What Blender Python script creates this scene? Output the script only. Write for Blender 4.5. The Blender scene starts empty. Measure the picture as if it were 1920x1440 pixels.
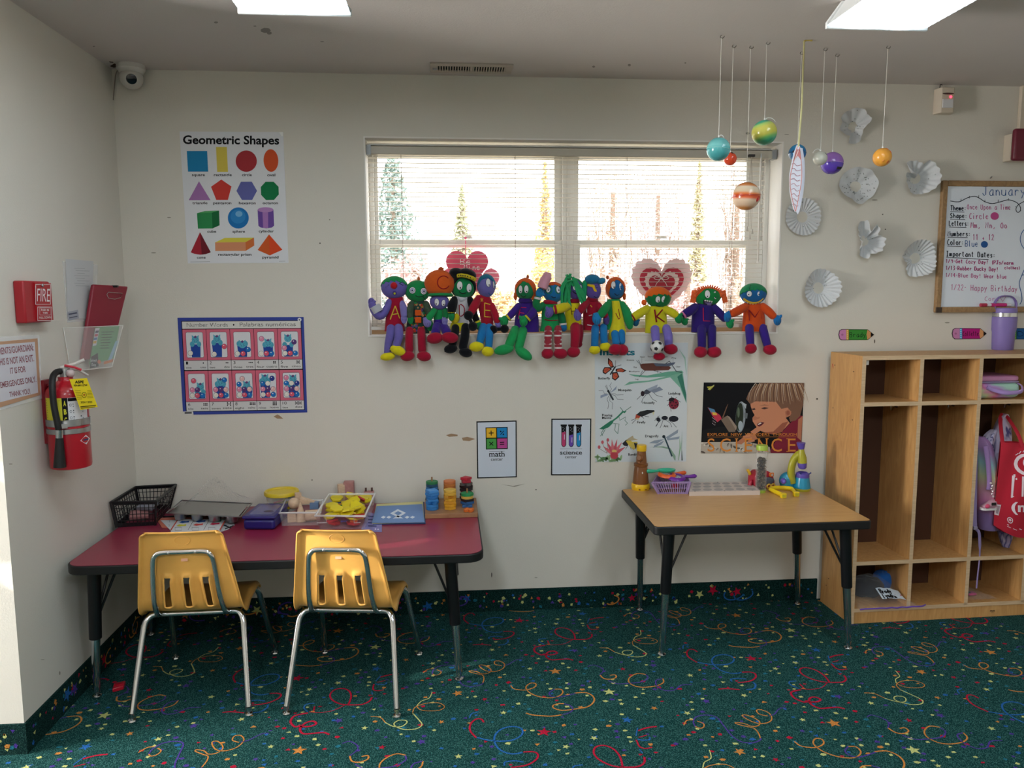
SKY, FILL_E, EXPO, LENS_E, WIN_E, SUN_E = 3.5, 20, 0.82, 12.0, 150, 900
import bpy, bmesh, math, random
from mathutils import Vector as V, Matrix as MX, Euler
from math import sin, cos, pi, radians as rad, hypot, floor, sqrt
R0 = random.Random(7)
SC = bpy.context.scene
COL = SC.collection
# ---------------------------------------------------------------- camera model (solved from the photograph's vanishing points)
FPX = 1451.25
_p, _y, _r = 0.114908, 0.0827165, -0.0037348
CAM = V((0, -3.53, 1.493))
FW = V((sin(_y)*cos(_p), cos(_y)*cos(_p), -sin(_p)))
_rt = V((cos(_y), -sin(_y), 0)); _up = _rt.cross(FW)
RT = _rt*cos(_r) + _up*sin(_r); UP = _up*cos(_r) - _rt*sin(_r)
def ray(x, y): return FW + RT*((x-960)/FPX) - UP*((y-720)/FPX)
def wy(x, y, Y=0.0):            # where a sight line meets the plane Y (back wall = 0)
    d = ray(x, y); return CAM + d*((Y-CAM.y)/d.y)
def wx(x, y, X=-1.4):           # ... the plane X (left wall = -1.4)
    d = ray(x, y); return CAM + d*((X-CAM.x)/d.x)
def wz(x, y, Z=0.0):            # ... the plane Z (floor = 0)
    d = ray(x, y); return CAM + d*((Z-CAM.z)/d.z)
HC, XL = 2.447, -1.4
# ---------------------------------------------------------------- materials
def lin(h):
    h = h.lstrip('#'); c = [int(h[i:i+2], 16)/255 for i in (0, 2, 4)]
    return tuple(x/12.92 if x <= .04045 else ((x+.055)/1.055)**2.4 for x in c) + (1,)
_M = {}
def M(hexc, rough=.55, metal=0, bump=0, bs=400, var=0, vs=8, spec=.5, trans=0, alpha=1, emit=0, sheen=0, coat=0):
    key = (hexc, rough, metal, bump, bs, var, vs, spec, trans, alpha, emit, sheen, coat)
    if key in _M: return _M[key]
    m = bpy.data.materials.new('mat_' + hexc.lstrip('#')); m.use_nodes = True
    nt = m.node_tree; b = nt.nodes['Principled BSDF']; I = b.inputs; col = lin(hexc)
    I['Base Color'].default_value = col; I['Roughness'].default_value = rough; I['Metallic'].default_value = metal
    I['Specular IOR Level'].default_value = spec; I['Transmission Weight'].default_value = trans; I['Alpha'].default_value = alpha
    if trans: I['IOR'].default_value = 1.15
    if sheen: I['Sheen Weight'].default_value = sheen; I['Sheen Roughness'].default_value = .5
    if coat: I['Coat Weight'].default_value = coat; I['Coat Roughness'].default_value = .08
    if emit: I['Emission Color'].default_value = col; I['Emission Strength'].default_value = emit
    if bump or var:
        tc = nt.nodes.new('ShaderNodeTexCoord')
        if var:
            n = nt.nodes.new('ShaderNodeTexNoise'); n.inputs['Scale'].default_value = vs; n.inputs['Detail'].default_value = 4
            nt.links.new(tc.outputs['Object'], n.inputs['Vector'])
            mx = nt.nodes.new('ShaderNodeMix'); mx.data_type = 'RGBA'
            mx.inputs[6].default_value = tuple(c*(1-var) for c in col[:3]) + (1,); mx.inputs[7].default_value = tuple(min(1, c*(1+var)) for c in col[:3]) + (1,)
            nt.links.new(n.outputs['Fac'], mx.inputs[0]); nt.links.new(mx.outputs[2], I['Base Color'])
        if bump:
            n = nt.nodes.new('ShaderNodeTexNoise'); n.inputs['Scale'].default_value = bs; n.inputs['Detail'].default_value = 3
            nt.links.new(tc.outputs['Object'], n.inputs['Vector'])
            bp = nt.nodes.new('ShaderNodeBump'); bp.inputs['Strength'].default_value = bump; bp.inputs['Distance'].default_value = .002
            nt.links.new(n.outputs['Fac'], bp.inputs['Height']); nt.links.new(bp.outputs[0], I['Normal'])
    _M[key] = m; return m
def cloth(h): return M(h, .92, bump=.5, bs=900, var=.12, vs=60, spec=.15, sheen=.15)
def plas(h, rough=.32): return M(h, rough, spec=.5)
def pap(h): return M(h, .75, spec=.25)
def glossy(h): return M(h, .25, spec=.5)
def wood(name, c1, c2, scale=(1, 1, 1), rough=.4, bands=6, dist=3.0):
    if name in _M: return _M[name]
    m = bpy.data.materials.new(name); m.use_nodes = True; nt = m.node_tree; b = nt.nodes['Principled BSDF']
    tc = nt.nodes.new('ShaderNodeTexCoord'); mp = nt.nodes.new('ShaderNodeMapping'); mp.inputs['Scale'].default_value = scale
    n = nt.nodes.new('ShaderNodeTexNoise'); n.inputs['Scale'].default_value = bands; n.inputs['Detail'].default_value = 8; n.inputs['Distortion'].default_value = dist
    r = nt.nodes.new('ShaderNodeValToRGB'); r.color_ramp.elements[0].position = .3; r.color_ramp.elements[1].position = .72
    r.color_ramp.elements[0].color = lin(c1); r.color_ramp.elements[1].color = lin(c2)
    nt.links.new(tc.outputs['Object'], mp.inputs[0]); nt.links.new(mp.outputs[0], n.inputs['Vector']); nt.links.new(n.outputs['Fac'], r.inputs[0])
    nt.links.new(r.outputs[0], b.inputs['Base Color']); b.inputs['Roughness'].default_value = rough
    _M[name] = m; return m
def clear(h='#ffffff', a=.16, rough=.08):     # thin clear plastic: mostly see-through, with a gloss
    key = ('clear', h, a, rough)
    if key in _M: return _M[key]
    m = bpy.data.materials.new('clear_plastic'); m.use_nodes = True; nt = m.node_tree
    for n in list(nt.nodes): nt.nodes.remove(n)
    o = nt.nodes.new('ShaderNodeOutputMaterial'); t = nt.nodes.new('ShaderNodeBsdfTransparent'); p = nt.nodes.new('ShaderNodeBsdfPrincipled')
    p.inputs['Base Color'].default_value = lin(h); p.inputs['Roughness'].default_value = rough
    x = nt.nodes.new('ShaderNodeMixShader'); lw = nt.nodes.new('ShaderNodeLayerWeight'); lw.inputs[0].default_value = .35
    ad = nt.nodes.new('ShaderNodeMath'); ad.operation = 'MULTIPLY_ADD'; ad.inputs[1].default_value = .22; ad.inputs[2].default_value = a; ad.use_clamp = True
    nt.links.new(lw.outputs['Facing'], ad.inputs[0]); nt.links.new(ad.outputs[0], x.inputs[0])
    nt.links.new(t.outputs[0], x.inputs[1]); nt.links.new(p.outputs[0], x.inputs[2]); nt.links.new(x.outputs[0], o.inputs[0])
    _M[key] = m; return m
CHROME = M('#d4d6d8', .16, 1); STEEL = M('#b4b6b8', .32, 1); BLACK = M('#0c0d10', .35); BLACKM = M('#0b0c0e', .5)
INK = M('#101014', .7, spec=.2)
# ---------------------------------------------------------------- mesh builder
def cat(pts, k=4, closed=False):        # Catmull-Rom smoothing
    P = [V(p) for p in pts]; n = len(P)
    if n < 3: return P
    out = []
    for i in range(n if closed else n-1):
        if closed: a, b, c, d = P[(i-1) % n], P[i], P[(i+1) % n], P[(i+2) % n]
        else: a, b, c, d = P[max(0, i-1)], P[i], P[i+1], P[min(n-1, i+2)]
        for j in range(k):
            t = j/k; out.append(.5*((2*b) + (c-a)*t + (2*a-5*b+4*c-d)*t*t + (3*b-a-3*c+d)*t**3))
    if not closed: out.append(P[-1])
    return out
class MB:
    def __init__(s): s.v = []; s.f = []; s.mi = []; s.mats = []; s.flat = []
    def _m(s, m):
        if m not in s.mats: s.mats.append(m)
        return s.mats.index(m)
    def add(s, vs, fs, m, flat=False):
        o = len(s.v); s.v += [V(p) for p in vs]; k = s._m(m)
        for f in fs: s.f.append(tuple(i+o for i in f)); s.mi.append(k); s.flat.append(flat)
        return s
    def box(s, c, d, m, R=None):
        c = V(c); h = V(d)/2; vs = []
        for x in (-1, 1):
            for y in (-1, 1):
                for z in (-1, 1):
                    p = V((x*h.x, y*h.y, z*h.z)); vs.append(c + (R @ p if R else p))
        return s.add(vs, [(0, 1, 3, 2), (4, 6, 7, 5), (0, 4, 5, 1), (2, 3, 7, 6), (0, 2, 6, 4), (1, 5, 7, 3)], m, True)
    def bx(s, a, b, m):
        a, b = V(a), V(b); return s.box((a+b)/2, [abs(x) for x in (b-a)], m)
    def tube(s, pts, r, m, n=8, closed=False, caps=True, flatz=None):
        P = [V(p) for p in pts]; N = len(P); rr = r if isinstance(r, (list, tuple)) else [r]*N
        T = []
        for i in range(N):
            a = P[(i-1) % N] if (closed or i > 0) else P[i]; b = P[(i+1) % N] if (closed or i < N-1) else P[i]
            t = (b-a); T.append(t.normalized() if t.length > 1e-9 else V((0, 0, 1)))
        u = T[0].orthogonal().normalized(); vs = []
        if flatz: u = (V(flatz) - T[0]*T[0].dot(V(flatz))).normalized()
        for i in range(N):
            u = (u - T[i]*u.dot(T[i])); u = u.normalized() if u.length > 1e-6 else T[i].orthogonal().normalized()
            w = T[i].cross(u); q = rr[i]; qa, qb = q if isinstance(q, (tuple, list)) else (q, q)
            for j in range(n):
                a = 2*pi*j/n; vs.append(P[i] + u*(cos(a)*qa) + w*(sin(a)*qb))
        fs = []
        for i in range(N if closed else N-1):
            for j in range(n):
                a = i*n+j; b = i*n+(j+1) % n; c = ((i+1) % N)*n
                fs.append((a, b, c+(j+1) % n, c+j))
        if caps and not closed: fs += [tuple(range(n))[::-1], tuple((N-1)*n+j for j in range(n))]
        return s.add(vs, fs, m)
    def cyl(s, a, b, r, m, r2=None, n=20): return s.tube([a, b], [r, r if r2 is None else r2], m, n)
    def lathe(s, prof, c, m, n=24, R=None, sx=1, sy=1):
        c = V(c); vs = []; L = len(prof)
        for r, z in prof:
            for j in range(n):
                a = 2*pi*j/n; p = V((r*cos(a)*sx, r*sin(a)*sy, z)); vs.append(c + (R @ p if R else p))
        fs = [(i*n+j, i*n+(j+1) % n, (i+1)*n+(j+1) % n, (i+1)*n+j) for i in range(L-1) for j in range(n)]
        if prof[0][0] > 1e-5: fs.append(tuple(range(n))[::-1])
        if prof[-1][0] > 1e-5: fs.append(tuple((L-1)*n+j for j in range(n)))
        return s.add(vs, fs, m)
    def ell(s, c, r, m, R=None, n=18, k=12):
        if not isinstance(r, (tuple, list)): r = (r, r, r)
        c = V(c); vs = []
        for i in range(k+1):
            t = pi*i/k
            for j in range(n):
                a = 2*pi*j/n; p = V((r[0]*sin(t)*cos(a), r[1]*sin(t)*sin(a), -r[2]*cos(t))); vs.append(c + (R @ p if R else p))
        return s.add(vs, [(i*n+j, i*n+(j+1) % n, (i+1)*n+(j+1) % n, (i+1)*n+j) for i in range(k) for j in range(n)], m)
    def loft(s, rows, m, n=18, caps=True):      # rows of (centre, half-width vector, half-depth vector)
        vs = []
        for c, a, b in rows:
            for j in range(n):
                t = 2*pi*j/n; vs.append(V(c) + V(a)*cos(t) + V(b)*sin(t))
        L = len(rows); fs = [(i*n+j, i*n+(j+1) % n, (i+1)*n+(j+1) % n, (i+1)*n+j) for i in range(L-1) for j in range(n)]
        if caps: fs += [tuple(range(n))[::-1], tuple((L-1)*n+j for j in range(n))]
        return s.add(vs, fs, m)
    def grid(s, fn, nu, nv, m, flat=False):
        vs = [fn(i/nu, j/nv) for i in range(nu+1) for j in range(nv+1)]
        return s.add(vs, [(i*(nv+1)+j, (i+1)*(nv+1)+j, (i+1)*(nv+1)+j+1, i*(nv+1)+j+1) for i in range(nu) for j in range(nv)], m, flat)
    def poly(s, pts, m): return s.add(pts, [tuple(range(len(pts)))], m, True)
    def prism(s, pts, off, m):
        n = len(pts); off = V(off); P = [V(p) for p in pts]
        return s.add(P + [p+off for p in P], [tuple(range(n))[::-1], tuple(range(n, 2*n))] + [(i, (i+1) % n, n+(i+1) % n, n+i) for i in range(n)], m, True)
    def build(s, name, parent=None, inv=None, bevel=0, seg=2, ang=38, recalc=True):
        me = bpy.data.meshes.new(name)
        vs = [inv @ p for p in s.v] if inv else s.v
        me.from_pydata([tuple(p) for p in vs], [], s.f)
        for m in s.mats: me.materials.append(m)
        me.polygons.foreach_set('material_index', s.mi)
        me.validate()
        if recalc:
            bm = bmesh.new(); bm.from_mesh(me); bmesh.ops.recalc_face_normals(bm, faces=bm.faces); bm.to_mesh(me); bm.free()
        me.shade_smooth(); me.set_sharp_from_angle(angle=rad(ang))
        o = bpy.data.objects.new(name, me); COL.objects.link(o)
        if parent: o.parent = parent
        if bevel:
            b = o.modifiers.new('bevel', 'BEVEL'); b.width = bevel; b.segments = seg; b.limit_method = 'ANGLE'; b.angle_limit = rad(40)
        return o
def tag(o, label, cat_, group=None):
    o['label'] = label; o['category'] = cat_
    if group: o['group'] = group
    return o
INV = {}
def thing(name, label, cat_, loc=(0, 0, 0), rotz=0, group=None):
    o = bpy.data.objects.new(name, None); COL.objects.link(o); o.empty_display_size = .05
    o.location = loc; o.rotation_euler = (0, 0, rotz)
    INV[o] = (MX.Translation(V(loc)) @ MX.Rotation(rotz, 4, 'Z')).inverted()
    return tag(o, label, cat_, group)
def part(name, mb, t, world=True, label=None, **kw):       # a part of thing t (or a sub-part of one of its parts)
    root = t
    while root.parent: root = root.parent
    o = mb.build(name, t, INV[root] if world and root in INV else None, **kw)
    if label: o['label'] = label
    return o
def solo(name, mb, label, cat_, loc=None, group=None, **kw):   # a thing that is one mesh
    if loc is None:
        xs = [p.x for p in mb.v]; ys = [p.y for p in mb.v]; zs = [p.z for p in mb.v]
        loc = V(((min(xs)+max(xs))/2, (min(ys)+max(ys))/2, min(zs)))
    o = mb.build(name, None, MX.Translation(-V(loc)), **kw); o.location = loc
    INV[o] = MX.Translation(-V(loc))
    return tag(o, label, cat_, group)
def struct(name, mb, **kw):
    o = mb.build(name, **kw); o['kind'] = 'structure'; return o
def dup(root, loc, rotz, label=None, group=None):
    def cp(o, par):
        c = o.copy(); COL.objects.link(c); c.parent = par
        for ch in [x for x in bpy.data.objects if x.parent == o]: cp(ch, c)
        return c
    r = cp(root, None); r.location = loc; r.rotation_euler = (0, 0, rotz)
    if label: r['label'] = label
    if group: r['group'] = group
    return r
# ---------------------------------------------------------------- lettering
_T = {}
def tmesh(txt, bold):
    if (txt, bold) in _T: return _T[(txt, bold)]
    cu = bpy.data.curves.new('t', 'FONT'); cu.body = txt; cu.resolution_u = 3; cu.offset = bold; cu.fill_mode = 'FRONT'
    o = bpy.data.objects.new('t', cu); me = o.to_mesh()
    vs = [(v.co.x, v.co.y) for v in me.vertices]; fs = [tuple(p.vertices) for p in me.polygons]
    o.to_mesh_clear(); bpy.data.objects.remove(o); bpy.data.curves.remove(cu)
    _T[(txt, bold)] = (vs, fs); return vs, fs
GL = {  # single-stroke handwriting on a 0..6 x 0..8 grid (baseline 0, x-height 5, cap 8, descender -3)
 'a': '55 35 13 11 20 40 53|55 51 60', 'b': '18 10|13 35 53 51 30 10', 'c': '54 35 15 02 20 40 51', 'd': '58 50|53 35 13 01 20 40 52', 'e': '03 53 45 25 03 11 30 51',
 'f': '57 38 26 20|05 45', 'g': '55 35 13 01 20 40 53|55 5a 3b 1a', 'h': '18 10|13 35 53 50', 'i': '25 20|27 28', 'k': '18 10|55 13 50', 'l': '28 20', 'm': '05 00|03 15 23 20|23 35 43 45 50',
 'n': '15 10|13 35 53 50', 'o': '25 03 11 30 51 53 35 25', 'p': '15 1b|14 35 53 51 30 11', 'q': '55 5b', 'r': '15 10|13 35 54', 's': '54 35 14 23 42 51 30 10', 't': '28 21 40|06 46', 'u': '05 01 20 40 53|55 50',
 'v': '05 20 45', 'w': '05 10 23 40 55', 'x': '05 50|55 00', 'y': '05 22|55 1b', 'z': '05 55 00 50',
 'A': '00 38 60|13 53', 'B': '08 00 40 52 53 34 04|08 38 57 55 34', 'C': '57 38 16 03 11 30 51', 'D': '08 00 30 52 55 38 08', 'E': '58 08 00 50|04 44', 'F': '58 08 00|04 44', 'G': '57 38 16 03 11 30 51 54 34', 'H': '08 00|58 50|04 54', 'I': '08 48|28 20|00 40',
 'J': '18 68|48 41 20 02', 'K': '08 00|58 04 50', 'L': '08 00 50', 'M': '00 18 33 58 60', 'N': '00 08 50 58', 'O': '38 16 03 11 30 51 55 38', 'P': '00 08 38 56 44 04', 'R': '00 08 38 56 44 04|24 50', 'S': '57 38 17 15 34 43 51 30 10 01', 'T': '08 68|38 30', 'U': '08 01 20 40 51 58', 'W': '08 10 34 50 68', 'Y': '08 34|68 30', 'Z': '08 68 00 60',
 '0': '38 16 03 11 30 51 55 38', '1': '26 38 30', '2': '16 38 57 55 10 60', '3': '18 58 34 53 51 30 10', '4': '48 03 53|48 40', '9': '55 35 26 37 57 50', '/': '00 58', '-': '14 44', '+': '12 52|30 34', '!': '38 33|31 30', ':': '21 22|24 25', ',': '31 1a', '(': '58 36 32 5a', ')': '18 36 32 1a', '&': '50 07 38 35 02 20 52', '.': '20 21', "'": '28 27', ' ': ''}
def strokes(ch):
    out = []
    for s in GL.get(ch, '').split('|'):
        if s: out.append([(int(q[0]), -(ord(q[1])-96)*1.2 if q[1].isalpha() else int(q[1])) for q in s.split()])
    return out
class Art:          # flat graphics on a surface: fn(u, v, k) -> point, k = layer
    def __init__(s, mb, fn, flipn=None): s.mb = mb; s.fn = fn
    def poly(s, pts, col, k=1): s.mb.poly([s.fn(x, y, k) for x, y in pts], col if not isinstance(col, str) else pap(col)); return s
    def rect(s, x0, y0, x1, y1, col, k=1): return s.poly([(x0, y0), (x1, y0), (x1, y1), (x0, y1)], col, k)
    def ell(s, x, y, rx, ry, col, k=1, n=20, a0=0): return s.poly([(x+rx*cos(2*pi*i/n)*cos(a0)-ry*sin(2*pi*i/n)*sin(a0), y+rx*cos(2*pi*i/n)*sin(a0)+ry*sin(2*pi*i/n)*cos(a0)) for i in range(n)], col, k)
    def line(s, pts, w, col, k=2, smooth=0, taper=False, closed=False):
        P = [V((p[0], p[1], 0)) for p in pts]
        if smooth: P = cat(P, smooth, closed)
        if closed: P = P + [P[0]]
        n = len(P); vs = []
        for i in range(n):
            t = (P[min(n-1, i+1)] - P[max(0, i-1)]); t = t.normalized() if t.length > 1e-9 else V((1, 0, 0))
            nn = V((-t.y, t.x, 0)); q = w/2*((1-.75*i/(n-1)) if taper else 1)
            vs += [P[i]+nn*q, P[i]-nn*q]
        s.mb.add([s.fn(p.x, p.y, k) for p in vs], [(2*i, 2*i+1, 2*i+3, 2*i+2) for i in range(n-1)], col if not isinstance(col, str) else pap(col), True); return s
    def box(s, x0, y0, x1, y1, w, col, k=2): return s.line([(x0, y0), (x1, y0), (x1, y1), (x0, y1), (x0, y0-w/2)], w, col, k)
    def text(s, t, x, y, w, h, col=INK, k=2, bold=0, ang=0, slant=0, hw=None):      # x,y = left end of the baseline; w = width, h = cap height (v grows downward)
        vs, fs = tmesh(t, bold)
        x0 = min(p[0] for p in vs); x1 = max(p[0] for p in vs); sx = w/max(1e-6, x1-x0); sy = h/.682
        ca, sa = cos(ang), sin(ang); out = []
        for px, py in vs:
            a, b = (px-x0)*sx + py*sy*slant, -py*sy
            out.append(s.fn(x + a*ca - b*sa, y + a*sa + b*ca, k))
        s.mb.add(out, fs, col if not isinstance(col, str) else pap(col), True); return s
    def hand(s, t, x, y, w, h, lw, col, k=2, ang=0):            # handwriting
        adv = w/max(1, len(t)); ca, sa = cos(ang), sin(ang)
        for i, ch in enumerate(t):
            for st in strokes(ch):
                P = []
                for gx, gy in st:
                    a = (i + .1 + gx/6*.78)*adv; b = -gy/8*h; P.append((x + a*ca - b*sa, y + a*sa + b*ca))
                if len(P) == 2 and P[0] == P[1]: continue
                s.line(P, lw, col, k)
        return s
def crop(ox, oy, sc, Y=-.0018, dk=.0002):   # graphics measured on an enlarged view of the photo, laid on the back wall
    return lambda x, y, k: wy(ox+x*sc, oy+y*sc, Y - k*dk)
def cropx(ox, oy, sc, X=XL+.004, dk=.0002):     # ... on the left wall
    return lambda x, y, k: wx(ox+x*sc, oy+y*sc, X + k*dk)
# ================================================================ SETTING
# carpet: dark green loop pile with a woven-in party pattern that repeats on a half-drop lattice of about 0.92 m
def carpet_mat(h, amt=.5, lighter='#5f9c8c'):
    key = ('carpet', h)
    if key in _M: return _M[key]
    m = bpy.data.materials.new('carpet_' + h.lstrip('#')); m.use_nodes = True; nt = m.node_tree; b = nt.nodes['Principled BSDF']
    tc = nt.nodes.new('ShaderNodeTexCoord'); vo = nt.nodes.new('ShaderNodeTexVoronoi'); vo.inputs['Scale'].default_value = 250; vo.inputs['Randomness'].default_value = .55
    rp = nt.nodes.new('ShaderNodeValToRGB'); rp.color_ramp.elements[0].position = .12; rp.color_ramp.elements[1].position = .5
    rp.color_ramp.elements[0].color = (1, 1, 1, 1); rp.color_ramp.elements[1].color = (0, 0, 0, 1)
    mx = nt.nodes.new('ShaderNodeMix'); mx.data_type = 'RGBA'; c = lin(h)
    mx.inputs[6].default_value = tuple(x*.75 for x in c[:3]) + (1,); L = lin(lighter)
    mx.inputs[7].default_value = tuple(c[i]*(1-amt)*1.25 + L[i]*amt for i in range(3)) + (1,)
    nt.links.new(tc.outputs['Object'], vo.inputs['Vector']); nt.links.new(vo.outputs['Distance'], rp.inputs[0]); nt.links.new(rp.outputs[0], mx.inputs[0])
    nt.links.new(mx.outputs[2], b.inputs['Base Color']); b.inputs['Roughness'].default_value = .95; b.inputs['Specular IOR Level'].default_value = .1
    bp = nt.nodes.new('ShaderNodeBump'); bp.inputs['Strength'].default_value = .6; bp.inputs['Distance'].default_value = .002
    nt.links.new(rp.outputs[0], bp.inputs['Height']); nt.links.new(bp.outputs[0], b.inputs['Normal'])
    _M[key] = m; return m
CARP = carpet_mat('#0e3c3b', .5, '#68a8a0')
CC = dict(y=carpet_mat('#c3c97e', .12, '#e6ecb0'), o=carpet_mat('#c98540', .12, '#efb070'), r=carpet_mat('#b01838', .1, '#d23a58'), b=carpet_mat('#1f5fa8', .35, '#5a95d8'), p=carpet_mat('#4a3590', .4, '#7868b8'), t=carpet_mat('#1c6a80', .4, '#4fa0b0'))
STREAM='''y37 841,-277 832,-321 803,-342 787,-373
o37 -130,-838 -115,-862 -79,-872 -45,-869 -29,-847 -51,-819 -95,-818 -126,-833 -140,-851 -143,-882
y45 774,-422 798,-468 810,-500 795,-523 759,-528 725,-510 712,-486 727,-466 753,-469 756,-486 739,-506 711,-503 681,-475
o37 681,-475 660,-439 626,-431
r74 618,-296 611,-325 584,-346 536,-344
r67 536,-344 540,-289 528,-244 500,-221 471,-229 459,-263 472,-302 505,-334 536,-344
r37 528,-341 487,-378 442,-388 402,-380
r82 399,-387 355,-402 348,-441 368,-473 382,-474 419,-477 440,-462 427,-444 405,-450 391,-475 392,-500 409,-522 445,-521 476,-520 496,-534
b52 412,-321 383,-325 378,-350 397,-378
r59 415,-343 417,-374
r74 706,-1045 669,-1050 636,-1065
b45 638,-1047 621,-1095
b59 621,-1115 637,-1122 660,-1121 664,-1107
r45 627,-1105 658,-1094
r59 616,-1118 617,-1157 634,-1170 658,-1165
b45 613,-1172 618,-1195
b52 94,-894 69,-903 59,-931
r67 109,-966 101,-944 82,-942 63,-970 59,-1012 79,-1058
b67 78,-1054 113,-1073 158,-1085 203,-1081 235,-1052 236,-1015 205,-1000 167,-1013 142,-1052 141,-1099 158,-1139 192,-1161 227,-1156
r67 230,-1154 263,-1156 276,-1172 266,-1200 233,-1226 182,-1234
b59 225,-290 199,-280 166,-284 163,-303
b67 241,-315 244,-336 226,-363 195,-367
r67 90,-356 122,-354 169,-366
o52 224,-714 232,-740 256,-752 282,-754 314,-737 322,-712 302,-705 281,-734 290,-775 321,-807 360,-821 391,-814 414,-791 413,-763 388,-759
p52 388,-759 365,-782 367,-807 390,-818 421,-812 464,-796
o59 459,-795 500,-794 523,-821 521,-859 492,-894 446,-906 396,-911 369,-896 365,-878 383,-865 408,-866
p52 408,-866 430,-884 433,-911 413,-932 387,-940
o59 392,-939 353,-946 306,-938 278,-929 263,-917
p45 547,-592 571,-581 599,-608 601,-636 579,-667
o59 581,-664 592,-695 617,-702 641,-689 640,-669 620,-672
p52 604,-712 635,-739 682,-740 730,-734 764,-705 761,-678
o52 763,-678 731,-667 695,-694 682,-729 697,-762 730,-775 779,-769 814,-746 820,-715
p52 -98,-256 -128,-269 -135,-315 -113,-347 -76,-345 -41,-313 2,-312
o45 -115,-585 -96,-557 -72,-555
o45 -61,-564 -44,-581 -50,-602 -65,-609 -78,-596
p52 -78,-596 -75,-566 -55,-537 -18,-528 15,-544 22,-599 27,-658 44,-699 79,-710 110,-699 120,-686
o45 118,-686 124,-655 120,-626 98,-612 71,-594 71,-585 98,-594 118,-614 143,-610 156,-587 146,-562 126,-541 110,-543 117,-565 137,-591 164,-600 192,-590 209,-567 212,-536 194,-512 175,-514 175,-539 200,-554
p45 206,-553 229,-544 250,-521 270,-506 289,-508'''
STARS='y312,-588,11 o410,-619,24 p279,-656,10 p448,-724,10 b526,-710,10 r682,-625,12 p812,-605,16 y17,-1159,13 y591,-797,23 y618,-885,10 o729,-926,13 p15,-436,16 y-79,-509,13 b614,-994,20 r312,-1043,24 y476,-1094,13 y374,-1136,12 p561,-1061,11 p742,-1153,11 y182,-907,12 r119,-808,11 p516,-447,16 y612,-503,12 o-40,-948,11 o19,-756,19 p656,-361,9 y170,-408,13 p96,-500,8'
def star_pts(x, y, r, a, n=5, q=.42): return [(x + (r if i % 2 == 0 else r*q)*sin(a + pi*i/n), y + (r if i % 2 == 0 else r*q)*cos(a + pi*i/n)) for i in range(2*n)]
fl = MB(); fl.poly([(-4.2, -6.2, 0), (4.4, -6.2, 0), (4.4, .02, 0), (-4.2, .02, 0)], CARP)
fa = Art(fl, lambda x, y, k: V((x, y, .0002*k)))
rc = random.Random(11)
_str = []
for ln in STREAM.strip().split('\n'):
    h, *ps = ln.split(' '); _str.append((h[0], int(h[1:])*1e-4, [tuple(int(q)*1e-3 for q in p.split(',')) for p in ps]))
_sta = [(s[0], *[int(q)*1e-3 for q in s[1:].split(',')], rc.uniform(-.5, .5)) for s in STARS.split()]
_con = []
while len(_con) < 250:
    x, y = rc.uniform(0, .9175), rc.uniform(0, .9196)
    if any(hypot(x-c[0], y-c[1]) < .024 for c in _con): continue
    c = rc.choices('yrobptbp', (5, 4.2, 2.2, 2.2, 2.2, 2.6, 2, 2))[0]; n = rc.choice((3, 4, 4, 5)); r = rc.uniform(.0065, .011); a = rc.uniform(0, 6)
    _con.append((x, y, c, [(r*cos(a+2*pi*i/n)*rc.uniform(.7, 1.4), r*sin(a+2*pi*i/n)*rc.uniform(.6, 1)) for i in range(n)]))
for i in range(-5, 6):
    for j in range(-9, 6):
        ox, oy = i*.9175, i*.4598 + j*.9196
        if oy > 1.6 or oy < -6.8 or ox < -4.6 or ox > 4.6: continue
        ok = lambda x, y: -4.1 < x < 4.3 and -6.1 < y < .015
        for x, y, c, q in _con:
            if ok(x+ox, y+oy): fa.poly([(x+ox+u, y+oy+v) for u, v in q], CC[c], 1)
        for c, x, y, r, a in _sta:
            if ok(x+ox, y+oy): fa.poly(star_pts(x+ox, y+oy, r*1.12, a), CC[c], 2)
        for c, w, P in _str:
            if all(ok(x+ox, y+oy-.02) for x, y in P): fa.line([(x+ox, y+oy) for x, y in P], w, CC[c], 3 + (c in 'ry'), smooth=4)
struct('floor', fl, recalc=False)
# carpet-covered base strips
CB = carpet_mat('#0a2b2a', .2)
def base_strip(name, a, b, out, seed):
    mb = MB(); a, b = V(a), V(b); L = (b-a).length; d = (b-a)/L; o = V(out)
    mb.prism([a, b, b + V((0, 0, .104)), a + V((0, 0, .104))], o*.008, CB)
    rr = random.Random(seed); A = Art(mb, lambda u, v, k: a + d*u + V((0, 0, v)) + o*(.008 + .0002*k))
    for _ in range(int(L*70)):
        c = rr.choices('yrobpt', (5, 2, 2, 2, 3, 2))[0]; u, v, r, n = rr.uniform(.02, L-.02), rr.uniform(.01, .09), rr.uniform(.005, .011), rr.choice((3, 4, 5)); t = rr.uniform(0, 6)
        A.poly([(u + r*cos(t+2*pi*i/n)*rr.uniform(.6, 1.2), v + r*sin(t+2*pi*i/n)*rr.uniform(.6, 1.2)) for i in range(n)], CC[c], 1)
    for _ in range(int(L*3.2)):
        A.poly(star_pts(rr.uniform(.05, L-.05), rr.uniform(.035, .07), rr.uniform(.018, .032), rr.uniform(-1, 1)), CC[rr.choice('yoprb')], 2)
    for _ in range(int(L*3)):
        u, v, t, R = rr.uniform(.1, L-.1), rr.uniform(.035, .06), rr.uniform(0, 6), rr.uniform(.022, .038)
        A.line([(u + R*(1+.1*q)*cos(t+q*.5), v + R*.85*sin(t+q*.5)) for q in range(8)], .006, CC[rr.choice('oorpb')], 3, smooth=3)
    return mb
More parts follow.
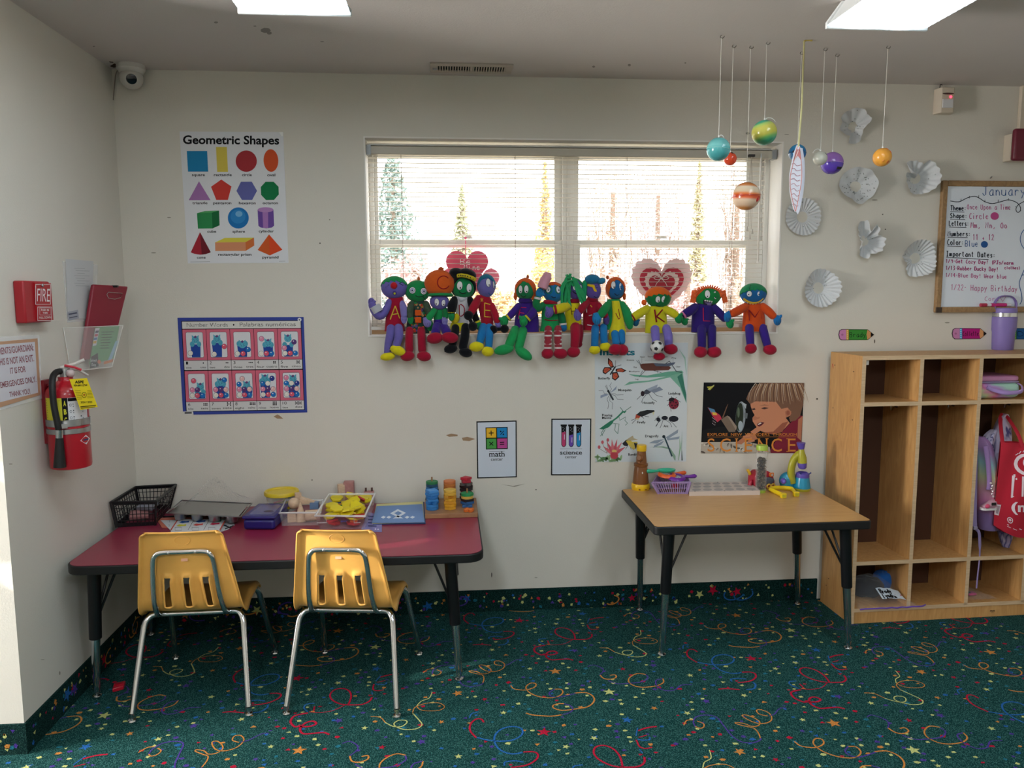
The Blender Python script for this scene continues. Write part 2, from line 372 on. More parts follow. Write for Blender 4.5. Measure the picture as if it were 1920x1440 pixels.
# ---------------------------------------------------------------- walls and ceiling
def paint(h, name, var=.05):
    m = M(h, .62, bump=.25, bs=180, var=var, vs=1.6, spec=.3); return m
WALL = paint('#d8d3c8', 'wall'); WALLL = paint('#d8d4ca', 'wall_l'); CEIL = paint('#cfc8c4', 'ceil'); WHITEP = M('#e9e5df', .5, bump=.2, bs=150)
HX0, HX1, HZ0, HZ1 = -.356, 1.546, 1.307, 2.184     # window opening
wb = MB()
for a, b in (((XL, 0, 0), (HX0, .2, HC)), ((HX1, 0, 0), (4.4, .2, HC)), ((HX0, 0, 0), (HX1, .2, HZ0)), ((HX0, 0, HZ1), (HX1, .2, HC))): wb.bx(a, b, WALL)
wa = Art(wb, crop(0, 0, 1, -.0003, .0003))
TAN, SMU, HOLE = pap('#a08468'), pap('#9b978a'), pap('#4a463e')
wa.poly([(513, 781), (520, 777), (524, 779), (531, 785), (520, 785)], TAN); wa.poly([(836, 816), (846, 813), (858, 815), (858, 818), (842, 819)], TAN)
wa.poly([(866, 821), (876, 819), (891, 823), (880, 827), (868, 826)], TAN); wa.poly([(938, 908), (962, 911), (985, 907), (965, 913)], SMU)
for x, y, a, b in ((288, 474, 5, 1.2), (317, 408, 4, 1.2), (1640, 375, 6, 1.2), (1655, 402, 1.2, 1.2), (1660, 430, 1.2, 1.2), (1532, 748, 2, 1.6), (600, 456, 1.5, 1.2), (618, 412, 1, 1), (1005, 1083, 3, .8), (1005, 918, 1.5, 1), (585, 900, 1.2, 1.2), (1776, 605, 5, 1.4), (1402, 250, 4, 2.5), (1475, 252, 5, .8), (922, 1078, 1, 5), (1640, 640, 1, 4)): wa.ell(x, y, a, b, HOLE if a < 3 else SMU, n=7)
struct('wall_back', wb, recalc=False)
wl = MB(); wl.bx((-1.52, -1.012, 0), (XL, .2, HC), WALLL)
la = Art(wl, cropx(0, 0, 1, XL+.0003, .0003))
for x, y, a, b in ((165, 865, 1.5, 1.5), (80, 1237, 4, .7), (112, 1262, 1.5, 4), (20, 870, 4, 1)): la.ell(x, y, a, b, SMU, n=6)
struct('wall_left', wl, recalc=False)
wr = MB(); wr.bx((-4.2, -1.012, 0), (-1.52, -.9, HC), WALLL); struct('wall_return', wr)
ws = MB(); ws.bx((4.4, -6.2, 0), (4.5, .2, HC), WALLL); struct('wall_right', ws)
# the far left wall carries a window that lets daylight in from beside the viewer
ws = MB()
for a, b in (((-4.3, -6.2, 0), (-4.2, -.9, .8)), ((-4.3, -6.2, 2.1), (-4.2, -.9, HC)), ((-4.3, -6.2, .8), (-4.2, -2.35, 2.1)), ((-4.3, -1.2, .8), (-4.2, -.9, 2.1))): ws.bx(a, b, WALLL)
struct('wall_far_left', ws)
ws = MB(); ws.bx((-4.2, -6.3, 0), (4.4, -6.2, HC), WALLL); struct('wall_rear', ws)
cg = MB(); cg.bx((-4.2, -6.2, HC), (4.4, .2, HC+.05), CEIL)
ca_ = Art(cg, lambda x, y, k: wz(x, y, HC-.0004))
for x, y, a, b in ((498, 57, 10, 5), (505, 62, 5, 3), (405, 42, 4, 2), (478, 49, 3, 1), (176, 87, 2.2, 1), (1113, 125, 3, 2), (1180, 122, 3, 2.5), (1285, 118, 2, 1.5), (604, 78, 4, .8)): ca_.ell(x, y, a, b, M('#8d8782', .8), n=7)
ca_.poly([(206, 124), (214, 119), (222, 121), (221, 126), (213, 127)], M('#4a342c', .9)); ca_.poly([(204, 115), (212, 116), (213, 118), (206, 117)], M('#4a342c', .9))
struct('ceiling', cg, recalc=False)
struct('baseboard_back', base_strip('b', (XL+.008, 0, 0), (1.79, 0, 0), (0, -1, 0), 3), recalc=False)
struct('baseboard_left', base_strip('l', (XL, -1.012, 0), (XL, 0, 0), (1, 0, 0), 5), recalc=False)
struct('baseboard_return', base_strip('r', (-2.6, -1.012, 0), (XL+.008, -1.012, 0), (0, -1, 0), 8), recalc=False)
# ================================================================ WINDOW
VIN = M('#d8d6d0', .4); GLASS = clear('#ffffff', .015, .02)
tb = MB(); e = .006
tb.bx((HX0, -.004, HZ0), (HX1, .2, HZ0+e), WHITEP); tb.bx((HX0, .0, HZ1-e), (HX1, .2, HZ1), WHITEP); tb.bx((HX0, -.001, HZ0+e), (HX0+e, .2, HZ1-e), WHITEP); tb.bx((HX1-e, -.001, HZ0+e), (HX1, .2, HZ1-e), WHITEP)
struct('trim_1', tb)
tb = MB(); tb.bx((HX0+e, .104, HZ0+e), (HX1-e, .132, HZ0+.034), M('#b08c66', .6, var=.15, vs=20)); struct('trim_2', tb)
zi0, zi1 = HZ0+.034, HZ1-e
xm0, xm1 = wy(1040, 400, .14).x, wy(1088, 400, .14).x; xc = (xm0+xm1)/2
zr0, zr1 = wy(900, 464, .145).z, wy(900, 450, .145).z
for k, (x0, x1) in enumerate(((HX0+e, xc-.004), (xc+.004, HX1-e))):
    f = MB()
    for a, b in (((x0, .132, zi0), (x0+.022, .2, zi1)), ((x1-.022, .132, zi0), (x1, .2, zi1)), ((x0+.022, .132, zi1-.024), (x1-.022, .2, zi1)), ((x0+.022, .132, zi0), (x1-.022, .2, zi0+.02))): f.bx(a, b, VIN)
    fo = struct('window_%d' % (k+1), f, bevel=.002)
    gx0, gx1 = (wy(712, 400, .15).x, xm0) if k == 0 else (xm1, wy(1398, 400, .15).x)
    for nm, z0, z1, Y, mg in (('upper_sash', zr0, zi1-.024, .168, .03), ('lower_sash', zi0+.02, zr1, .146, .028)):
        s_ = MB(); a0, a1 = x0+.022, x1-.022
        l0, l1 = min(gx0-.006 if nm[0] == 'u' else gx0, gx0), gx1
        for a, b in (((a0, Y-.012, z0), (l0, Y+.012, z1)), ((l1, Y-.012, z0), (a1, Y+.012, z1)), ((l0, Y-.012, z1-mg), (l1, Y+.012, z1)), ((l0, Y-.012, z0), (l1, Y+.012, z0+mg))): s_.bx(a, b, VIN)
        so = s_.build(nm, fo, bevel=.003)
        g = MB(); g.bx((l0, Y-.002, z0+mg), (l1, Y+.002, z1-mg), GLASS); g.build('pane', so)
    c = MB(); px = 876 if k == 0 else 1240; p = wy(px, 446, .13)
    c.box(p, (.05, .014, .008), VIN); c.tube([p + V((-.01, -.006, .004)), p + V((.02, -.012, .008))], .004, VIN); c.build('latch', fo)
mu = MB(); mu.bx((xc-.004, .128, zi0), (xc+.004, .2, zi1), VIN); struct('trim_3', mu)
# mini blind
YB = .066; bx0, bx1 = HX0+e+.003, wy(1436, 300, YB).x
BL = M('#d9d2c8', .45); 
bl = thing('window_blind', 'wide white slatted mini blind hanging open in the window behind the row of dolls', 'blind', ((bx0+bx1)/2, YB, HZ0+e))
m = MB(); m.bx((bx0, YB-.018, 2.117), (bx1+.03, YB+.018, 2.152), M('#bdb6a6', .4)); m.bx((bx0, YB-.016, 2.156), (bx1+.02, YB+.016, 2.162), VIN); part('headrail', m, bl, bevel=.002)
m = MB(); m.bx((bx0-.003, YB-.022, 2.114), (bx0+.018, YB+.02, 2.156), M('#8f9294', .3)); m.bx((bx1+.022, YB-.022, 2.114), (bx1+.042, YB+.02, 2.156), M('#8f9294', .3)); part('end_bracket', m, bl)
m = MB(); z = 2.104; n = 0
while z > 1.372:
    for_pts = []
    def sl(u, v, z=z): return V((bx0 + (bx1-bx0)*u, YB - .0115 + .023*v, z + .0022*sin(pi*v) - .0012*v + .0006*sin(u*9+z*80)))
    m.grid(sl, 8, 3, BL); z -= .0213; n += 1
part('slats', m, bl, recalc=False)
m = MB()
for zz in (1.366, 1.361, 1.3565): m.bx((bx0, YB-.0125, zz), (bx1, YB+.0125, zz+.0012), BL)
m.bx((bx0, YB-.012, 1.335), (bx1, YB+.012, 1.350), M('#e2ddd4', .4)); part('bottom_rail', m, bl)
m = MB()
for px in (754, 966, 1174, 1372):
    x = wy(px, 400, YB).x
    for dy in (-.0125, .0125): m.tube([(x, YB+dy, 2.118), (x, YB+dy, 1.345)], .0009, M('#a89890', .8), 5)
part('ladder_cords', m, bl)
m = MB(); a, b = wy(1427, 296, YB-.03), wy(1421, 492, YB-.034); m.tube([a, b], .004, M('#cfc6ba', .2), 6); m.tube([a + V((0, 0, .018)), a], .0018, STEEL, 6); m.ell(b, .006, M('#e8e2da', .3)); part('tilt_wand', m, bl)
m = MB(); a = wy(1409, 292, YB-.03); m.box(a, (.028, .018, .01), M('#2c2925', .5))
for dx, y2 in ((-.004, 425), (.004, 430), (0, 440)): 
    b = wy(1406+dx*600, y2, YB-.034); m.tube([a, (a+b)/2 + V((dx*2, 0, 0)), b], .0011, M('#b5ada2', .8), 5); m.lathe([(.002, .022), (.0035, .012), (.006, 0), (.0, -.001)], b + V((dx*1.5, 0, -.02)), M('#b9b2a8', .4), 10)
part('pull_cord', m, bl)
# hearts hung on the glass side of the blind
def heart(cx, cz, s, n=40):
    out = []
    for i in range(n):
        t = 2*pi*i/n; out.append((cx + s*.062*16*sin(t)**3, cz + s*.062*(13*cos(t)-5*cos(2*t)-2*cos(3*t)-cos(4*t)) + s*.14))
    return out
YH = .112
def hsolid(mb, cx, cz, s, Y, th, mt, ruf=0, sx=1, n=40):
    P = heart(0, 0, s, n if not ruf else 120)
    if ruf: P = [(x*(1+ruf*sin(i*1.57)), z*(1+ruf*sin(i*1.57))) for i, (x, z) in enumerate(P)]
    mb.prism([V((cx+x*sx, Y, cz+z)) for x, z in P], (0, -th, 0), mt)
PK = M('#e2506e', .5, emit=0); PK2 = M('#ee7a92', .5)
c = wy(876, 506, YH); t = thing('heart_cutout', 'pink stacked paper hearts lettered Be Mine, hanging behind the blind', 'heart decoration', c)
m = MB(); hsolid(m, c.x, c.z, .1, YH, .002, PK); 
A = Art(m, crop(0, 0, 1, YH-.0025)); WT = pap('#fff0f0')
A.hand('Be', 862, 496, 22, 11, 1.3, WT); A.hand('Mine', 869, 506, 32, 10, 1.3, WT); part('front_heart', m, t)
for px, py, s in ((905, 532, .08), (858, 530, .075)):
    p = wy(px, py, YH+.004); m = MB(); hsolid(m, p.x, p.z, s, YH+.004, .002, PK2); part('back_heart', m, t)
m = MB(); a = wy(873, 446, YH+.01); m.tube([a, wy(873, 488, YH)], .002, M('#f05a8a', .6), 6); m.ell(a, (.006, .003, .006), M('#f05a8a', .6)); part('ribbon', m, t)
c = wy(1240, 540, YH); t = thing('lace_heart', 'large red heart with white lace ruffle and bow, hanging behind the blind', 'heart decoration', c)
m = MB(); hsolid(m, c.x, c.z, .158, YH, .003, M('#e6c6c6', .8, bump=.6, bs=200), .03, .93); part('lace_ruffle', m, t)
m = MB(); hsolid(m, c.x, c.z+.002, .108, YH-.003, .002, M('#b8263e', .6)); part('red_heart', m, t)
m = MB(); hsolid(m, c.x, c.z+.004, .083, YH-.005, .0015, M('#e8d2cc', .8), .04); part('inner_lace', m, t)
m = MB(); hsolid(m, c.x, c.z+.004, .064, YH-.0065, .0015, M('#b02038', .6)); part('inner_heart', m, t)
m = MB(); q = wy(1240, 522, YH-.01)
for s in (-1, 1):
    m.tube(cat([q, q + V((s*.022, 0, .012)), q + V((s*.036, 0, .002)), q + V((s*.02, 0, -.006)), q], 4), .0016, M('#efe6e2', .6), 6); m.tube(cat([q, q + V((s*.02, 0, -.02)), q + V((s*.03, 0, -.04))], 4), .0016, M('#efe6e2', .6), 6)
part('bow', m, t)
m = MB(); m.tube([wy(1240, 446, YH), c + V((0, 0, .075))], .0008, M('#e0d0d0', .8), 5); part('string', m, t)
# ================================================================ OUTSIDE
gm = MB(); gm.poly([(-40, .4, -.4), (40, .4, -.4), (40, 60, -.1), (-40, 60, -.1)], M('#a59a80', .9, var=.25, vs=2)); g = gm.build('ground'); g['kind'] = 'structure'
def leaves(mb, c, r, n, mt, s, rr):
    for _ in range(n):
        while 1:
            p = V((rr.uniform(-1, 1), rr.uniform(-1, 1), rr.uniform(-1, 1)))
            if p.length <= 1: break
        p = V(c) + V((p.x*r[0], p.y*r[1], p.z*r[2])); a = V((rr.gauss(0, 1), rr.gauss(0, 1), rr.gauss(0, 1))).normalized(); b = a.orthogonal().normalized(); k = s*rr.uniform(.5, 1.2)
        mb.add([p - a*k, p + b*k*.45, p + a*k, p - b*k*.45], [(0, 1, 2, 3)], mt, True)
def tree(px, ytop, ybot, wpx, Y, col, kind, label, seed, n=1500, twig='#8a7666', nm='tree'):
    rr = random.Random(seed); a, b = wy(px, ytop, Y), wy(px, ybot, Y); s = (Y+3.53)/FPX; w = wpx*s/2; h = a.z-b.z; gz = -.38
    t = thing(nm, label, 'tree' if nm == 'tree' else 'shrub', (a.x, Y, gz), group='trees outside the window'); mt = M(col, .9); tw = M(twig, .9); m = MB()
    if kind == 'cone':
        for i in range(14):
            f = i/13; leaves(m, (a.x, Y, a.z - h*f), (w*(.08+.92*f), w*(.08+.9*f), h*.06), int(n*(.2+f)/9), mt, .02+.0035*Y, rr)
    elif kind == 'round':
        for i in range(16): leaves(m, (a.x + rr.uniform(-.7, .7)*w, Y + rr.uniform(-.5, .5)*w, b.z + h*rr.uniform(.15, .9)), (w*.36, w*.36, h*.2), n//16, mt, .02+.0035*Y, rr)
    else:
        for i in range(26):
            q = V((a.x + rr.uniform(-1, 1)*w, Y + rr.uniform(-.5, .5)*w, b.z + h*rr.uniform(.5, 1.05))); o = V((a.x + rr.uniform(-.3, .3)*w, Y, b.z - .4)); m.tube(cat([o, (o+q)/2 + V((rr.uniform(-.2, .2), 0, .1)), q], 3), [.012, .01, .009, .007, .006, .004, .002], tw, 5)
        leaves(m, (a.x, Y, b.z + h*.6), (w, w*.6, h*.5), n, mt, .016+.0025*Y, rr)
    part('foliage', m, t, recalc=False)
    m = MB(); m.tube([(a.x, Y, gz), (a.x, Y, a.z - h*.15)], [.09, .03], tw, 8); part('trunk', m, t)
tree(735, 285, 600, 190, 7, '#7d8f86', 'cone', 'tall blue-green evergreen outside at the left edge of the window', 1, 3600)
tree(866, 358, 560, 75, 9, '#a8a884', 'cone', 'small pointed conifer outside, left of the pink paper hearts', 2, 1500)
tree(1022, 318, 600, 70, 7.5, '#d8b878', 'cone', 'narrow golden tree outside just left of the middle window post', 3, 1700)
tree(1150, 318, 600, 110, 7, '#d8b49a', 'twig', 'bare rosy-twigged tree outside just right of the middle window post', 4, 1100)
tree(1235, 325, 600, 120, 8, '#c8a4a0', 'twig', 'bare pinkish tree outside above the lace heart', 5, 1200)
tree(1312, 305, 520, 46, 8.5, '#bfb68c', 'cone', 'slim pale green conifer outside behind the hanging planets', 6, 1200)
tree(1385, 300, 600, 100, 6.5, '#cfa898', 'twig', 'twiggy bare tree outside at the right edge of the window', 7, 1000)
for px, yt, w, Y, col, lab, sd in ((780, 470, 150, 5, '#c9a9a4', 'low rosy bramble outside under the tall evergreen', 11), (930, 520, 130, 5.2, '#dcc08c', 'low tan bramble outside behind the doll in the purple hooded top', 12), (1020, 480, 90, 5.6, '#e0c47e', 'low golden bramble outside below the middle window post', 13), (1130, 480, 140, 5, '#d8b0a2', 'low pink bramble outside left of the lace heart', 14), (1290, 475, 150, 5.2, '#d4aaa4', 'low pink bramble outside right of the lace heart', 15), (1412, 500, 70, 4.3, '#c6b09a', 'low grey-pink bramble outside at the right window edge', 16)):
    tree(px, yt, 640, w, Y, col, 'round', lab, sd, 1500, nm='shrub')
# ================================================================ ON THE WALLS AND CEILING
def poster(name, label, cat_, fn, corners, base, th=.0024, extra=None):
    m = MB(); P = [fn(x, y, 0) for x, y in corners]; off = V((0, th, 0)) if abs(P[0].x - P[1].x) > .02 or name != 'x' else V((-th, 0, 0))
    m.prism(P, off, base); return m, Art(m, fn)
PW, KK = pap('#dfe0e4'), INK
# --- geometric shapes chart
fn = crop(320, 230, 280/1440); m, A = poster('p', '', '', fn, [(85, 85), (1085, 90), (1136, 1352), (166, 1357)], PW)
A.text('Geometric Shapes', 118, 203, 928, 78, bold=.028, ang=.006)
A.poly([(155, 273), (352, 273), (362, 472), (167, 472)], '#1f82b4'); A.poly([(437, 234), (541, 234), (553, 474), (449, 474)], '#d9c454'); A.ell(729, 371, 102, 103, '#a8343a', n=36); A.ell(967, 365, 71, 109, '#d4552c', n=32, a0=-.05)
A.poly([(273, 565), (384, 747), (174, 748)], '#a575ae'); A.poly([(488, 548), (586, 615), (552, 745), (440, 745), (389, 618)], '#cf4038')
A.poly([(677, 570), (782, 569), (833, 657), (786, 745), (687, 745), (634, 658)], '#6468a8'); A.poly([(915, 570), (993, 570), (1040, 618), (1043, 692), (997, 745), (919, 746), (872, 697), (869, 620)], '#117a48')
A.poly([(253, 873), (398, 868), (404, 1020), (263, 1022)], '#2f8a50'); A.poly([(253, 873), (330, 852), (467, 848), (398, 868)], '#4fa060'); A.poly([(398, 868), (467, 848), (472, 990), (404, 1020)], '#17683a')
A.ell(652, 919, 101, 102, '#1e74b8', n=36); A.ell(650, 905, 72, 68, '#2f86c6', 2, 28); A.ell(658, 880, 34, 28, '#7ab4dc', 3)
A.poly([(838, 840), (846, 995), (870, 1012), (922, 1019), (975, 1012), (998, 993), (991, 838)], '#6a4a9a'); A.poly([(885, 860), (892, 1014), (940, 1018), (940, 862)], '#a878b8', 2); A.ell(915, 840, 76, 25, '#b688c0', 3)
A.poly([(283, 1055), (387, 1250), (340, 1268), (285, 1273), (230, 1266), (194, 1250)], '#a82838'); A.poly([(283, 1055), (387, 1250), (340, 1268), (300, 1272)], '#6e1c28', 2)
A.poly([(428, 1155), (722, 1152), (725, 1236), (430, 1237)], '#d8906a'); A.poly([(428, 1155), (522, 1111), (803, 1108), (722, 1152)], '#d8cc4a'); A.poly([(722, 1152), (803, 1108), (806, 1185), (725, 1236)], '#d0703a')
A.poly([(948, 1077), (956, 1280), (838, 1228)], '#cf5a26'); A.poly([(948, 1077), (1078, 1226), (956, 1280)], '#dc4a22')
for w, x, y, L in (('square', 204, 515, 126), ('rectangle', 417, 515, 172), ('circle', 688, 515, 94), ('oval', 931, 516, 78), ('triangle', 209, 786, 146), ('pentagon', 410, 786, 175), ('hexagon', 657, 787, 163), ('octagon', 887, 786, 147), ('cube', 353, 1061, 86), ('sphere', 596, 1061, 121), ('cylinder', 849, 1058, 147), ('cone', 253, 1311, 84), ('rectangular prism', 457, 1283, 323), ('pyramid', 884, 1309, 156)): A.text(w, x, y, L, 24, bold=.02)
A.line([(190, 1343), (380, 1341)], 3, '#8a8a8a'); A.line([(1045, 1337), (1105, 1336)], 3, '#8a8a8a'); A.poly([(1045, 92), (1080, 90), (1083, 128), (1070, 130)], '#f2f2f0', 2)
solo('shapes_chart', m, 'white Geometric Shapes chart with fourteen coloured shapes, on the wall left of the window', 'poster', recalc=False)
# --- number words chart
fn = crop(310, 580, 290/1920); BLUE = pap('#38489a'); m, A = poster('p', '', '', fn, [(150, 105), (1716, 95), (1762, 1280), (350, 1308), (345, 1270), (218, 1268)], BLUE)
tl, tr, br, b_l = V((203, 150)), V((1681, 140)), V((1725, 1245)), V((262, 1268))
def Q(u, v): a = tl.lerp(tr, u); b = b_l.lerp(br, u); c = a.lerp(b, v); return (c.x, c.y)
def qr(u0, v0, u1, v1, col, k): A.poly([Q(u0, v0), Q(u1, v0), Q(u1, v1), Q(u0, v1)], col, k)
qr(-.004, -.004, 1.004, 1.004, INK, 1); qr(.002, .003, .998, .082, '#dcdad4', 2)
A.poly([(232, 1268), (343, 1266), (345, 1302), (238, 1304)], '#d8d8d8', 2); A.line([(240, 1286), (328, 1284)], 22, '#555555', 3); A.ell(1666, 128, 24, 22, '#e6e6ea', 3); A.ell(1664, 130, 10, 10, '#666a78', 4)
A.text('Number Words', 264, 218, 512, 48, bold=.006, ang=-.006); A.ell(848, 192, 10, 12, INK, 3, 10); A.text('Palabras num\u00e9ricas', 922, 212, 696, 48, bold=.006, ang=-.006)
EN = 'one two three four five six seven eight nine ten'.split(); ES = 'uno dos tres cuatro cinco seis siete ocho nueve diez'.split()
BC = dict(w='#e6e2d8', r='#dc5a70', b='#1c74c0', p='#5a3a78', k='#e08aa8', d='#2c3e90', c='#e4b8b4')
L3 = 'w.2,.86 r.5,.86 b.8,.86'; L2 = ' k.2,.64 p.5,.64 c.8,.64 '
BALLS = ['w.22,.82', 'w.22,.87 r.83,.57', 'w.2,.86 r.52,.86 b.83,.7', 'k.25,.28 ' + L3, 'p.75,.42 k.18,.65 ' + L3, 'r.32,.28 k.22,.64 p.52,.64 ' + L3, 'b.74,.26' + L2 + L3, 'c.4,.22 b.2,.44' + L2 + L3, 'd.76,.22 b.2,.42 w.5,.42' + L2 + L3, 'k.2,.2 b.2,.42 w.5,.42 d.82,.42' + L2 + L3]
BODY = [(.55, .3, .5), (.42, .28, .45), (.5, .5, .5), (.62, .45, .55), (.4, .28, .55), (.7, .52, .75), (.5, .35, .45), (.65, .48, .65), (.35, .22, .35), (.6, .25, .5)]
DOTS = [[(0, 0)], [(-.5, 0), (.5, 0)], [(-1, 0), (0, 0), (1, 0)], [(-.5, -.5), (.5, -.5), (-.5, .5), (.5, .5)], [(-.7, -.7), (.7, -.7), (0, 0), (-.7, .7), (.7, .7)], [(x, y) for x in (-1, 0, 1) for y in (-.5, .5)], [(-1, -1), (-1, 0), (-1, 1), (1, -1), (1, 0), (1, 1), (0, 0)], [(x, y) for x in (-1.5, -.5, .5, 1.5) for y in (-.5, .5)], [(x, y) for x in (-1, 0, 1) for y in (-1, 0, 1)], [(x+s, y) for s in (-1.1, 1.1) for x, y in ((-.7, -.7), (.7, -.7), (0, 0), (-.7, .7), (.7, .7))]]
for i in range(10):
    c, r = i % 5, i // 5; u0, u1 = c/5 + .002, (c+1)/5 - .002; v0, v1, v2 = ((.090, .432, .54), (.552, .892, .997))[r]
    qr(u0, v0, u1, v1, '#d66a80', 2); qr(u0, v1+.005, u1, v2, '#d4d3d2', 2)
    a0, a1, b0, b1 = u0+.026, u1-.026, v0+.03, v1-.028
    def C(a, b): return Q(a0 + (a1-a0)*a, b0 + (b1-b0)*b)
    def blob(a, b, ra, rb, col, k, n=14): A.poly([C(a + ra*cos(2*pi*q/n), b + rb*sin(2*pi*q/n)) for q in range(n)], col, k)
    P = [C(*p) for p in ((.06, 0), (.94, 0), (1, .05), (1, .95), (.94, 1), (.06, 1), (0, .95), (0, .05))]; A.poly(P, '#dcdce0', 3); A.line(P, 4, '#5a2038', 4, closed=True)
    hx, hy, by = BODY[i]
    A.poly([C(hx-.3, min(.97, by+.05)), C(hx-.2, by-.02), C(hx+.2, by-.02), C(hx+.28 if hx < .65 else .97, min(.97, by+.05)), C(min(.97, hx+.25), .985), C(hx-.25, .985)], '#24489c', 4)
    blob(hx-.2, by-.03, .14, .11, '#4fa0b8', 5); blob(min(.86, hx+.2), by-.03, .13, .11, '#4fa0b8', 5); blob(hx, hy, .22, .15, '#56aac0', 6)
    for s in (-1, 1): A.poly([C(hx+s*.2, hy-.08), C(hx+s*.2, hy-.19), C(hx+s*.09, hy-.13)], '#56aac0', 6)
    A.poly([C(hx-.1, hy-.1), C(hx+.02, hy-.17), C(hx+.1, hy-.1), C(hx, hy-.07)], '#6a4078', 7)
    for q in range(9): blob(hx + .16*cos(q*2.4)*(.5+q/18), hy + .1*sin(q*2.4)*(.6+q/18), .02, .016, '#28407c', 7, 6)
    for bspec in BALLS[i].split():
        x, y = map(float, bspec[1:].split(',')); blob(x, y, .155, .105, '#44406a', 8, 18); blob(x, y, .14, .095, BC[bspec[0]], 9, 18); blob(x-.03, y-.035, .035, .02, '#f0ecec', 10, 8)
    x, y = Q(u0+.015, v1 + .047); A.text(str(i+1), x, y, 26 if i < 9 else 52, 36, k=4)
    x, y = Q(u0+.013, v2 - .016); A.text(EN[i], x, y, 21*len(EN[i]) + 6, 25, k=4, bold=.004); x, y = Q(u1-.014, v2 - .018); A.text(ES[i], x - 21*len(ES[i]) - 4, y, 21*len(ES[i]) + 4, 25, k=4, bold=.004)
    x, y = Q(u1-.03 - (.012 if i > 7 else 0) , v1 + .03)
    for dx, dy in DOTS[i]: A.ell(x + dx*19 - 6, y + dy*17 + 3, 8, 8, INK, 4, 8)
solo('number_chart', m, 'blue-bordered Number Words chart with pink picture cards, below the shapes chart', 'poster', recalc=False)
# --- math and science centre signs
fn = crop(860, 760, 280/1920)
m, A = poster('p', '', '', fn, [(228, 207), (745, 195), (748, 925), (238, 940)], INK); A.poly([(243, 222), (731, 210), (734, 912), (253, 926)], '#ccd4e0')
A.poly([(345, 284), (630, 278), (632, 562), (350, 568)], INK, 2)
for P, c in (([(355, 294), (482, 291), (484, 416), (357, 418)], '#e8b830'), ([(494, 290), (619, 287), (621, 413), (496, 415)], '#1f86c4'), ([(357, 431), (484, 428), (486, 553), (360, 557)], '#4a9a48'), ([(496, 428), (621, 425), (622, 549), (498, 552)], '#b84890')): A.poly(P, c, 3)
A.line([(386, 357), (450, 355)], 11, INK, 4); A.line([(417, 325), (419, 389)], 11, INK, 4); A.line([(537, 377), (580, 328)], 9, INK, 4); A.ell(540, 335, 10, 10, INK, 4); A.ell(574, 372, 10, 10, INK, 4)
A.line([(394, 470), (444, 516)], 11, INK, 4); A.line([(396, 516), (442, 470)], 11, INK, 4); A.line([(530, 476), (586, 474)], 11, INK, 4); A.line([(530, 502), (586, 500)], 11, INK, 4)
A.line([(392, 595), (590, 590)], 4, '#50545c', 2); A.line([(392, 663), (590, 658)], 4, '#30343c', 2); A.text('math', 393, 658, 198, 62, bold=.012, ang=-.02); A.text('center', 415, 714, 154, 40, bold=.004, ang=-.02)
solo('math_sign', m, 'black-bordered math center sign with four coloured squares, left of the science center sign', 'sign', recalc=False)
m, A = poster('p', '', '', fn, [(1192, 172), (1706, 170), (1698, 898), (1188, 900)], INK); A.poly([(1207, 187), (1691, 184), (1684, 884), (1203, 886)], '#ccd4e0')
for x, c, yl in ((1351, '#c04070', 345), (1447, '#6a4ab0', 382), (1544, '#1f8cc8', 355)):
    A.poly([(x-40, 246), (x+40, 246), (x+40, 268), (x+31, 272), (x+31, 508), (x+18, 530), (x, 537), (x-18, 530), (x-31, 508), (x-31, 272), (x-40, 268)], INK, 2); A.poly([(x-24, yl+5), (x+22, yl-8), (x+22, 506), (x+12, 524), (x, 529), (x-12, 524), (x-24, 506)], c, 3); A.line([(x+10, yl+30), (x+8, yl+95)], 8, '#d8c8dc', 4)
    for q in range(5): A.ell(x-10 + (q*17) % 24, 285 + q*13, 3, 4, '#c8ccd8', 3, 6)
A.line([(1303, 560), (1588, 558)], 4, '#50545c', 2); A.line([(1303, 630), (1586, 628)], 4, '#30343c', 2); A.text('science', 1302, 627, 285, 45, bold=.014); A.text('center', 1368, 680, 152, 36, bold=.004)
solo('science_sign', m, 'black-bordered science center sign with three test tubes, left of the insect chart', 'sign', recalc=False)
# --- insects chart
fn = crop(1110, 640, 190/1140); m, A = poster('p', '', '', fn, [(30, 20), (1080, 15), (1060, 1352), (38, 1358)], pap('#cfd6da'))
T = '#1a7488'; A.text('Insects', 88, 155, 394, 68, T, bold=.035)
def leg(*p, w=5, c='#3c4450'): A.line(p, w, c, 3)
GR = '#6aa890'; GD = '#3a7a68'
A.poly([(410, 370), (620, 385), (860, 340), (1010, 330), (1030, 350), (860, 395), (620, 408), (480, 395)], GR); A.poly([(360, 498), (420, 455), (640, 440), (860, 390), (960, 365), (1020, 340), (1060, 640), (1062, 700), (990, 520), (880, 405), (650, 455), (470, 475)], '#7ab09a', 1); A.poly([(960, 400), (1010, 360), (1062, 600), (1062, 690)], GD, 2); A.poly([(975, 80), (1040, 200), (1062, 400), (1064, 330), (1050, 180)], '#9cc4b4', 2)
for P in ([(180, 185), (225, 225), (248, 290), (215, 300), (178, 250)], [(118, 330), (140, 290), (205, 290), (225, 312), (150, 372), (122, 355)], [(268, 310), (330, 300), (388, 328), (350, 350), (265, 340)], [(225, 350), (285, 345), (308, 400), (262, 443), (225, 420)]): A.poly(P, '#1c1a20', 2); cx_, cy_ = sum(p[0] for p in P)/len(P), sum(p[1] for p in P)/len(P); A.poly([(cx_+(x-cx_)*.72, cy_+(y-cy_)*.72) for x, y in P], '#c4583c', 3); A.line([P[0], (cx_, cy_), P[2]], 3, '#1c1a20', 4)
A.line([(262, 285), (205, 375)], 16, '#24303a', 5); leg((262, 285), (265, 215)); leg((262, 285), (330, 265))
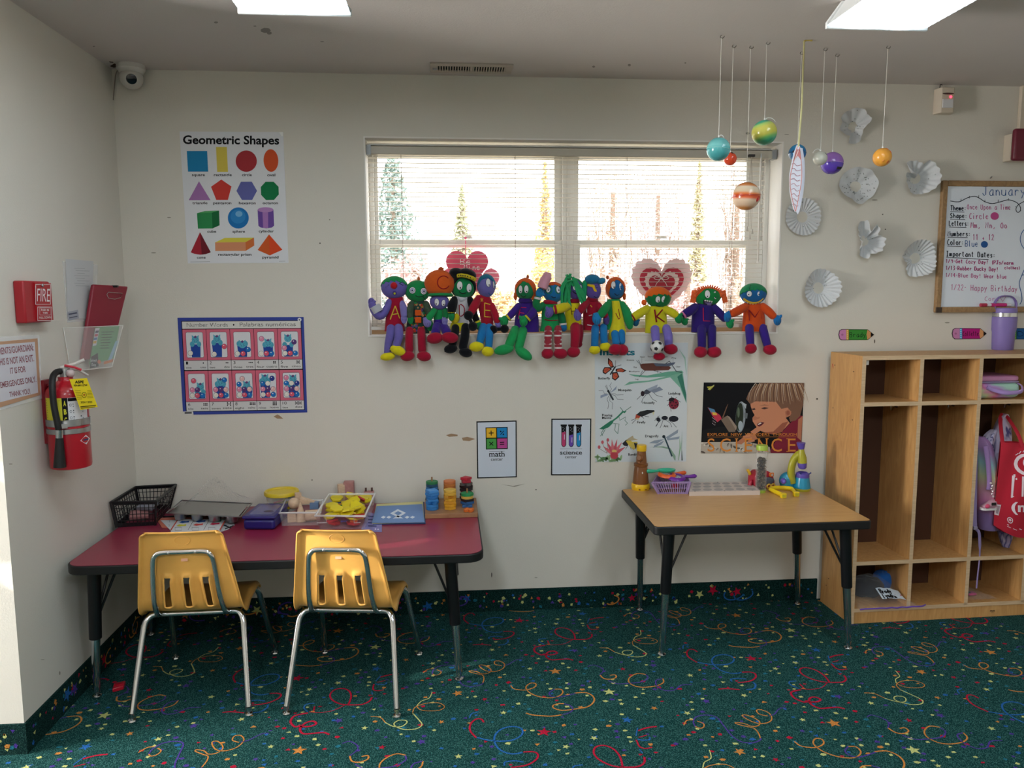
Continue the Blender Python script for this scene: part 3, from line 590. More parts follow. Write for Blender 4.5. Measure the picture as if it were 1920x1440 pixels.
A.poly([(540, 262), (570, 250), (690, 245), (870, 280), (890, 300), (860, 325), (700, 330), (590, 330), (550, 300)], '#6a4038', 3); A.poly([(690, 245), (830, 250), (940, 235), (920, 262), (860, 282), (720, 280)], '#5a6478', 4)
leg((760, 300), (870, 222), (950, 340), (1010, 350), w=9); leg((545, 265), (500, 215)); leg((550, 262), (520, 210)); leg((570, 330), (545, 375)); leg((600, 330), (530, 400)); leg((740, 330), (740, 355)); leg((690, 328), (780, 352)); leg((560, 180), (560, 250), w=2); leg((590, 212), (780, 212), w=2); leg((912, 200), (912, 240), w=2)
A.line([(180, 555), (240, 660)], 20, '#3a4048', 4, taper=False); A.ell(183, 560, 12, 14, '#24282e', 5)
A.poly([(195, 590), (280, 500), (270, 540)], '#8e9cb4', 3); A.poly([(190, 600), (95, 640), (95, 610), (150, 590)], '#8e9cb4', 3)
for P in (((180, 560), (150, 500)), ((185, 555), (160, 490)), ((195, 580), (220, 535), (200, 500), (220, 465)), ((175, 590), (140, 590), (125, 555), (75, 555)), ((210, 590), (260, 590), (280, 605), (355, 600)), ((215, 600), (260, 610), (285, 650), (355, 655)), ((190, 610), (170, 650), (188, 700), (178, 760)), ((205, 620), (200, 670), (230, 690), (228, 765))): leg(*P, w=4)
A.ell(570, 588, 22, 30, '#30242c', 4); A.ell(625, 565, 45, 28, '#4a505c', 3, a0=-.4); A.poly([(610, 540), (740, 485), (730, 520), (650, 560)], '#98a2b4', 4); A.poly([(640, 560), (760, 510), (800, 545), (700, 580)], '#848ea0', 4)
for P in (((560, 600), (505, 655)), ((610, 600), (575, 640), (555, 690)), ((640, 590), (680, 650), (730, 678)), ((690, 575), (730, 610), (795, 625))): leg(*P)
A.ell(920, 702, 58, 62, '#84283c', 3); A.ell(895, 655, 34, 22, '#241c22', 4, a0=-.3)
for x, y in ((885, 690), (915, 680), (945, 690), (900, 720), (935, 725), (960, 715), (915, 748)): A.ell(x, y, 9, 9, '#241c22', 4, 8)
for P in (((880, 660), (840, 670)), ((870, 700), (845, 725)), ((885, 745), (890, 790)), ((960, 660), (1000, 685)), ((930, 645), (955, 630)), ((900, 640), (895, 618))): leg(*P)
A.poly([(80, 985), (150, 935), (215, 890), (245, 890), (235, 920), (190, 965), (130, 992)], '#2f7a60', 3); A.line([(225, 900), (280, 860), (345, 795)], 18, '#3a8468', 3); A.poly([(330, 785), (390, 785), (365, 810)], '#3a8468', 4)
for P in (((350, 785), (315, 740)), ((370, 785), (440, 735)), ((305, 850), (310, 890), (380, 850), (370, 890), (400, 920), (375, 945)), ((240, 925), (305, 930), (290, 1040)), ((265, 930), (255, 1000), (285, 1035)), ((150, 990), (120, 1040), (92, 1068)), ((130, 990), (105, 1030), (120, 1060))): leg(*P, w=6, c='#2f6a58')
A.poly([(500, 825), (540, 790), (620, 772), (700, 775), (705, 790), (640, 815), (560, 850)], '#2a2c2e', 4); A.poly([(485, 870), (495, 820), (535, 815), (545, 850), (510, 880)], '#b8503c', 3); A.ell(512, 872, 20, 10, '#d0b890', 4); A.poly([(680, 800), (705, 790), (690, 835)], '#d8d4a8', 3)
for P in (((490, 870), (440, 890)), ((495, 878), (450, 925)), ((560, 850), (585, 868)), ((590, 840), (640, 850))): leg(*P)
for x, y, a, b in ((745, 878, 22, 24), (818, 862, 36, 24), (918, 872, 55, 34)): A.ell(x, y, a, b, '#20222c', 4)
for P in (((725, 860), (705, 895)), ((735, 850), (760, 838)), ((780, 880), (740, 920), (715, 960)), ((800, 885), (785, 930), (765, 975)), ((830, 885), (880, 920), (900, 965)), ((850, 880), (910, 920), (950, 968)), ((770, 880), (745, 910), (725, 955))): leg(*P)
for P in ([(830, 1080), (970, 990), (965, 1030), (850, 1100)], [(840, 1095), (985, 1070), (975, 1100), (850, 1115)], [(815, 1100), (700, 1115), (640, 1145), (730, 1150)], [(815, 1115), (700, 1170), (690, 1200), (780, 1160)]): A.poly(P, '#8e9cac', 3)
A.line([(815, 1075), (845, 1150), (900, 1295)], 17, '#2e4a54', 4); A.ell(808, 1072, 18, 18, '#20303a', 5)
A.poly([(640, 1190), (800, 1180), (880, 1200), (940, 1290), (940, 1340), (930, 1340), (870, 1215), (780, 1195)], '#8aa894', 2); A.poly([(985, 1060), (1000, 1200), (975, 1340), (968, 1340), (985, 1200)], '#88b48c', 2); A.poly([(1015, 990), (1005, 1150), (1020, 1340), (1008, 1340)], '#6a9a7c', 2)
A.poly([(340, 1150), (380, 1110), (430, 1120), (400, 1180), (360, 1175)], '#2a2a30', 4); A.poly([(380, 1120), (430, 1110), (460, 1140), (420, 1180)], '#d0b850', 5); A.poly([(440, 1130), (510, 1130), (515, 1180), (470, 1222), (420, 1180)], '#c8b45c', 4); A.poly([(470, 1140), (515, 1150), (490, 1215)], '#2a2a30', 5); A.poly([(380, 1110), (460, 1060), (470, 1090), (520, 1105), (430, 1120)], '#b4a88c', 5)
leg((400, 1180), (375, 1215)); leg((430, 1180), (440, 1215))
for a in range(6): t = -2.6 + a*.42; A.poly([(245, 1300), (245 + 70*cos(t-.25), 1270 + 80*sin(t-.25)), (250 + 150*cos(t), 1270 + 175*sin(t)), (245 + 70*cos(t+.25), 1270 + 80*sin(t+.25))], ('#d0707a', '#c45a68')[a % 2], 3)
A.ell(250, 1285, 45, 40, '#b84450', 4); A.ell(250, 1235, 28, 16, '#d8b870', 4)
for x, y in ((118, 1135), (178, 1110), (80, 1190)): A.ell(x, y, 15, 20, '#c05a64', 3); leg((x, y+15), (170, 1260), w=4, c='#7a6a58')
for q in range(16): A.ell(60 + (q*53) % 290, 1300 + (q*29) % 45, 34, 13, ('#7aa070', '#5c8a5a', '#94b486')[q % 3], 3, 9, q)
for w, x, y, L in (('Butterfly', 70, 428, 134), ('Mosquito', 296, 560, 148), ('Housefly', 570, 703, 136), ('Ladybug', 860, 598, 134), ('Praying', 113, 843, 116), ('Mantis', 113, 873, 104), ('Firefly', 508, 922, 94), ('Ant', 804, 966, 54), ('Dragonfly', 598, 1078, 152), ('Bumblebee', 408, 1285, 160)): A.text(w, x, y, L, 25, bold=.022)
for w, x, y, L in (('Head', 540, 182, 50), ('Thorax', 625, 180, 70), ('Abdomen', 760, 180, 90), ('Wing', 890, 194, 56), ('Antenna', 388, 218, 86), ('Eye', 470, 298, 34), ('Mouthparts', 416, 346, 120), ('Leg', 486, 432, 36), ('Claw', 944, 292, 50)): A.text(w, x, y, L, 15, bold=.01)
solo('insect_chart', m, 'pale Insects chart with drawn insects hanging below the window, above the wood-topped table', 'poster', recalc=False)
# --- science poster
fn = crop(1300, 700, 260/1560); m, A = poster('p', '', '', fn, [(118, 103), (1248, 108), (1212, 898), (85, 900)], pap('#0c0d12'))
A.poly([(95, 640), (300, 600), (640, 620), (640, 780), (90, 780)], '#17181a', 1); A.poly([(88, 775), (620, 770), (860, 830), (870, 896), (86, 898)], '#b8aea0', 2)
for q in range(40): A.ell(100 + (q*97) % 740, 785 + (q*41) % 105, 18 + q % 14, 8 + q % 5, ('#d8d2c8', '#8c8074', '#b4a898', '#5e564e')[q % 4], 3, 8, q*.7)
SK, SK2, SK3 = '#c98868', '#b5765a', '#9a5c48'
A.poly([(1090, 560), (1180, 470), (1232, 480), (1215, 700), (1210, 897), (850, 897), (900, 800), (1000, 660)], '#7e2438', 2); A.poly([(1180, 520), (1230, 480), (1213, 760), (1170, 720)], SK2, 3)
A.poly([(640, 330), (700, 310), (940, 310), (1060, 380), (1110, 400), (1100, 470), (1040, 500), (1085, 560), (1000, 650), (900, 660), (800, 665), (740, 640), (700, 590), (668, 540), (665, 500), (690, 470), (672, 440), (648, 380)], SK, 4)
A.poly([(690, 480), (665, 500), (680, 530), (740, 510), (755, 490), (720, 495)], SK2, 5); A.poly([(715, 570), (760, 545), (800, 555), (770, 585), (740, 600), (722, 590)], '#5a2430', 5); A.poly([(722, 575), (755, 553), (770, 560), (735, 580)], '#e8dcd0', 6)
A.poly([(760, 395), (800, 380), (850, 390), (800, 405)], '#4a3430', 5); A.poly([(655, 400), (690, 390), (700, 410), (670, 415)], '#4a3430', 5); A.poly([(740, 365), (800, 350), (860, 362), (800, 362)], '#9a6a50', 5)
A.poly([(1030, 430), (1080, 395), (1110, 410), (1098, 470), (1040, 492)], SK2, 5); A.ell(1065, 445, 20, 26, SK3, 6); A.poly([(800, 665), (900, 655), (1000, 560), (1070, 540), (1000, 660), (900, 690)], SK3, 5)
A.poly([(595, 290), (620, 220), (680, 150), (760, 105), (1246, 110), (1235, 350), (1200, 480), (1150, 530), (1090, 545), (1075, 500), (1110, 440), (1060, 385), (990, 400), (930, 320), (700, 315), (640, 345)], '#7a5a48', 6)
for q in range(34):
    x = 700 + q*15.5; A.line([(x, 112 + (q % 3)*6), (x - 60 + q*3.2, 200 + (q*17) % 40), (x - 80 + q*5, 300 + (q*13) % 50)], 7 + q % 4, ('#d8c8b4', '#a88868', '#5c4034', '#c4a888')[q % 4], 7, smooth=3, taper=True)
A.poly([(640, 660), (720, 600), (760, 640), (690, 690)], SK, 5); A.poly([(470, 790), (560, 720), (620, 670), (700, 690), (720, 740), (660, 760), (600, 750), (540, 800)], SK2, 5)
for x, y in ((640, 700), (660, 730), (690, 755)): A.line([(x, y), (x-80, y+15)], 22, SK, 6)
A.ell(532, 490, 55, 175, '#8c949c', 4, 30, .06); A.ell(520, 490, 42, 158, '#2c3428', 5, 30, .06); A.ell(530, 590, 26, 55, '#a8b4bc', 6, 14); A.ell(508, 440, 14, 60, '#60705c', 6, 12); A.poly([(575, 440), (612, 450), (605, 510), (575, 500)], '#6a7074', 5); A.poly([(540, 318), (598, 350), (590, 400), (560, 350)], '#b4bcc4', 6)
A.poly([(160, 380), (230, 420), (300, 470), (320, 510), (270, 550), (215, 480)], '#c43850', 4); A.poly([(165, 385), (235, 405), (250, 440), (200, 440)], '#5a8cb0', 5); A.poly([(210, 430), (260, 445), (270, 470), (220, 470)], '#e0b84a', 5); A.poly([(205, 480), (270, 550), (250, 590), (215, 560)], '#1c1418', 5); A.line([(330, 500), (375, 380), (390, 345)], 14, '#7a5a48', 4, taper=True)
for q in range(10): A.ell(215 + (q*13) % 45, 500 + q*9, 4, 4, '#e8d8dc', 6, 6)
A.poly([(310, 520), (380, 475), (480, 610), (470, 660), (400, 660)], '#7a6a5c', 4); A.poly([(380, 475), (410, 490), (490, 600), (480, 640)], '#98887a', 5)
A.poly([(150, 150), (238, 140), (185, 192)], '#b4b040', 4); A.line([(165, 185), (235, 130)], 5, '#e0e0a0', 5)
def serif(s, x, y, w, h, col, k, lw):
    A.text(s, x, y, w, h, col, k); vs, fs = tmesh(s, 0)
    for cx_ in [x + w*f for f in lw]: A.line([(cx_-h*.14, y), (cx_+h*.14, y)], h*.05, col, k); A.line([(cx_-h*.14, y-h), (cx_+h*.14, y-h)], h*.05, col, k)
OR = pap('#d88a3c'); serif('EXPLORE  NEW  WONDERS  THROUGH', 160, 704, 1002, 32, OR, 8, ()); A.line([(160, 716), (1160, 714)], 2.5, OR, 8)
for ch, x, w in zip('SCIENCE', (160, 300, 478, 578, 728, 878, 1064), (80, 120, 16, 85, 105, 118, 88)):
    A.text(ch, x, 880, w, 146, OR, 9)
    for fx in {'I': (.5,), 'E': (0,), 'N': (0.05, .95)}.get(ch, ()): A.line([(x + w*fx - 18, 879), (x + w*fx + 18, 879)], 7, OR, 9); A.line([(x + w*fx - 18, 736), (x + w*fx + 18, 736)], 7, OR, 9)
solo('science_poster', m, 'dark Explore New Wonders Through Science poster of a child with a magnifying glass', 'poster', recalc=False)
# --- left wall: fire pull station
def solveX(pb, pf):         # how far a front edge stands off the wall, from its own and its back edge's image
    yb = wx(*pb).y; lo, hi = XL, XL+.2
    for _ in range(40):
        mid = (lo+hi)/2
        if wx(*pf, mid).y > yb: lo = mid
        else: hi = mid
    return mid, yb
RED = M('#a81c28', .4, var=.06, vs=12); WHT = pap('#e6dcdc')
xf, y0 = solveX((23, 527), (46, 527)); y1 = wx(95, 530, xf).y; z1, z0 = wx(70, 527, xf).z, wx(72, 605, xf).z
t = thing('fire_alarm_pull', 'red fire alarm pull station on the left wall above the parents sign', 'fire alarm', (XL, (y0+y1)/2, z0))
m = MB(); m.bx((XL, y0, z0), (xf-.004, y1, z1), RED); part('housing', m, t, bevel=.005)
m = MB(); m.bx((xf-.004, y0+(y1-y0)*.36, z0+.006), (xf+.002, y1-.003, z1-.006), M('#b02028', .35)); 
A = Art(m, cropx(0, 380, 360/997, xf+.0025)); A.box(185, 425, 262, 528, 3, WHT); A.text('FIRE', 192, 512, 66, 66, WHT, bold=.0, ang=.03); A.box(196, 542, 268, 612, 3, WHT); A.text('PUSH IN', 214, 562, 40, 11, WHT, bold=.02, ang=.02); A.text('THEN', 222, 577, 26, 9, WHT, bold=.02); A.box(207, 547, 262, 583, 2, WHT); A.text('PULL DOWN', 205, 603, 60, 11, WHT, bold=.01, ang=-.04)
part('pull_face', m, t, recalc=False); m = MB(); p = wx(80, 535, xf+.004); m.ell(p, (.003, .006, .006), STEEL); part('lock', m, t)
# --- parents / guardians sign
fn = cropx(0, 620, 200/1029, XL+.002); m = MB(); m.prism([fn(*p, 0) for p in ((-78, 62), (380, 42), (408, 655), (-70, 790))], (-.001, 0, 0), clear('#ffffff', .25, .15)); A = Art(m, fn)
A.poly([(-70, 112), (362, 74), (392, 618), (-62, 760)], '#c49a7c', 2); A.poly([(-64, 140), (336, 108), (368, 598), (-56, 705)], '#d6d4dc', 3); MR = pap('#94545c')
for w, x, y, L, h, a in (('PARENTS/GUARDIAN:', -52, 236, 380, 62, -.12), ('THIS IS NOT AN EXIT.', -20, 336, 352, 62, -.12), ('IT IS FOR', 102, 416, 150, 56, -.12), ('EMERGENCIES ONLY.', 8, 552, 348, 54, -.17), ('THANK YOU!', 96, 640, 200, 48, -.17)): A.text(w, x, y, L, h, MR, 5, bold=.012, ang=a)
solo('laminated_notice', m, 'tan-bordered laminated notice for parents and guardians on the left wall beside the extinguisher', 'sign', recalc=False)
# --- clear sleeve with a sheet of paper
fn = cropx(0, 380, 360/997, XL+.002); m = MB(); m.prism([fn(*p, 0) for p in ((325, 305), (508, 322), (495, 612), (350, 622))], (-.001, 0, 0), clear('#ffffff', .2, .1)); A = Art(m, fn); A.poly([(340, 292), (485, 304), (478, 600), (352, 606)], '#ccced0', 2)
A.poly([(348, 568), (405, 556), (410, 600), (358, 612)], '#a8acb8', 3); A.line([(356, 580), (400, 572)], 8, '#54586a', 4); A.line([(360, 598), (402, 590)], 5, '#54586a', 4)
for q in range(8): A.line([(385 + q % 3*8, 340 + q*13), (440 + q % 2*25, 342 + q*13)], 2, '#a4a8ac', 3)
solo('paper_sleeve', m, 'clear sleeve holding a white sheet on the left wall above the wall pocket', 'paper', recalc=False)
# --- clear wall pocket, red clipboard case and green leaflet in it
P0 = wx(119, 615, XL+.004); P1 = wy(231, 610, -.26); nrm = (P1-P0).cross(V((0, 0, 1))).normalized()
if nrm.y > 0: nrm = -nrm
def wp(px, py, off=0):
    d = ray(px, py); o = P0 + nrm*off; return CAM + d*((o-CAM).dot(nrm)/d.dot(nrm))
CLR = clear('#f4f4f0', .10, .06)
t = thing('file_pocket', 'clear plastic wall pocket on the left wall holding a red case and green leaflet', 'wall pocket', wp(132, 695))
F4 = [wp(119, 615), wp(231, 610), wp(210, 688), wp(133, 696)]
m = MB(); m.prism(F4, -nrm*.003, CLR)
m.prism([F4[1], F4[2], V((XL, F4[2].y+.03, F4[2].z)), V((XL, F4[1].y+.03, F4[1].z))], (0, .003, 0), CLR); m.prism([F4[3], F4[2], V((XL, F4[2].y+.03, F4[2].z)), V((XL, F4[3].y, F4[3].z))], (0, 0, -.003), CLR); part('pocket_shell', m, t)
m = MB()
for a, b in ((0, 1), (1, 2), (2, 3), (3, 0)): m.tube([F4[a], F4[b]], .0016, clear('#f8f8f4', .5, .1), 5)
part('rim', m, t)
C4 = [wp(176, 533, -.02), wp(241, 537, -.02), wp(209, 668, -.02), wp(154, 676, -.02)]
t = thing('clipboard_case', 'dark red storage clipboard with a wire clip, standing in the wall pocket', 'clipboard', C4[3])
m = MB(); m.prism(C4, -nrm*.016, M('#8c1830', .4)); part('case', m, t, bevel=.006, seg=3)
m = MB(); A = [wp(x, y, -.017) for x, y in ((200, 552), (203, 548), (229, 550), (226, 558), (215, 561), (203, 559), (200, 552))]; m.tube(A, .0014, CHROME, 6); m.box(wp(214, 537, -.02), (.03, .012, .008), BLACK); part('clip', m, t)
m = MB(); G4 = [wp(180, 614, -.012), wp(224, 611, -.012), wp(213, 672, -.012), wp(169, 684, -.012)]; m.prism(G4, -nrm*.004, pap('#6aa874')); A = Art(m, lambda x, y, k: wp(x*360/997, 380+y*360/997, -.0115 + .0003*k))
A.poly([(466, 862), (474, 800), (508, 780), (512, 850)], '#2a2c30'); A.hand('Select', 470, 826, 34, 14, 2, '#d0d0d0', 3); A.hand('Day', 476, 848, 24, 14, 2, '#d0d0d0', 3); A.poly([(495, 652), (518, 650), (500, 740), (482, 745)], '#d8d4e0', 2)
for q, c in enumerate(('#3a3a58', '#c84858', '#3a6aa8', '#d8b048')): A.poly([(497-q*4, 665+q*18), (514-q*4, 663+q*18), (511-q*4, 676+q*18), (494-q*4, 678+q*18)], c, 3)
for q in range(7): A.line([(528 - q*1.5, 672 + q*14), (590 - q*3 - (q*7) % 12, 670 + q*14)], 4, '#35583c', 3)
A.poly([(600, 720), (618, 715), (580, 815), (560, 820)], '#9cc4dc', 3); A.poly([(540, 826), (590, 810), (588, 826), (538, 840)], '#d87838', 3); A.ell(515, 826, 9, 10, '#d87858', 3)
solo('leaflet', m, 'green printed leaflet standing in the clear wall pocket', 'leaflet', recalc=False)
# --- fire extinguisher
EC = V((-1.328, wx(129, 800, -1.328).y, 0)); ez0, ez1 = wy(130, 876, EC.y).z, wy(130, 722, EC.y).z; er = .066
dv = V((CAM.x-EC.x, CAM.y-EC.y, 0)).normalized(); ta = math.atan2(dv.y, dv.x)
def ex(px, py, off=0): d = ray(px, py); o = EC + dv*off; return CAM + d*((o-CAM).dot(dv)/d.dot(dv))
ER = M('#b01626', .28, coat=.3)
t = thing('fire_extinguisher', 'red fire extinguisher with black hose and yellow inspection tag on the left wall', 'fire extinguisher', (EC.x, EC.y, ez0))
m = MB(); m.lathe([(0, ez0+.004), (er-.012, ez0), (er-.002, ez0+.004), (er, ez0+.012), (er, ez1-.03), (er*.93, ez1-.012), (er*.72, ez1+.004), (er*.42, ez1+.014), (er*.36, ez1+.02), (er*.36, ez1+.03), (0, ez1+.03)], (EC.x, EC.y, 0), ER, 40); part('cylinder', m, t)
def patch(mb, a0, a1, z0, z1, mt, dr=.0006): mb.grid(lambda u, v: V((EC.x + (er+dr)*cos(ta + rad(a0+(a1-a0)*u)), EC.y + (er+dr)*sin(ta + rad(a0+(a1-a0)*u)), z0 + (z1-z0)*v)), 10, 1, mt)
zl1, zl0 = ex(128, 746, er).z, ex(128, 792, er).z
m = MB(); patch(m, -72, -14, zl0, zl1, pap('#d4cc3c')); patch(m, -14, 1, zl0, zl1, INK); patch(m, 1, 62, zl0, zl1, pap('#d8d8dc')); patch(m, 2, 61, zl1-.012, zl1-.001, INK, .001)
A = Art(m, lambda x, y, k: V((EC.x + (er+.0012)*cos(ta + rad(x)), EC.y + (er+.0012)*sin(ta + rad(x)), zl1 - (zl1-zl0)*y)))
for q, ch in enumerate('ABC'): A.text(ch, -10, .32 + q*.34, 7, .2, pap('#d4cc3c'), bold=.03)
for q in range(9): A.line([(-66, .1 + q*.1), (-20 - (q*7) % 15, .1 + q*.1)], .03, '#6a6420')
for q in range(3): A.ell(8, .3 + q*.26, 3.2, .06, '#70747c', 2, 10); A.ell(8, .3 + q*.26, 2.2, .04, '#d8d8dc', 3, 10); A.line([(14, .27 + q*.26), (50 - q*6, .27 + q*.26)], .05, '#50545c'); A.line([(14, .36 + q*.26), (44, .36 + q*.26)], .04, '#70747c')
zd = ex(150, 827, er).z; A.poly([(28, (zl1-zd)/(zl1-zl0)), (48, (zl1-zd)/(zl1-zl0)-.2), (66, (zl1-zd)/(zl1-zl0)), (48, (zl1-zd)/(zl1-zl0)+.2)], '#d8d8dc'); A.line([(38, (zl1-zd)/(zl1-zl0)), (58, (zl1-zd)/(zl1-zl0))], .07, '#3a3c60', 3)
part('label', m, t, recalc=False)
m = MB()
for zz, h in ((zl0-.004, .012), (zl0-.033, .009)): m.lathe([(er+.0015, zz-h), (er+.003, zz-h*.9), (er+.003, zz+h*.9), (er+.0015, zz+h)], (EC.x, EC.y, 0), STEEL, 40)
p = ex(117, 799, er+.008); m.box(p, (.03, .012, .016), STEEL, MX.Rotation(ta+pi/2, 3, 'Z')); part('clamp_band', m, t)
m = MB(); m.bx((XL, EC.y-.025, ez0+.09), (XL+.012, EC.y+.025, ez1+.02), M('#7e1420', .45)); m.tube([(XL+.012, EC.y, ez1), (EC.x-er*.6, EC.y, ez1+.0)], .006, M('#7e1420', .45)); part('wall_bracket', m, t)
m = MB(); zv = ez1+.03; m.cyl((EC.x, EC.y, zv), (EC.x, EC.y, zv+.03), .016, STEEL); rt_ = V((-dv.y, dv.x, 0))
m.cyl(V((EC.x, EC.y, zv+.018)) - rt_*.03, V((EC.x, EC.y, zv+.018)) + rt_*.026, .010, STEEL); m.ell(V((EC.x, EC.y, zv+.012)) + rt_*.016 + dv*.018, (.014, .014, .014), M('#c8b8b8', .25)); part('valve', m, t)
m = MB(); b = V((EC.x, EC.y, zv+.03)); m.tube([b - rt_*.012, b + rt_*.03 + V((0, 0, .012)), b + rt_*.062 + V((0, 0, .026))], [.008, .006, .006], M('#d2cec8', .3), 8); m.tube([b, b + rt_*.04 + V((0, 0, -.008)), b + rt_*.07 + V((0, 0, -.03))], [.006, .005, .004], M('#b8b4ae', .3), 8); part('lever', m, t)
m = MB(); m.tube([b + dv*.015 + V((0, 0, .01)), b + dv*.02 + rt_*.03 + V((0, 0, .002)), b + dv*.018 + rt_*.05 + V((0, 0, -.008))], .0045, M('#c03040', .5), 6); part('safety_seal', m, t)
m = MB(); H = [ex(x, y, o) for x, y, o in ((117, 697, 0), (108, 697, .02), (100, 705, .05), (98, 725, er+.008), (101, 760, er+.014), (107, 790, er+.016), (110, 805, er+.016))]; m.tube(cat(H, 5), .0105, BLACKM, 10); part('hose', m, t)
m = MB(); a, b2, c2 = ex(111, 806, er+.016), ex(111.5, 821, er+.016), ex(112, 876, er+.014); m.cyl(a, b2, .0125, CHROME, .0115); m.tube([b2, b2.lerp(c2, .4), c2], [.012, .015, .020], BLACKM, 14); part('nozzle', m, t)
m = MB(); TG = [ex(x, y, er+.02) for x, y in ((130, 711), (163, 709), (183.5, 763), (151, 769))]; m.prism(TG, -dv*.0008, pap('#e0c820')); A = Art(m, lambda x, y, k: ex(x*200/1029, 620 + y*200/1029, er + .0203 + .0003*k)); DK = pap('#2c2808')
A.text('ASPE', 722, 508, 86, 26, DK, bold=.04); A.text('954-801-2744', 712, 538, 130, 18, DK, bold=.03, ang=-.03); A.ell(812, 620, 24, 28, DK, 2); A.ell(812, 620, 19, 23, pap('#e0c820'), 3); A.line([(800, 620), (824, 620)], 8, '#a85020', 4); A.line([(812, 606), (812, 634)], 8, '#a85020', 4)
for q in range(6): A.line([(722 + q*5, 580 + q*16), (778 + q*3, 578 + q*16)], 3, DK); A.line([(842, 578 + q*14), (880 + q*4, 576 + q*14)], 3, DK)
A.text('2024 / 2025', 778, 700, 112, 18, DK, bold=.02, ang=-.03); A.line([(775, 735), (925, 720)], 8, DK); A.line([(780, 748), (920, 735)], 5, DK); part('inspection_tag', m, t, recalc=False)
# --- whiteboard
YW = -.022; a, b = wy(1769, 338, YW), wy(1754.6, 586, YW); wx0, wz1, wz0 = (a.x+b.x)/2, a.z, b.z; wx1 = wx0+.92
t = thing('whiteboard', 'wood-framed January whiteboard with handwritten notes above the cubbies', 'whiteboard', ((wx0+wx1)/2, 0, wz0))
FRW = wood('frame_wood', '#8a6a48', '#a8865c', (1, 1, 1), .45, 20); m = MB(); fw = .026
m.bx((wx0, YW, wz0), (wx0+fw, 0, wz1), FRW); m.bx((wx1-fw, YW, wz0), (wx1, 0, wz1), FRW); m.bx((wx0+fw, YW, wz1-fw), (wx1-fw, 0, wz1), FRW); m.bx((wx0+fw, YW-.006, wz0), (wx1-fw, 0, wz0+fw), FRW); part('frame', m, t, bevel=.004)
m = MB(); m.box((wx0+.012, YW-.004, wz0+.012), (.026, .008, .026), M('#3c2c20', .4)); p = wy(1857, 334, -.006); m.tube([p, p + V((0, -.01, .006))], .003, STEEL, 6); part('corner_cap', m, t)
m = MB(); m.bx((wx0+fw-.002, YW+.008, wz0+fw-.002), (wx1-fw+.002, -.002, wz1-fw+.002), M('#dde4ee', .2)); fn = crop(1740, 320, 180/926, YW+.0075); A = Art(m, fn)
BK, PKM, MG, BLM = pap('#1a2030'), pap('#c0508c'), pap('#b03a78'), pap('#2a5a98')
A.hand('January', 520, 240, 430, 88, 7, BLM); A.line([(215, 292), (300, 300), (380, 262), (450, 248), (500, 268), (550, 300), (620, 318), (700, 300), (770, 282), (830, 295), (870, 320), (893, 360), (885, 395), (860, 400), (848, 370), (870, 330), (930, 295)], 7, BK, smooth=4)
for x, y in ((317, 296), (397, 268), (487, 262), (548, 305), (675, 304), (775, 288), (843, 345), (895, 382)): A.line([(x, y), (x+2, y-24 if y < 330 else y+6)], 5, BK)
rows = [('Theme:', 215, 384, 160, 48), ('Shape:', 212, 455, 172, 45), ('Letters:', 202, 532, 198, 50), ('Numbers:', 190, 630, 226, 46), ('Color:', 186, 716, 164, 54), ('Important Dates:', 176, 824, 480, 48)]
for s, x, y, w, h in rows: A.hand(s, x, y, w, h, 8, BK, ang=.03 if 'Imp' in s else .01); A.line([(x, y+12), (x + w*.85, y+16 + (18 if 'Imp' in s else 0))], 6, BK)
for s, x, y, w, h, c, lw in (('Once Upon a Time', 374, 372, 425, 46, PKM, 5), ('Circle', 396, 465, 190, 54, PKM, 6), ('Mm, Nn, Oo', 408, 552, 360, 54, PKM, 6), ('11 + 12', 428, 668, 210, 56, PKM, 6), ('Blue', 356, 732, 128, 58, BLM, 6), ('1/9-Get Cozy Day! (PJs/warm', 168, 888, 660, 36, MG, 7), ('clothes)', 736, 950, 156, 28, MG, 6), ('1/13-Rubber Ducky Day!', 168, 955, 512, 38, MG, 7), ('1/14-Blue Day! Wear blue', 166, 1024, 596, 38, PKM, 6), ('1/22- Happy Birthday', 215, 1150, 650, 56, PKM, 5), ('Cora', 545, 1255, 140, 40, PKM, 4)): A.hand(s, x, y, w, h, lw, c, ang=.03 if w > 400 and y > 800 else .01)
A.ell(643, 438, 40, 37, PKM, 2); A.ell(544, 711, 34, 33, BLM, 2, 14); A.line([(700, 1225), (712, 1205), (722, 1222), (742, 1198), (748, 1222), (718, 1262), (700, 1225)], 4, PKM); A.line([(935, 560), (905, 600), (890, 660), (905, 720), (940, 765)], 7, BLM, smooth=4); A.line([(940, 930), (905, 1010), (880, 1090), (900, 1180), (905, 1250), (885, 1290)], 7, BLM, smooth=4); A.line([(905, 1010), (940, 1000)], 6, BLM); A.line([(490, 128), (560, 131)], 4, BK); A.line([(660, 130), (690, 133)], 5, BK)
part('board', m, t, recalc=False)
for nm, a, b, c, lab in (('marker', (1838, 577), (1849, 577), '#b02848', 'red marker cap end lying on the left of the whiteboard ledge'), ('marker', (1858, 575), (1886, 572), '#c82878', 'pink marker lying on the whiteboard ledge behind the purple tumbler')):
    m = MB(); Ya = YW-.002; p, q = wy(*a, Ya), wy(*b, Ya); zz = wz0+fw+.0085; p.z = q.z = zz; t = thing(nm, lab, 'marker', (p+q)/2 - V((0, 0, .0085)), group='whiteboard markers'); m.cyl(p, q, .0085, M(c, .4)); part('barrel', m, t)
    m = MB(); m.cyl(q, q + V((.022, 0, 0)), .0068, M('#e4dce4', .35)); part('cap', m, t)
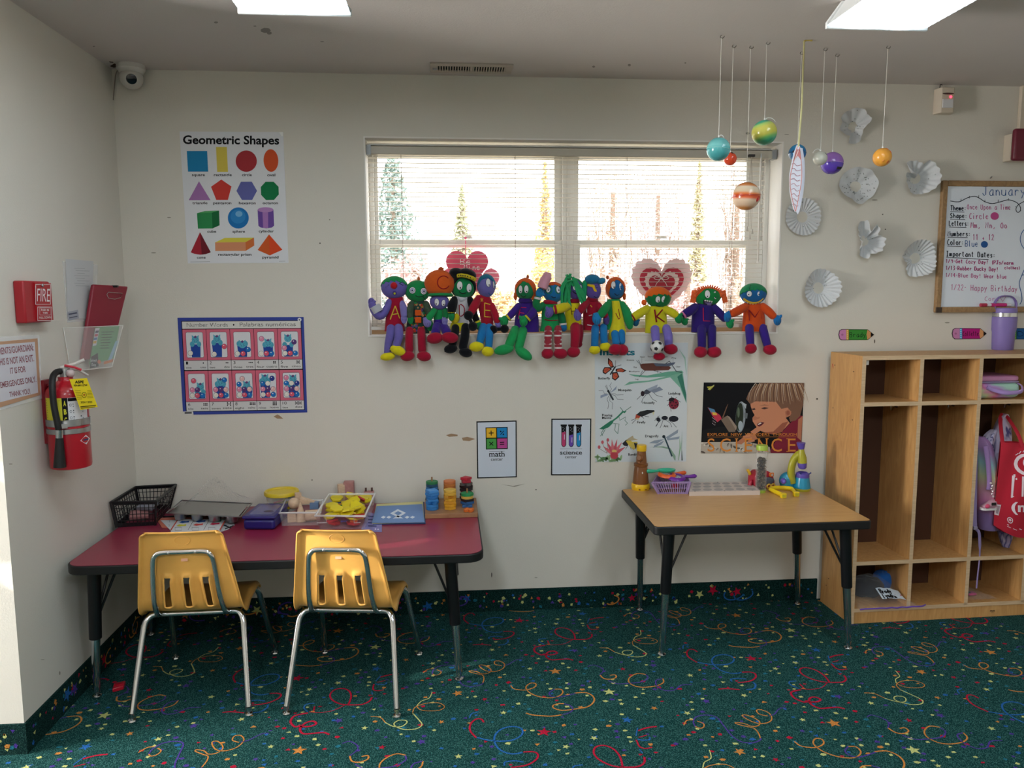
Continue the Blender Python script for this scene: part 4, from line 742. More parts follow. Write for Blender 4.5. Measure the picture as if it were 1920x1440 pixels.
# --- motion sensor, strobe, raceway
a, b = wy(1752, 168, 0), wy(1782, 216, 0); t = thing('motion_sensor', 'cream motion sensor with a red light high on the wall near the ceiling', 'motion sensor', ((a.x+b.x)/2, 0, b.z)); CRM = M('#cfc2b0', .45)
w_ = .082; cx = (a.x+b.x)/2 - .004; m = MB(); P = [(-.5, 0), (-.5, -.02), (-.36, -.046), (.36, -.046), (.5, -.02), (.5, 0)]; m.prism([(cx + x*w_, y, b.z) for x, y in P], (0, 0, a.z-b.z), CRM); part('body', m, t, bevel=.003)
m = MB(); zc = (a.z+b.z)/2; m.bx((cx-.026, -.049, b.z+.022), (cx+.026, -.044, zc+.004), M('#d8d8dc', .25)); part('sensor_lens', m, t, bevel=.002)
m = MB(); m.ell((cx+.012, -.047, zc+.014), (.006, .003, .005), M('#ff3048', .3, emit=3)); part('status_light', m, t); m = MB(); m.ell((cx, -.046, zc+.028), (.028, .006, .004), M('#4c3430', .5)); part('slot', m, t)
m = MB(); m.tube(cat([(cx-.02, -.01, a.z), (cx-.018, -.012, a.z+.02), (cx-.006, -.006, HC-.002)], 4), .002, BLACK, 6); part('cable', m, t)
a, b = wy(1897, 250, -.05), wy(1897, 301, -.05); t = thing('alarm_strobe', 'dark red alarm strobe on a cream box at the right edge, above the whiteboard', 'alarm', (a.x+.07, 0, b.z)); m = MB(); m.bx((a.x, -.05, b.z), (a.x+.13, 0, a.z), CRM); part('back_box', m, t, bevel=.003)
p, q = wy(1904, 240, -.075), wy(1904, 301, -.075); m = MB(); m.bx((p.x, -.078, q.z), (p.x+.13, -.05, p.z), M('#701830', .35)); part('strobe_cover', m, t, bevel=.012, seg=4)
m = MB(); p = wy(1914, 164, -.01); m.bx((p.x, -.02, a.z), (p.x+.03, 0, HC), CRM); solo('cable_raceway', m, 'cream cable raceway running down from the ceiling to the red alarm strobe', 'raceway', bevel=.003)
# --- ceiling vent
a, b, c, d = [wz(x, y, HC) for x, y in ((806, 116), (963, 119), (958, 136), (808, 134))]; vx0, vx1, vy0, vy1 = -.058, .288, -.19, -.06; t = thing('ceiling_vent', 'cream slotted air vent in the ceiling above the window', 'vent', ((vx0+vx1)/2, (vy0+vy1)/2, HC-.008)); VM = M('#bdb2a6', .5)
m = MB(); z0 = HC-.007
for p, q in (((vx0, vy0), (vx1, vy0+.03)), ((vx0, vy1-.03), (vx1, vy1)), ((vx0, vy0+.03), (vx0+.028, vy1-.03)), ((vx1-.03, vy0+.03), (vx1, vy1-.03)), (((vx0+vx1)/2-.006, vy0+.03), ((vx0+vx1)/2+.006, vy1-.03))): m.bx((*p, z0), (*q, HC), VM)
part('frame', m, t, bevel=.0015)
m = MB(); n = 27
for i in range(n):
    x = vx0+.03 + (vx1-vx0-.062)*i/(n-1)
    if abs(x - (vx0+vx1)/2) > .008: m.box((x, (vy0+vy1)/2, HC-.004), (.0045, vy1-vy0-.06, .007), VM)
part('louvres', m, t); m = MB(); m.bx((vx0+.028, vy0+.03, HC-.0012), (vx1-.03, vy1-.03, HC-.0005), M('#1c1a18', .9)); part('dark_backing', m, t)  # thin dark sheet stands in for the shade inside the duct
m = MB(); m.box((vx0+.02, (vy0+vy1)/2 - .005, HC-.01), (.02, .006, .008), STEEL); part('damper_lever', m, t)
# --- dome camera
p = wz(245, 122, HC); t = thing('security_camera', 'white dome security camera on the ceiling in the left corner', 'camera', (p.x, p.y, HC-.1)); CW = M('#c9c6bf', .4); m = MB(); m.lathe([(0, HC), (.055, HC), (.056, HC-.018), (.052, HC-.022), (.048, HC-.03), (.044, HC-.034), (0, HC-.034)], (p.x, p.y, 0), CW, 32); part('base', m, t)
m = MB(); c = V((p.x, p.y, HC-.052)); m.ell(c, .046, CW, n=28, k=18); part('eyeball', m, t)
dd = (CAM + V((0, 0, -.3)) - c).normalized(); qd = dd.to_track_quat('Z', 'Y').to_matrix(); m = MB(); m.lathe([(.0, .034), (.026, .034), (.027, .044), (.022, .0475), (.0, .0475)], c, CW, 24, qd); part('lens_bezel', m, t); m = MB(); m.lathe([(0, .0478), (.0205, .0478), (.019, .0485), (0, .0487)], c, M('#0a0b16', .12), 24, qd); part('lens', m, t)
m = MB(); m.tube(cat([(p.x-.05, p.y+.02, HC-.006), (p.x-.075, p.y+.04, HC-.02), (p.x-.088, p.y+.05, HC-.06), (XL+.004, p.y+.05, HC-.13)], 4), .002, M('#8a8378', .7), 6); part('cable', m, t)
# --- pencil name tags
def pencil(x0, x1, y0, y1, col, band, dots, name, label, tilt=0):
    fn = crop(1520, 540, 400/1800, -.002); m = MB(); ym = (y0+y1)/2; h = y1-y0; tip = x1-.18*(x1-x0)
    P = [(x0+8, y0+12), (x0+28, y0), (tip, y0+2), (x1, ym), (tip, y1-2), (x0+24, y1), (x0+8, y1-14), (x0, ym)]; m.prism([fn(x, y, 0) for x, y in P], (0, .0026, 0), INK); A = Art(m, fn)
    A.poly([(x0+5, ym), (x0+12, y0+14), (x0+30, y0+4), (x0+66, y0+4), (x0+66, y1-4), (x0+28, y1-4), (x0+12, y1-16)], '#c884b4', 2); A.poly([(x0+66, y0+4), (x0+86, y0+4), (x0+86, y1-4), (x0+66, y1-4)], band, 2)
    for q in range(5): A.rect(x0+71, y0+10+q*h*.18, x0+80, y0+10+q*h*.18+h*.09, dots, 3)
    A.poly([(x0+88, y0+4), (tip-2, y0+6), (tip-10, ym), (tip-2, y1-6), (x0+88, y1-4)], col, 2); A.poly([(tip-2, y0+6), (tip+26, y0+h*.28), (tip+26, y1-h*.28), (tip-2, y1-6), (tip-10, ym)], '#d89a64', 3)
    A.ell(x0+32, ym, 10, 9, '#a86890', 3); A.hand(name, x0+92, ym+20, max(60, tip-x0-104), 40, 4, INK, 4); solo('name_tag', m, label, 'name tag', group='pencil name tags', recalc=False)
pencil(235, 535, 347, 441, '#3a8a34', '#d8a83c', '#f0e0a0', 'Brady', 'green pencil-shaped name tag reading Brady above the first cubby')
pencil(1192, 1485, 338, 432, '#b01878', '#3aa0d8', '#e0f0f8', 'Collette', 'magenta pencil-shaped name tag reading Collette left of the purple tumbler')
pencil(1650, 1940, 338, 434, '#1c5c98', '#58a838', '#d0e890', 'Dexter'[:2], 'blue pencil-shaped name tag partly behind the purple tumbler')
# --- coffee-filter snowflakes
def flake(cx, cy, outline, label, seed, pleats=22, amp=.006, lift=.028, holes=26, sc=.24306, o=(1560, 190), flip=None):
    rr = random.Random(seed); fn0 = lambda x, y: wy(o[0]+x*sc, o[1]+y*sc, 0); c = fn0(cx, cy); P = [fn0(*p) for p in outline]
    pol = sorted((math.atan2(p.z-c.z, p.x-c.x), hypot(p.x-c.x, p.z-c.z)) for p in P)
    def R(t):
        t = (t+pi) % (2*pi) - pi; n = len(pol)
        for i in range(n):
            a, ra = pol[i]; b, rb = pol[(i+1) % n]
            if i == n-1: b += 2*pi
            tt = t if t >= pol[0][0] else t + 2*pi
            if a <= tt <= b: f = (tt-a)/max(1e-6, b-a); return ra + (rb-ra)*f
        return pol[0][1]
    PF = M('#d2d4d6', .9, spec=.1); N = pleats*6; L = 7; m = MB(); ph = rr.uniform(0, 6)
    def S(u, v):
        t = 2*pi*u; q = v; r = R(t)*q*(1 + .015*sin(t*pleats)*(q > .9)); y = -.004 - lift*q*q*(1+.35*sin(t*2+ph)+.2*sin(t*3+seed)) - amp*max(0, q-.25)*1.3*sin(t*pleats)
        return V((c.x + r*cos(t), (min(-.0015, y) if q > .3 else .0006), c.z + r*sin(t)))
    m.grid(S, N, L, PF)
    HM = M('#8f928f', .95)
    for _ in range(holes):
        u, v = rr.random(), rr.uniform(.3, .9); p = S(u, v) + V((0, -.0012, 0)); s = rr.uniform(.0015, .003); m.poly([p + V((s*cos(a)*1.3, -.0002, s*sin(a))) for a in (0, 1.2, 2.6, 3.8, 5)], HM)
    solo('paper_snowflake', m, label, 'paper snowflake', (c.x, -.002, c.z), group='coffee-filter snowflakes on the wall', recalc=False, ang=80)
circ = lambda cx, cy, rx, ry, n=14: [(cx + rx*cos(2*pi*i/n), cy + ry*sin(2*pi*i/n)) for i in range(n)]
flake(160, 200, [(155, 62), (235, 65), (240, 110), (285, 140), (240, 190), (215, 230), (210, 300), (160, 335), (100, 330), (120, 275), (40, 225), (60, 170), (50, 130), (110, 80)], 'torn folded white coffee-filter snowflake, highest on the wall', 1, 9, .004, .02, 14)
flake(180, 660, [(160, 520), (240, 530), (300, 570), (325, 640), (320, 690), (270, 750), (185, 800), (110, 760), (45, 700), (38, 650), (60, 580), (110, 530)], 'round white snowflake dotted with rows of pinholes, below the highest one', 2, 8, .004, .03, 60)
flake(640, 600, [(540, 480), (575, 470), (622, 585), (670, 500), (720, 460), (770, 510), (785, 580), (770, 640), (700, 710), (640, 720), (560, 705), (520, 650), (530, 560)], 'white snowflake with a notch cut at its top, nearest the whiteboard frame top', 3, 18, .004, .04, 10)
flake(250, 1080, [(185, 935), (240, 925), (310, 950), (320, 985), (265, 1020), (310, 1040), (360, 1060), (350, 1110), (330, 1160), (270, 1180), (250, 1215), (185, 1190), (175, 1100), (175, 1000)], 'half-folded narrow white snowflake in the middle of the snowflake cluster', 4, 16, .007, .045, 4)
flake(640, 1210, [(560, 1110), (620, 1075), (700, 1080), (750, 1120), (770, 1180), (765, 1250), (720, 1310), (650, 1345), (565, 1350), (555, 1250), (500, 1200), (530, 1140)], 'white snowflake with a jagged left side, left of the whiteboard frame', 5, 24, .005, .04, 12)
flake(1504, 407, circ(1504, 407, 33, 35), 'flat pleated white snowflake behind the tip of the paper icicle', 6, 26, .004, .012, 14, 1, (0, 0))
flake(1534, 540, circ(1534, 540, 33, 36), 'lowest white pleated snowflake, right of the doll lettered M', 7, 24, .006, .035, 14, 1, (0, 0))
# --- paper planets on strings
def band(name, stops, tilt=0, rough=.2, axis=2, interp='LINEAR'):
    m = bpy.data.materials.new(name); m.use_nodes = True; nt = m.node_tree; b = nt.nodes['Principled BSDF']; tc = nt.nodes.new('ShaderNodeTexCoord'); mp = nt.nodes.new('ShaderNodeMapping'); mp.inputs['Rotation'].default_value = (0, tilt, 0)
    sx = nt.nodes.new('ShaderNodeSeparateXYZ'); r = nt.nodes.new('ShaderNodeValToRGB'); r.color_ramp.interpolation = interp; el = r.color_ramp.elements
    nt.links.new(tc.outputs['Generated'], mp.inputs[0]); nt.links.new(mp.outputs[0], sx.inputs[0]); nt.links.new(sx.outputs[axis], r.inputs[0]); nt.links.new(r.outputs[0], b.inputs['Base Color']); b.inputs['Roughness'].default_value = rough
    mp.inputs['Location'].default_value = (.5*tilt*0, 0, 0)
    while len(el) > 1: el.remove(el[-1])
    el[0].position, el[0].color = stops[0][0], lin(stops[0][1])
    for p, c in stops[1:]: q = el.new(p); q.color = lin(c)
    return m
def planet(px, py, rpx, hook, mt, label, seam=None, curl=0, patches=()):
    h = wz(*hook, HC); Y = h.y; c = wy(px, py, Y); s = (Y+3.53)/FPX*1.0; r = rpx*s*1.005; t = thing('planet_ball', label, 'hanging planet', (c.x, Y, c.z-r), group='painted planets hanging from the ceiling')
    m = MB(); m.ell(c, r, mt, n=32, k=20); part('ball', m, t)
    m = MB(); tp = c + V((0, 0, r)); m.tube([tp, V((c.x + (h.x-c.x)*.2, Y, HC-.001))], .0013, M('#d8d4cc', .8), 5); part('string', m, t)
    m = MB(); m.cyl(tp - V((0, 0, .003)), tp + V((0, 0, .008)), .004, M('#e4e2de', .5), .002, 8)
    if curl: m.tube(cat([tp, tp + V((.01*curl, -.004, .008)), tp + V((.025*curl, -.006, .004)), tp + V((.034*curl, -.006, -.008))], 4), .0013, M('#e4e2de', .7), 5)
    part('knot', m, t); m = MB(); m.tube(cat([V((c.x, Y, HC)), V((c.x-.004, Y, HC-.008)), V((c.x+.006, Y, HC-.01)), V((c.x+.012, Y, HC-.003))], 3), .0015, M('#8a8680', .4, 1), 5); part('ceiling_hook', m, t)
    if seam:
        m = MB(); q = MX.Rotation(seam[1], 3, 'Y'); m.tube([c + q @ V((r*1.004*cos(2*pi*i/40), r*1.004*sin(2*pi*i/40), 0)) for i in range(40)], .0011, M(seam[0], .4), 5, closed=True); part('seam', m, t)
    for dx, dz, w, hh, cc in patches:
        n = V((dx, -sqrt(max(.01, 1-dx*dx-dz*dz)), dz)); qq = n.to_track_quat('Z', 'X').to_matrix(); m = MB(); m.ell(c + n*r, (w*r, hh*r, .04*r), M(cc, .4), qq, 14, 8) if cc != '#0e0e12' else m.box(c + n*r, (hh*r*2, w*r*2, .05*r), M(cc, .5), (n.to_track_quat('Z', 'Y')).to_matrix() @ MX.Rotation(pi/2, 3, 'Z')); part('label_sticker' if cc == '#0e0e12' else 'spot', m, t)
planet(1347, 280, 21.5, (1354, 66), band('teal', [(0, '#3f9296'), (.5, '#58aeb0'), (.62, '#7cc4c2'), (1, '#4fa6aa')]), 'teal ball planet hanging at the left end of the planet row', ('#8fd0cc', .1), .6)
planet(1369, 298, 12, (1376, 84), M('#d84a2c', .2, var=.35, vs=30), 'small red ball planet hanging just right of the teal one', None, 0, ((.1, .85, .3, .2, '#3a2018'),))
planet(1433, 249, 23, (1434, 78), band('yellow', [(0, '#3f9a78'), (.12, '#6aa85c'), (.25, '#b8b44c'), (.55, '#c8c460'), (.66, '#a8cc70'), (.74, '#3aa888'), (.82, '#48b094'), (.9, '#d4b860'), (1, '#c8a858')], .3), 'yellow and green striped ball planet, highest of the hanging planets', None, 1.2)
planet(1399, 368, 26, (1408, 86), band('jupiter', [(0, '#c07a40'), (.1, '#c88038'), (.18, '#d8b89c'), (.36, '#e0c4a8'), (.44, '#d8643a'), (.52, '#b83c20'), (.58, '#d8763c'), (.66, '#d4b898'), (.82, '#d8c8b0'), (.9, '#c8783c'), (1, '#b86c34')], -.08), 'large orange-banded ball planet hanging lowest in front of the window', ('#a83018', -.08), 0, ((.55, -.32, .17, .13, '#b82420'),))
planet(1495, 287, 16, (1507, 97), band('neptune', [(0, '#2a7aa8'), (.5, '#1c5c90'), (1, '#2a86b4')]), 'blue ball planet hanging behind the paper icicle', ('#1a4a70', 0), 0, ((-.7, .05, .2, .12, '#0e0e12'),))
planet(1538, 297, 13, (1548, 90), M('#b8b8ac', .25, var=.12, vs=20), 'small grey-white ball planet hanging left of the purple one', None, -1, ((.5, .55, .2, .14, '#70706a'),))
planet(1560, 306, 20.5, (1570, 101), band('purple', [(0, '#5a40a8'), (.5, '#6448b4'), (.505, '#9468b4'), (1, '#a070b8')], 0, .2, 2, 'CONSTANT'), 'purple two-tone ball planet hanging right of the grey one', ('#b890c8', .06), 0, ((.3, -.55, .26, .11, '#0e0e12'),))
planet(1654, 295, 17, (1668, 86), M('#e8a040', .25, var=.3, vs=22), 'orange mottled ball planet hanging alone at the right end', None, 0, ((.25, -.62, .2, .15, '#cc6a20'), (.6, .5, .2, .16, '#d8642c'), (-.3, -.5, .14, .12, '#d88830'), (.3, .85, .2, .12, '#d86430')))
# --- paper icicle on yellow ribbon
h = wz(1508, 75, HC); Y = h.y; t = thing('paper_icicle', 'long white paper icicle with red wavy lines, hanging on yellow ribbon', 'paper decoration', wy(1491, 398, Y))
OUT = [(1494, 272), (1500, 274), (1504, 300), (1504, 330), (1501, 360), (1494, 392), (1491, 398), (1487, 390), (1481, 360), (1480, 330), (1484, 305), (1489, 285)]
m = MB(); m.prism([wy(x, y, Y) for x, y in OUT], (0, .002, 0), M('#dcdce6', .8)); A = Art(m, lambda x, y, k: wy(x, y, Y - .0004*k)); m.prism([wy(x+5, y+4, Y+.012) for x, y in OUT], (0, .002, 0), M('#d0d0dc', .8))
A.line([(1495, 275), (1489, 300), (1482, 330), (1483, 360), (1491, 396)], 1.2, '#d88878', 2, smooth=3); A.line([(1499, 276), (1503, 310), (1502, 345), (1492, 396)], 1.2, '#d88878', 2, smooth=3)
A.poly([(1493, 280), (1500, 280), (1503, 302), (1496, 292), (1487, 303)], '#cf8484', 2); A.line([(1497, 282), (1490, 300)], 1.2, '#e8d0c8', 3)
for q in range(9): y = 309 + q*9.5; A.line([(1483 + abs(q-3)*.5, y-1), (1489, y-3), (1494, y+2), (1502 - q*.7, y)], 1.1, '#b8848e', 3, smooth=3)
part('paper_body', m, t, recalc=False); m = MB(); a = wy(1497, 275, Y); b = V((h.x, Y, HC-.004)); m.tube(cat([a, a.lerp(b, .35) + V((.004, 0, 0)), a.lerp(b, .7) + V((.002, 0, 0)), b], 4), [(.0036, .0008)]*13, M('#cfc890', .6), 6, flatz=(1, 0, 0)); m.tube(cat([b, b + V((.012, 0, .003)), b + V((.03, -.004, .001))], 3), .003, M('#b09a4c', .7), 6); part('ribbon', m, t)
# ================================================================ TABLES AND CHAIRS
def rrect(x0, y0, x1, y1, r, n=6):
    out = []
    for cx, cy, a in ((x1-r, y1-r, 0), (x0+r, y1-r, 90), (x0+r, y0+r, 180), (x1-r, y0+r, 270)):
        for i in range(n+1): t = rad(a + 90*i/n); out.append((cx + r*cos(t), cy + r*sin(t)))
    return out
def table_leg(t, top, foot, zt, zs, braces):
    top, foot = V(top), V(foot); d = (foot-top); k = (zt-zs)/(zt-.03)
    mid = top + (V((foot.x, foot.y, .03))-top)*k; low = V((foot.x, foot.y, .03))
    m = MB(); m.tube([top, mid], [.0235, .0215], BLACK, 18); lg = part('leg', m, t)
    m = MB(); m.tube([mid - (low-mid).normalized()*.02, low], [.0165, .0125], CHROME, 16); part('leg_insert', m, lg)
    m = MB(); m.lathe([(0, 0), (.017, 0), (.0185, .004), (.017, .009), (.009, .014), (.008, .022), (.0125, .023), (.0125, .030), (0, .03)], (foot.x, foot.y, 0), CHROME, 20); part('glide', m, lg)
    for s in (0, 1):
        m = MB(); p = mid + (top-mid).normalized()*.035 + V((-.012 + .016*s, -.01, 0)); p = mid.lerp(top, .12)
        for dx, dy in (braces[s],):
            m.tube(cat([p, p + V((dx*.08, dy*.08, .035)), V((p.x + dx, p.y + dy, zt+.002))], 4), .005, BLACK, 8)
        part('brace', m, lg)
ZR, ZW = .545, .590
RT_TOP = M('#8c2440', .3, spec=.55, var=.05, vs=40)
rx0, rx1, ry0, ry1 = -1.369, .123, -.770, -.02
t = thing('activity_table', 'long red-topped activity table with black edge and legs in the left corner', 'table', ((rx0+rx1)/2, (ry0+ry1)/2, 0))
m = MB(); m.prism([(x, y, ZR-.004) for x, y in rrect(rx0+.006, ry0+.006, rx1-.006, ry1-.006, .058)], (0, 0, .004), RT_TOP); part('tabletop', m, t)
m = MB(); m.prism([(x, y, ZR-.034) for x, y in rrect(rx0, ry0, rx1, ry1, .062)], (0, 0, .0325), BLACKM); part('edge_band', m, t, bevel=.004, seg=3)
fl_, fr_ = wz(182, 1307), wz(861, 1275)
for f, tp, bs in ((fl_, (fl_.x+.03, fl_.y-.02), ((.09, .02), (.03, .11))), (fr_, (fr_.x-.03, fr_.y-.02), ((-.09, .02), (-.03, .11))), (V((fl_.x, -.13, 0)), (fl_.x+.03, -.15), ((.09, -.02), (.02, -.1))), (V((fr_.x, -.13, 0)), (fr_.x-.03, -.15), ((-.09, -.02), (-.02, -.1)))): table_leg(t, (tp[0], tp[1], ZR-.034), (f.x, f.y, 0), ZR-.034, .235, bs)
OAK = wood('oak_laminate', '#b98a54', '#c99f68', (1.2, 16, 1), .34, 5, 1.5)
ox0, ox1, oy0, oy1 = .796, 1.687, -.648, -.05
t = thing('wood_table', 'oak-topped table with black edge and adjustable legs beside the cubbies', 'table', ((ox0+ox1)/2, (oy0+oy1)/2, 0))
m = MB(); m.prism([(x, y, ZW-.004) for x, y in rrect(ox0+.005, oy0+.005, ox1-.005, oy1-.005, .018)], (0, 0, .004), OAK); part('tabletop', m, t)
m = MB(); m.prism([(x, y, ZW-.036) for x, y in rrect(ox0, oy0, ox1, oy1, .022)], (0, 0, .0345), BLACKM); part('edge_band', m, t, bevel=.004, seg=3)
for (fx, fy), tp, bs in (((1241, 1229), (.872, -.585), ((.10, .02), (.0, .13))), ((1590, 1217), (1.605, -.585), ((-.11, .02), (-.03, .13))), ((1198, 1142), (.872, -.125), ((.1, -.01), (.05, -.06))), ((1491, 1130), (1.612, -.125), ((-.1, -.01), (-.05, -.06)))):
    f = wz(fx, fy); f.y = min(f.y, -.062); table_leg(t, (*tp, ZW-.036), (f.x, f.y, 0), ZW-.036, .285 if fy > 1180 else .27, bs)
# --- plastic school chairs
YEL = M('#efb45c', .36, spec=.45, var=.05, vs=30)
def make_chair(label):
    t = thing('school_chair', label, 'chair', (0, 0, 0), group='yellow plastic chairs at the red table')
    prof = cat([(.165, .328), (.155, .350), (.10, .362), (.0, .360), (-.10, .357), (-.150, .366), (-.176, .400), (-.192, .468), (-.214, .57), (-.236, .668), (-.242, .688)], 6); prof = [(p[0], p[1]) for p in [(q.x, q.y) for q in [V((a.x, a.y, 0)) for a in [V((p[0], p[1], 0)) for p in prof]]]]
    ks = [0]
    for a, b in zip(prof, prof[1:]): ks.append(ks[-1] + hypot(b[0]-a[0], b[1]-a[1]))
    L = ks[-1]
    def at(s):
        s = max(0, min(L, s))
        for i in range(len(ks)-1):
            if s <= ks[i+1]: f = (s-ks[i])/max(1e-9, ks[i+1]-ks[i]); a, b = prof[i], prof[i+1]; return (a[0]+(b[0]-a[0])*f, a[1]+(b[1]-a[1])*f), ((b[0]-a[0]), (b[1]-a[1]))
    hw = lambda s: (.172 if s < .2 else .172 + (s-.2)/.13*.014 if s < .33 else .186 - (s-.33)/(L-.33)*.050)
    NU, NV = 60, 66; vs = []; keep = []
    def S(i, j):
        u = -1 + 2*i/NU; s = L*j/NV; (y, z), (ty, tz) = at(s); l = hypot(ty, tz); n = (-tz/l*-1, ty/l*-1); n = (tz/l, -ty/l)     # n: outward (under / behind)
        n = (-tz/l, ty/l); n = (-n[0], -n[1]) if False else n
        w = hw(s); x = u*w; off = 0; e = abs(u)
        if e > .9: off += ((e-.9)/.1)**2*.016
        top = (s-(L-.022))/.022
        if top > 0: off += top*top*.012; x *= 1 - .10*top*top*(e > .9)
        z_ = z
        if .378 < z_ < .525 and s > .3:
            f = min(1, max(0, (z_-.379)/.02))*min(1, max(0, (.523-z_)/.025))
            for c in (-.072, 0, .072): off += .020*f*math.exp(-((x-c*(1-.12*(z_-.418)/.1))/.017)**4)
        # gentle dish of seat
        if s < .26: off += .010*(1-u*u)*sin(pi*min(1, s/.26))
        bend = .012*u*u if s > .3 else -.0
        nb = (-tz/l, ty/l)
        out = V((x, y, z)) + V((0, -abs(tz/l), -abs(ty/l)))*off
        return out + V((0, bend, 0))
    for i in range(NU+1):
        for j in range(NV+1): vs.append(S(i, j))
    fs = []
    for i in range(NU):
        for j in range(NV):
            c = (vs[i*(NV+1)+j] + vs[(i+1)*(NV+1)+j+1])/2; s = L*(j+.5)/NV
            if s > .3 and .392 < c.z < .508 and any(abs(c.x - q*(1-.12*(c.z-.418)/.1)) < .0115 for q in (-.072, 0, .072)): continue
            fs.append((i*(NV+1)+j, (i+1)*(NV+1)+j, (i+1)*(NV+1)+j+1, i*(NV+1)+j+1))
    m = MB(); m.add(vs, fs, YEL); o = part('shell', m, t, world=False, ang=60); sm_ = o.modifiers.new('thick', 'SOLIDIFY'); sm_.thickness = .005; sm_.offset = 0
    m = MB(); bz = lambda z: (-.176 - (z-.400)*.22)       # back surface y
    U = [(-.118, -.135, .352), (-.118, -.172, .364), (-.112, bz(.44)-.026, .44), (-.102, bz(.565)-.018, .565), (-.092, bz(.60)-.015, .598), (-.07, bz(.609)-.012, .609)]
    U = U + [(0, bz(.609)-.010, .609)] + [(-x, y, z) for x, y, z in U[::-1]]
    m.tube(cat(U, 5), .0098, CHROME, 12); part('back_tube', m, t, world=False)
    m = MB()
    for x in (-.045, .045): m.ell((x, bz(.609)-.019, .609), (.006, .004, .006), STEEL)
    m2 = MB(); m2.ell((-.045, bz(.609)-.0195, .609), (.0055, .003, .0055), STEEL); part('rivet', m2, t, world=False); m2 = MB(); m2.ell((.045, bz(.609)-.0195, .609), (.0055, .003, .0055), STEEL); part('rivet', m2, t, world=False)
    lgs = []
    for sy, y0, nm in ((-1, -.125, 'rear'), (1, .10, 'front')):
        m = MB(); m.tube([(-.13, y0, .344), (.13, y0, .344)], .0105, CHROME, 12); part('seat_rail', m, t, world=False)
        for sx in (-1, 1):
            m = MB(); P = [(sx*.12, y0, .344), (sx*.152, y0 + sy*.004, .342), (sx*.170, y0 + sy*.018, .322), (sx*.176, y0 + sy*.032, .285), (sx*.199, sy*.238, .030)]
            m.tube(cat(P[:4], 5) + [V(P[4])], .0112, CHROME, 12); lg = part('leg', m, t, world=False)
            m = MB(); m.lathe([(0, 0), (.013, 0), (.0155, .004), (.014, .009), (.007, .013), (.006, .02), (.0115, .021), (.0115, .031), (0, .031)], (sx*.2, sy*.239, 0), CHROME, 16); part('glide', m, lg, world=False)
    m = MB(); m.box((0.0, bz(.578)-.0035, .578), (.022, .001, .015), M('#e2a888', .7), MX.Rotation(rad(-13), 3, 'X')); part('sticker', m, t, world=False, label='small pink sticker')
    m = MB(); y = bz(.650)-.0035; m.tube([(.026*cos(a), y - (.017*sin(a))*.22, .650 + .017*sin(a)) for a in [2*pi*i/28 for i in range(28)]], .0009, YEL, 5, closed=True); A = Art(m, lambda u, v, k: V((u, y - v*.22 - .0004, .650 + v))); A.hand('virco', -.02, -.005, .04, -.013, .002, YEL, 1); part('maker_mark', m, t, world=False, recalc=False)
    return t
ch = make_chair('left of two yellow plastic chairs, in front of the muffin tin and picture cards'); ch.location = (-.934, -.604, 0); ch.rotation_euler = (0, 0, rad(1.5))
dup(ch, (-.365, -.634, 0), rad(-7.5), 'right of two yellow plastic chairs, in front of the bin of pattern blocks')
# ================================================================ ON THE RED TABLE
R = lambda x, y, dz=0: wz(x, y, ZR+dz)
def lattice_basket(t, B4, T4, mat, nx, nz, rim_r, bar, solid=.0):
    # B4 / T4: bottom and top corners, front-left, front-right, back-right, back-left
    m = MB()
    for s in range(4):
        a0, a1, b0, b1 = B4[s], B4[(s+1) % 4], T4[s], T4[(s+1) % 4]; n = nx[s % 2]
        for i in range(n+1):
            f = .06 + .88*i/n; m.tube([a0.lerp(a1, f), b0.lerp(b1, f)], bar, mat, 4)
        for k in range(1, nz+1):
            g = k/(nz+1); m.tube([a0.lerp(b0, g), a1.lerp(b1, g)], bar, mat, 4)
        m.tube([a0, b0], bar*3, mat, 6); 
        q = .16; m.add([a0, a1, a1.lerp(b1, q), a0.lerp(b0, q)], [(0, 1, 2, 3)], mat, True); q = .88; m.add([b0, b1, b1.lerp(a1, 1-q), b0.lerp(a0, 1-q)], [(0, 1, 2, 3)], mat, True)
    part('lattice_sides', m, t, recalc=False)
    m = MB(); m.poly(B4, mat); part('bottom', m, t, recalc=False); m = MB(); m.tube(T4, rim_r, mat, 8, closed=True); part('rim', m, t)
BKP = M('#0d0f14', .38)
B4 = [R(218, 989), R(291, 985), R(318, 953), R(262, 950)]; h = .107; T4 = [wz(203, 942, ZR+h), wz(292, 940, ZR+h), wz(330, 909, ZR+h), wz(252, 913, ZR+h)]
for p in B4 + T4: p.x = max(p.x, XL+.012)
for p in B4 + T4: p.y = min(p.y, -.012)
t = thing('plastic_basket', 'black lattice plastic basket in the corner at the left end of the red table', 'basket', (B4[0]+B4[2])/2); lattice_basket(t, B4, T4, BKP, (9, 10), 3, .005, .0017)
c = (B4[0]+B4[2])/2
for k, (dx, dy, rz, col, lab) in enumerate(((-.01, -.02, .3, '#a87878', 'dusty pink card lying inside the black basket'), (.01, .02, -.2, '#8a8c98', 'grey plastic packet lying inside the black basket, behind the pink card'))):
    m = MB(); m.box(c + V((dx, dy, .02+.026*k)), (.075, .06, .014), pap(col), MX.Rotation(rz, 3, 'Z') @ MX.Rotation(.25, 3, 'X')); solo('card', m, lab, 'card', bevel=.002)
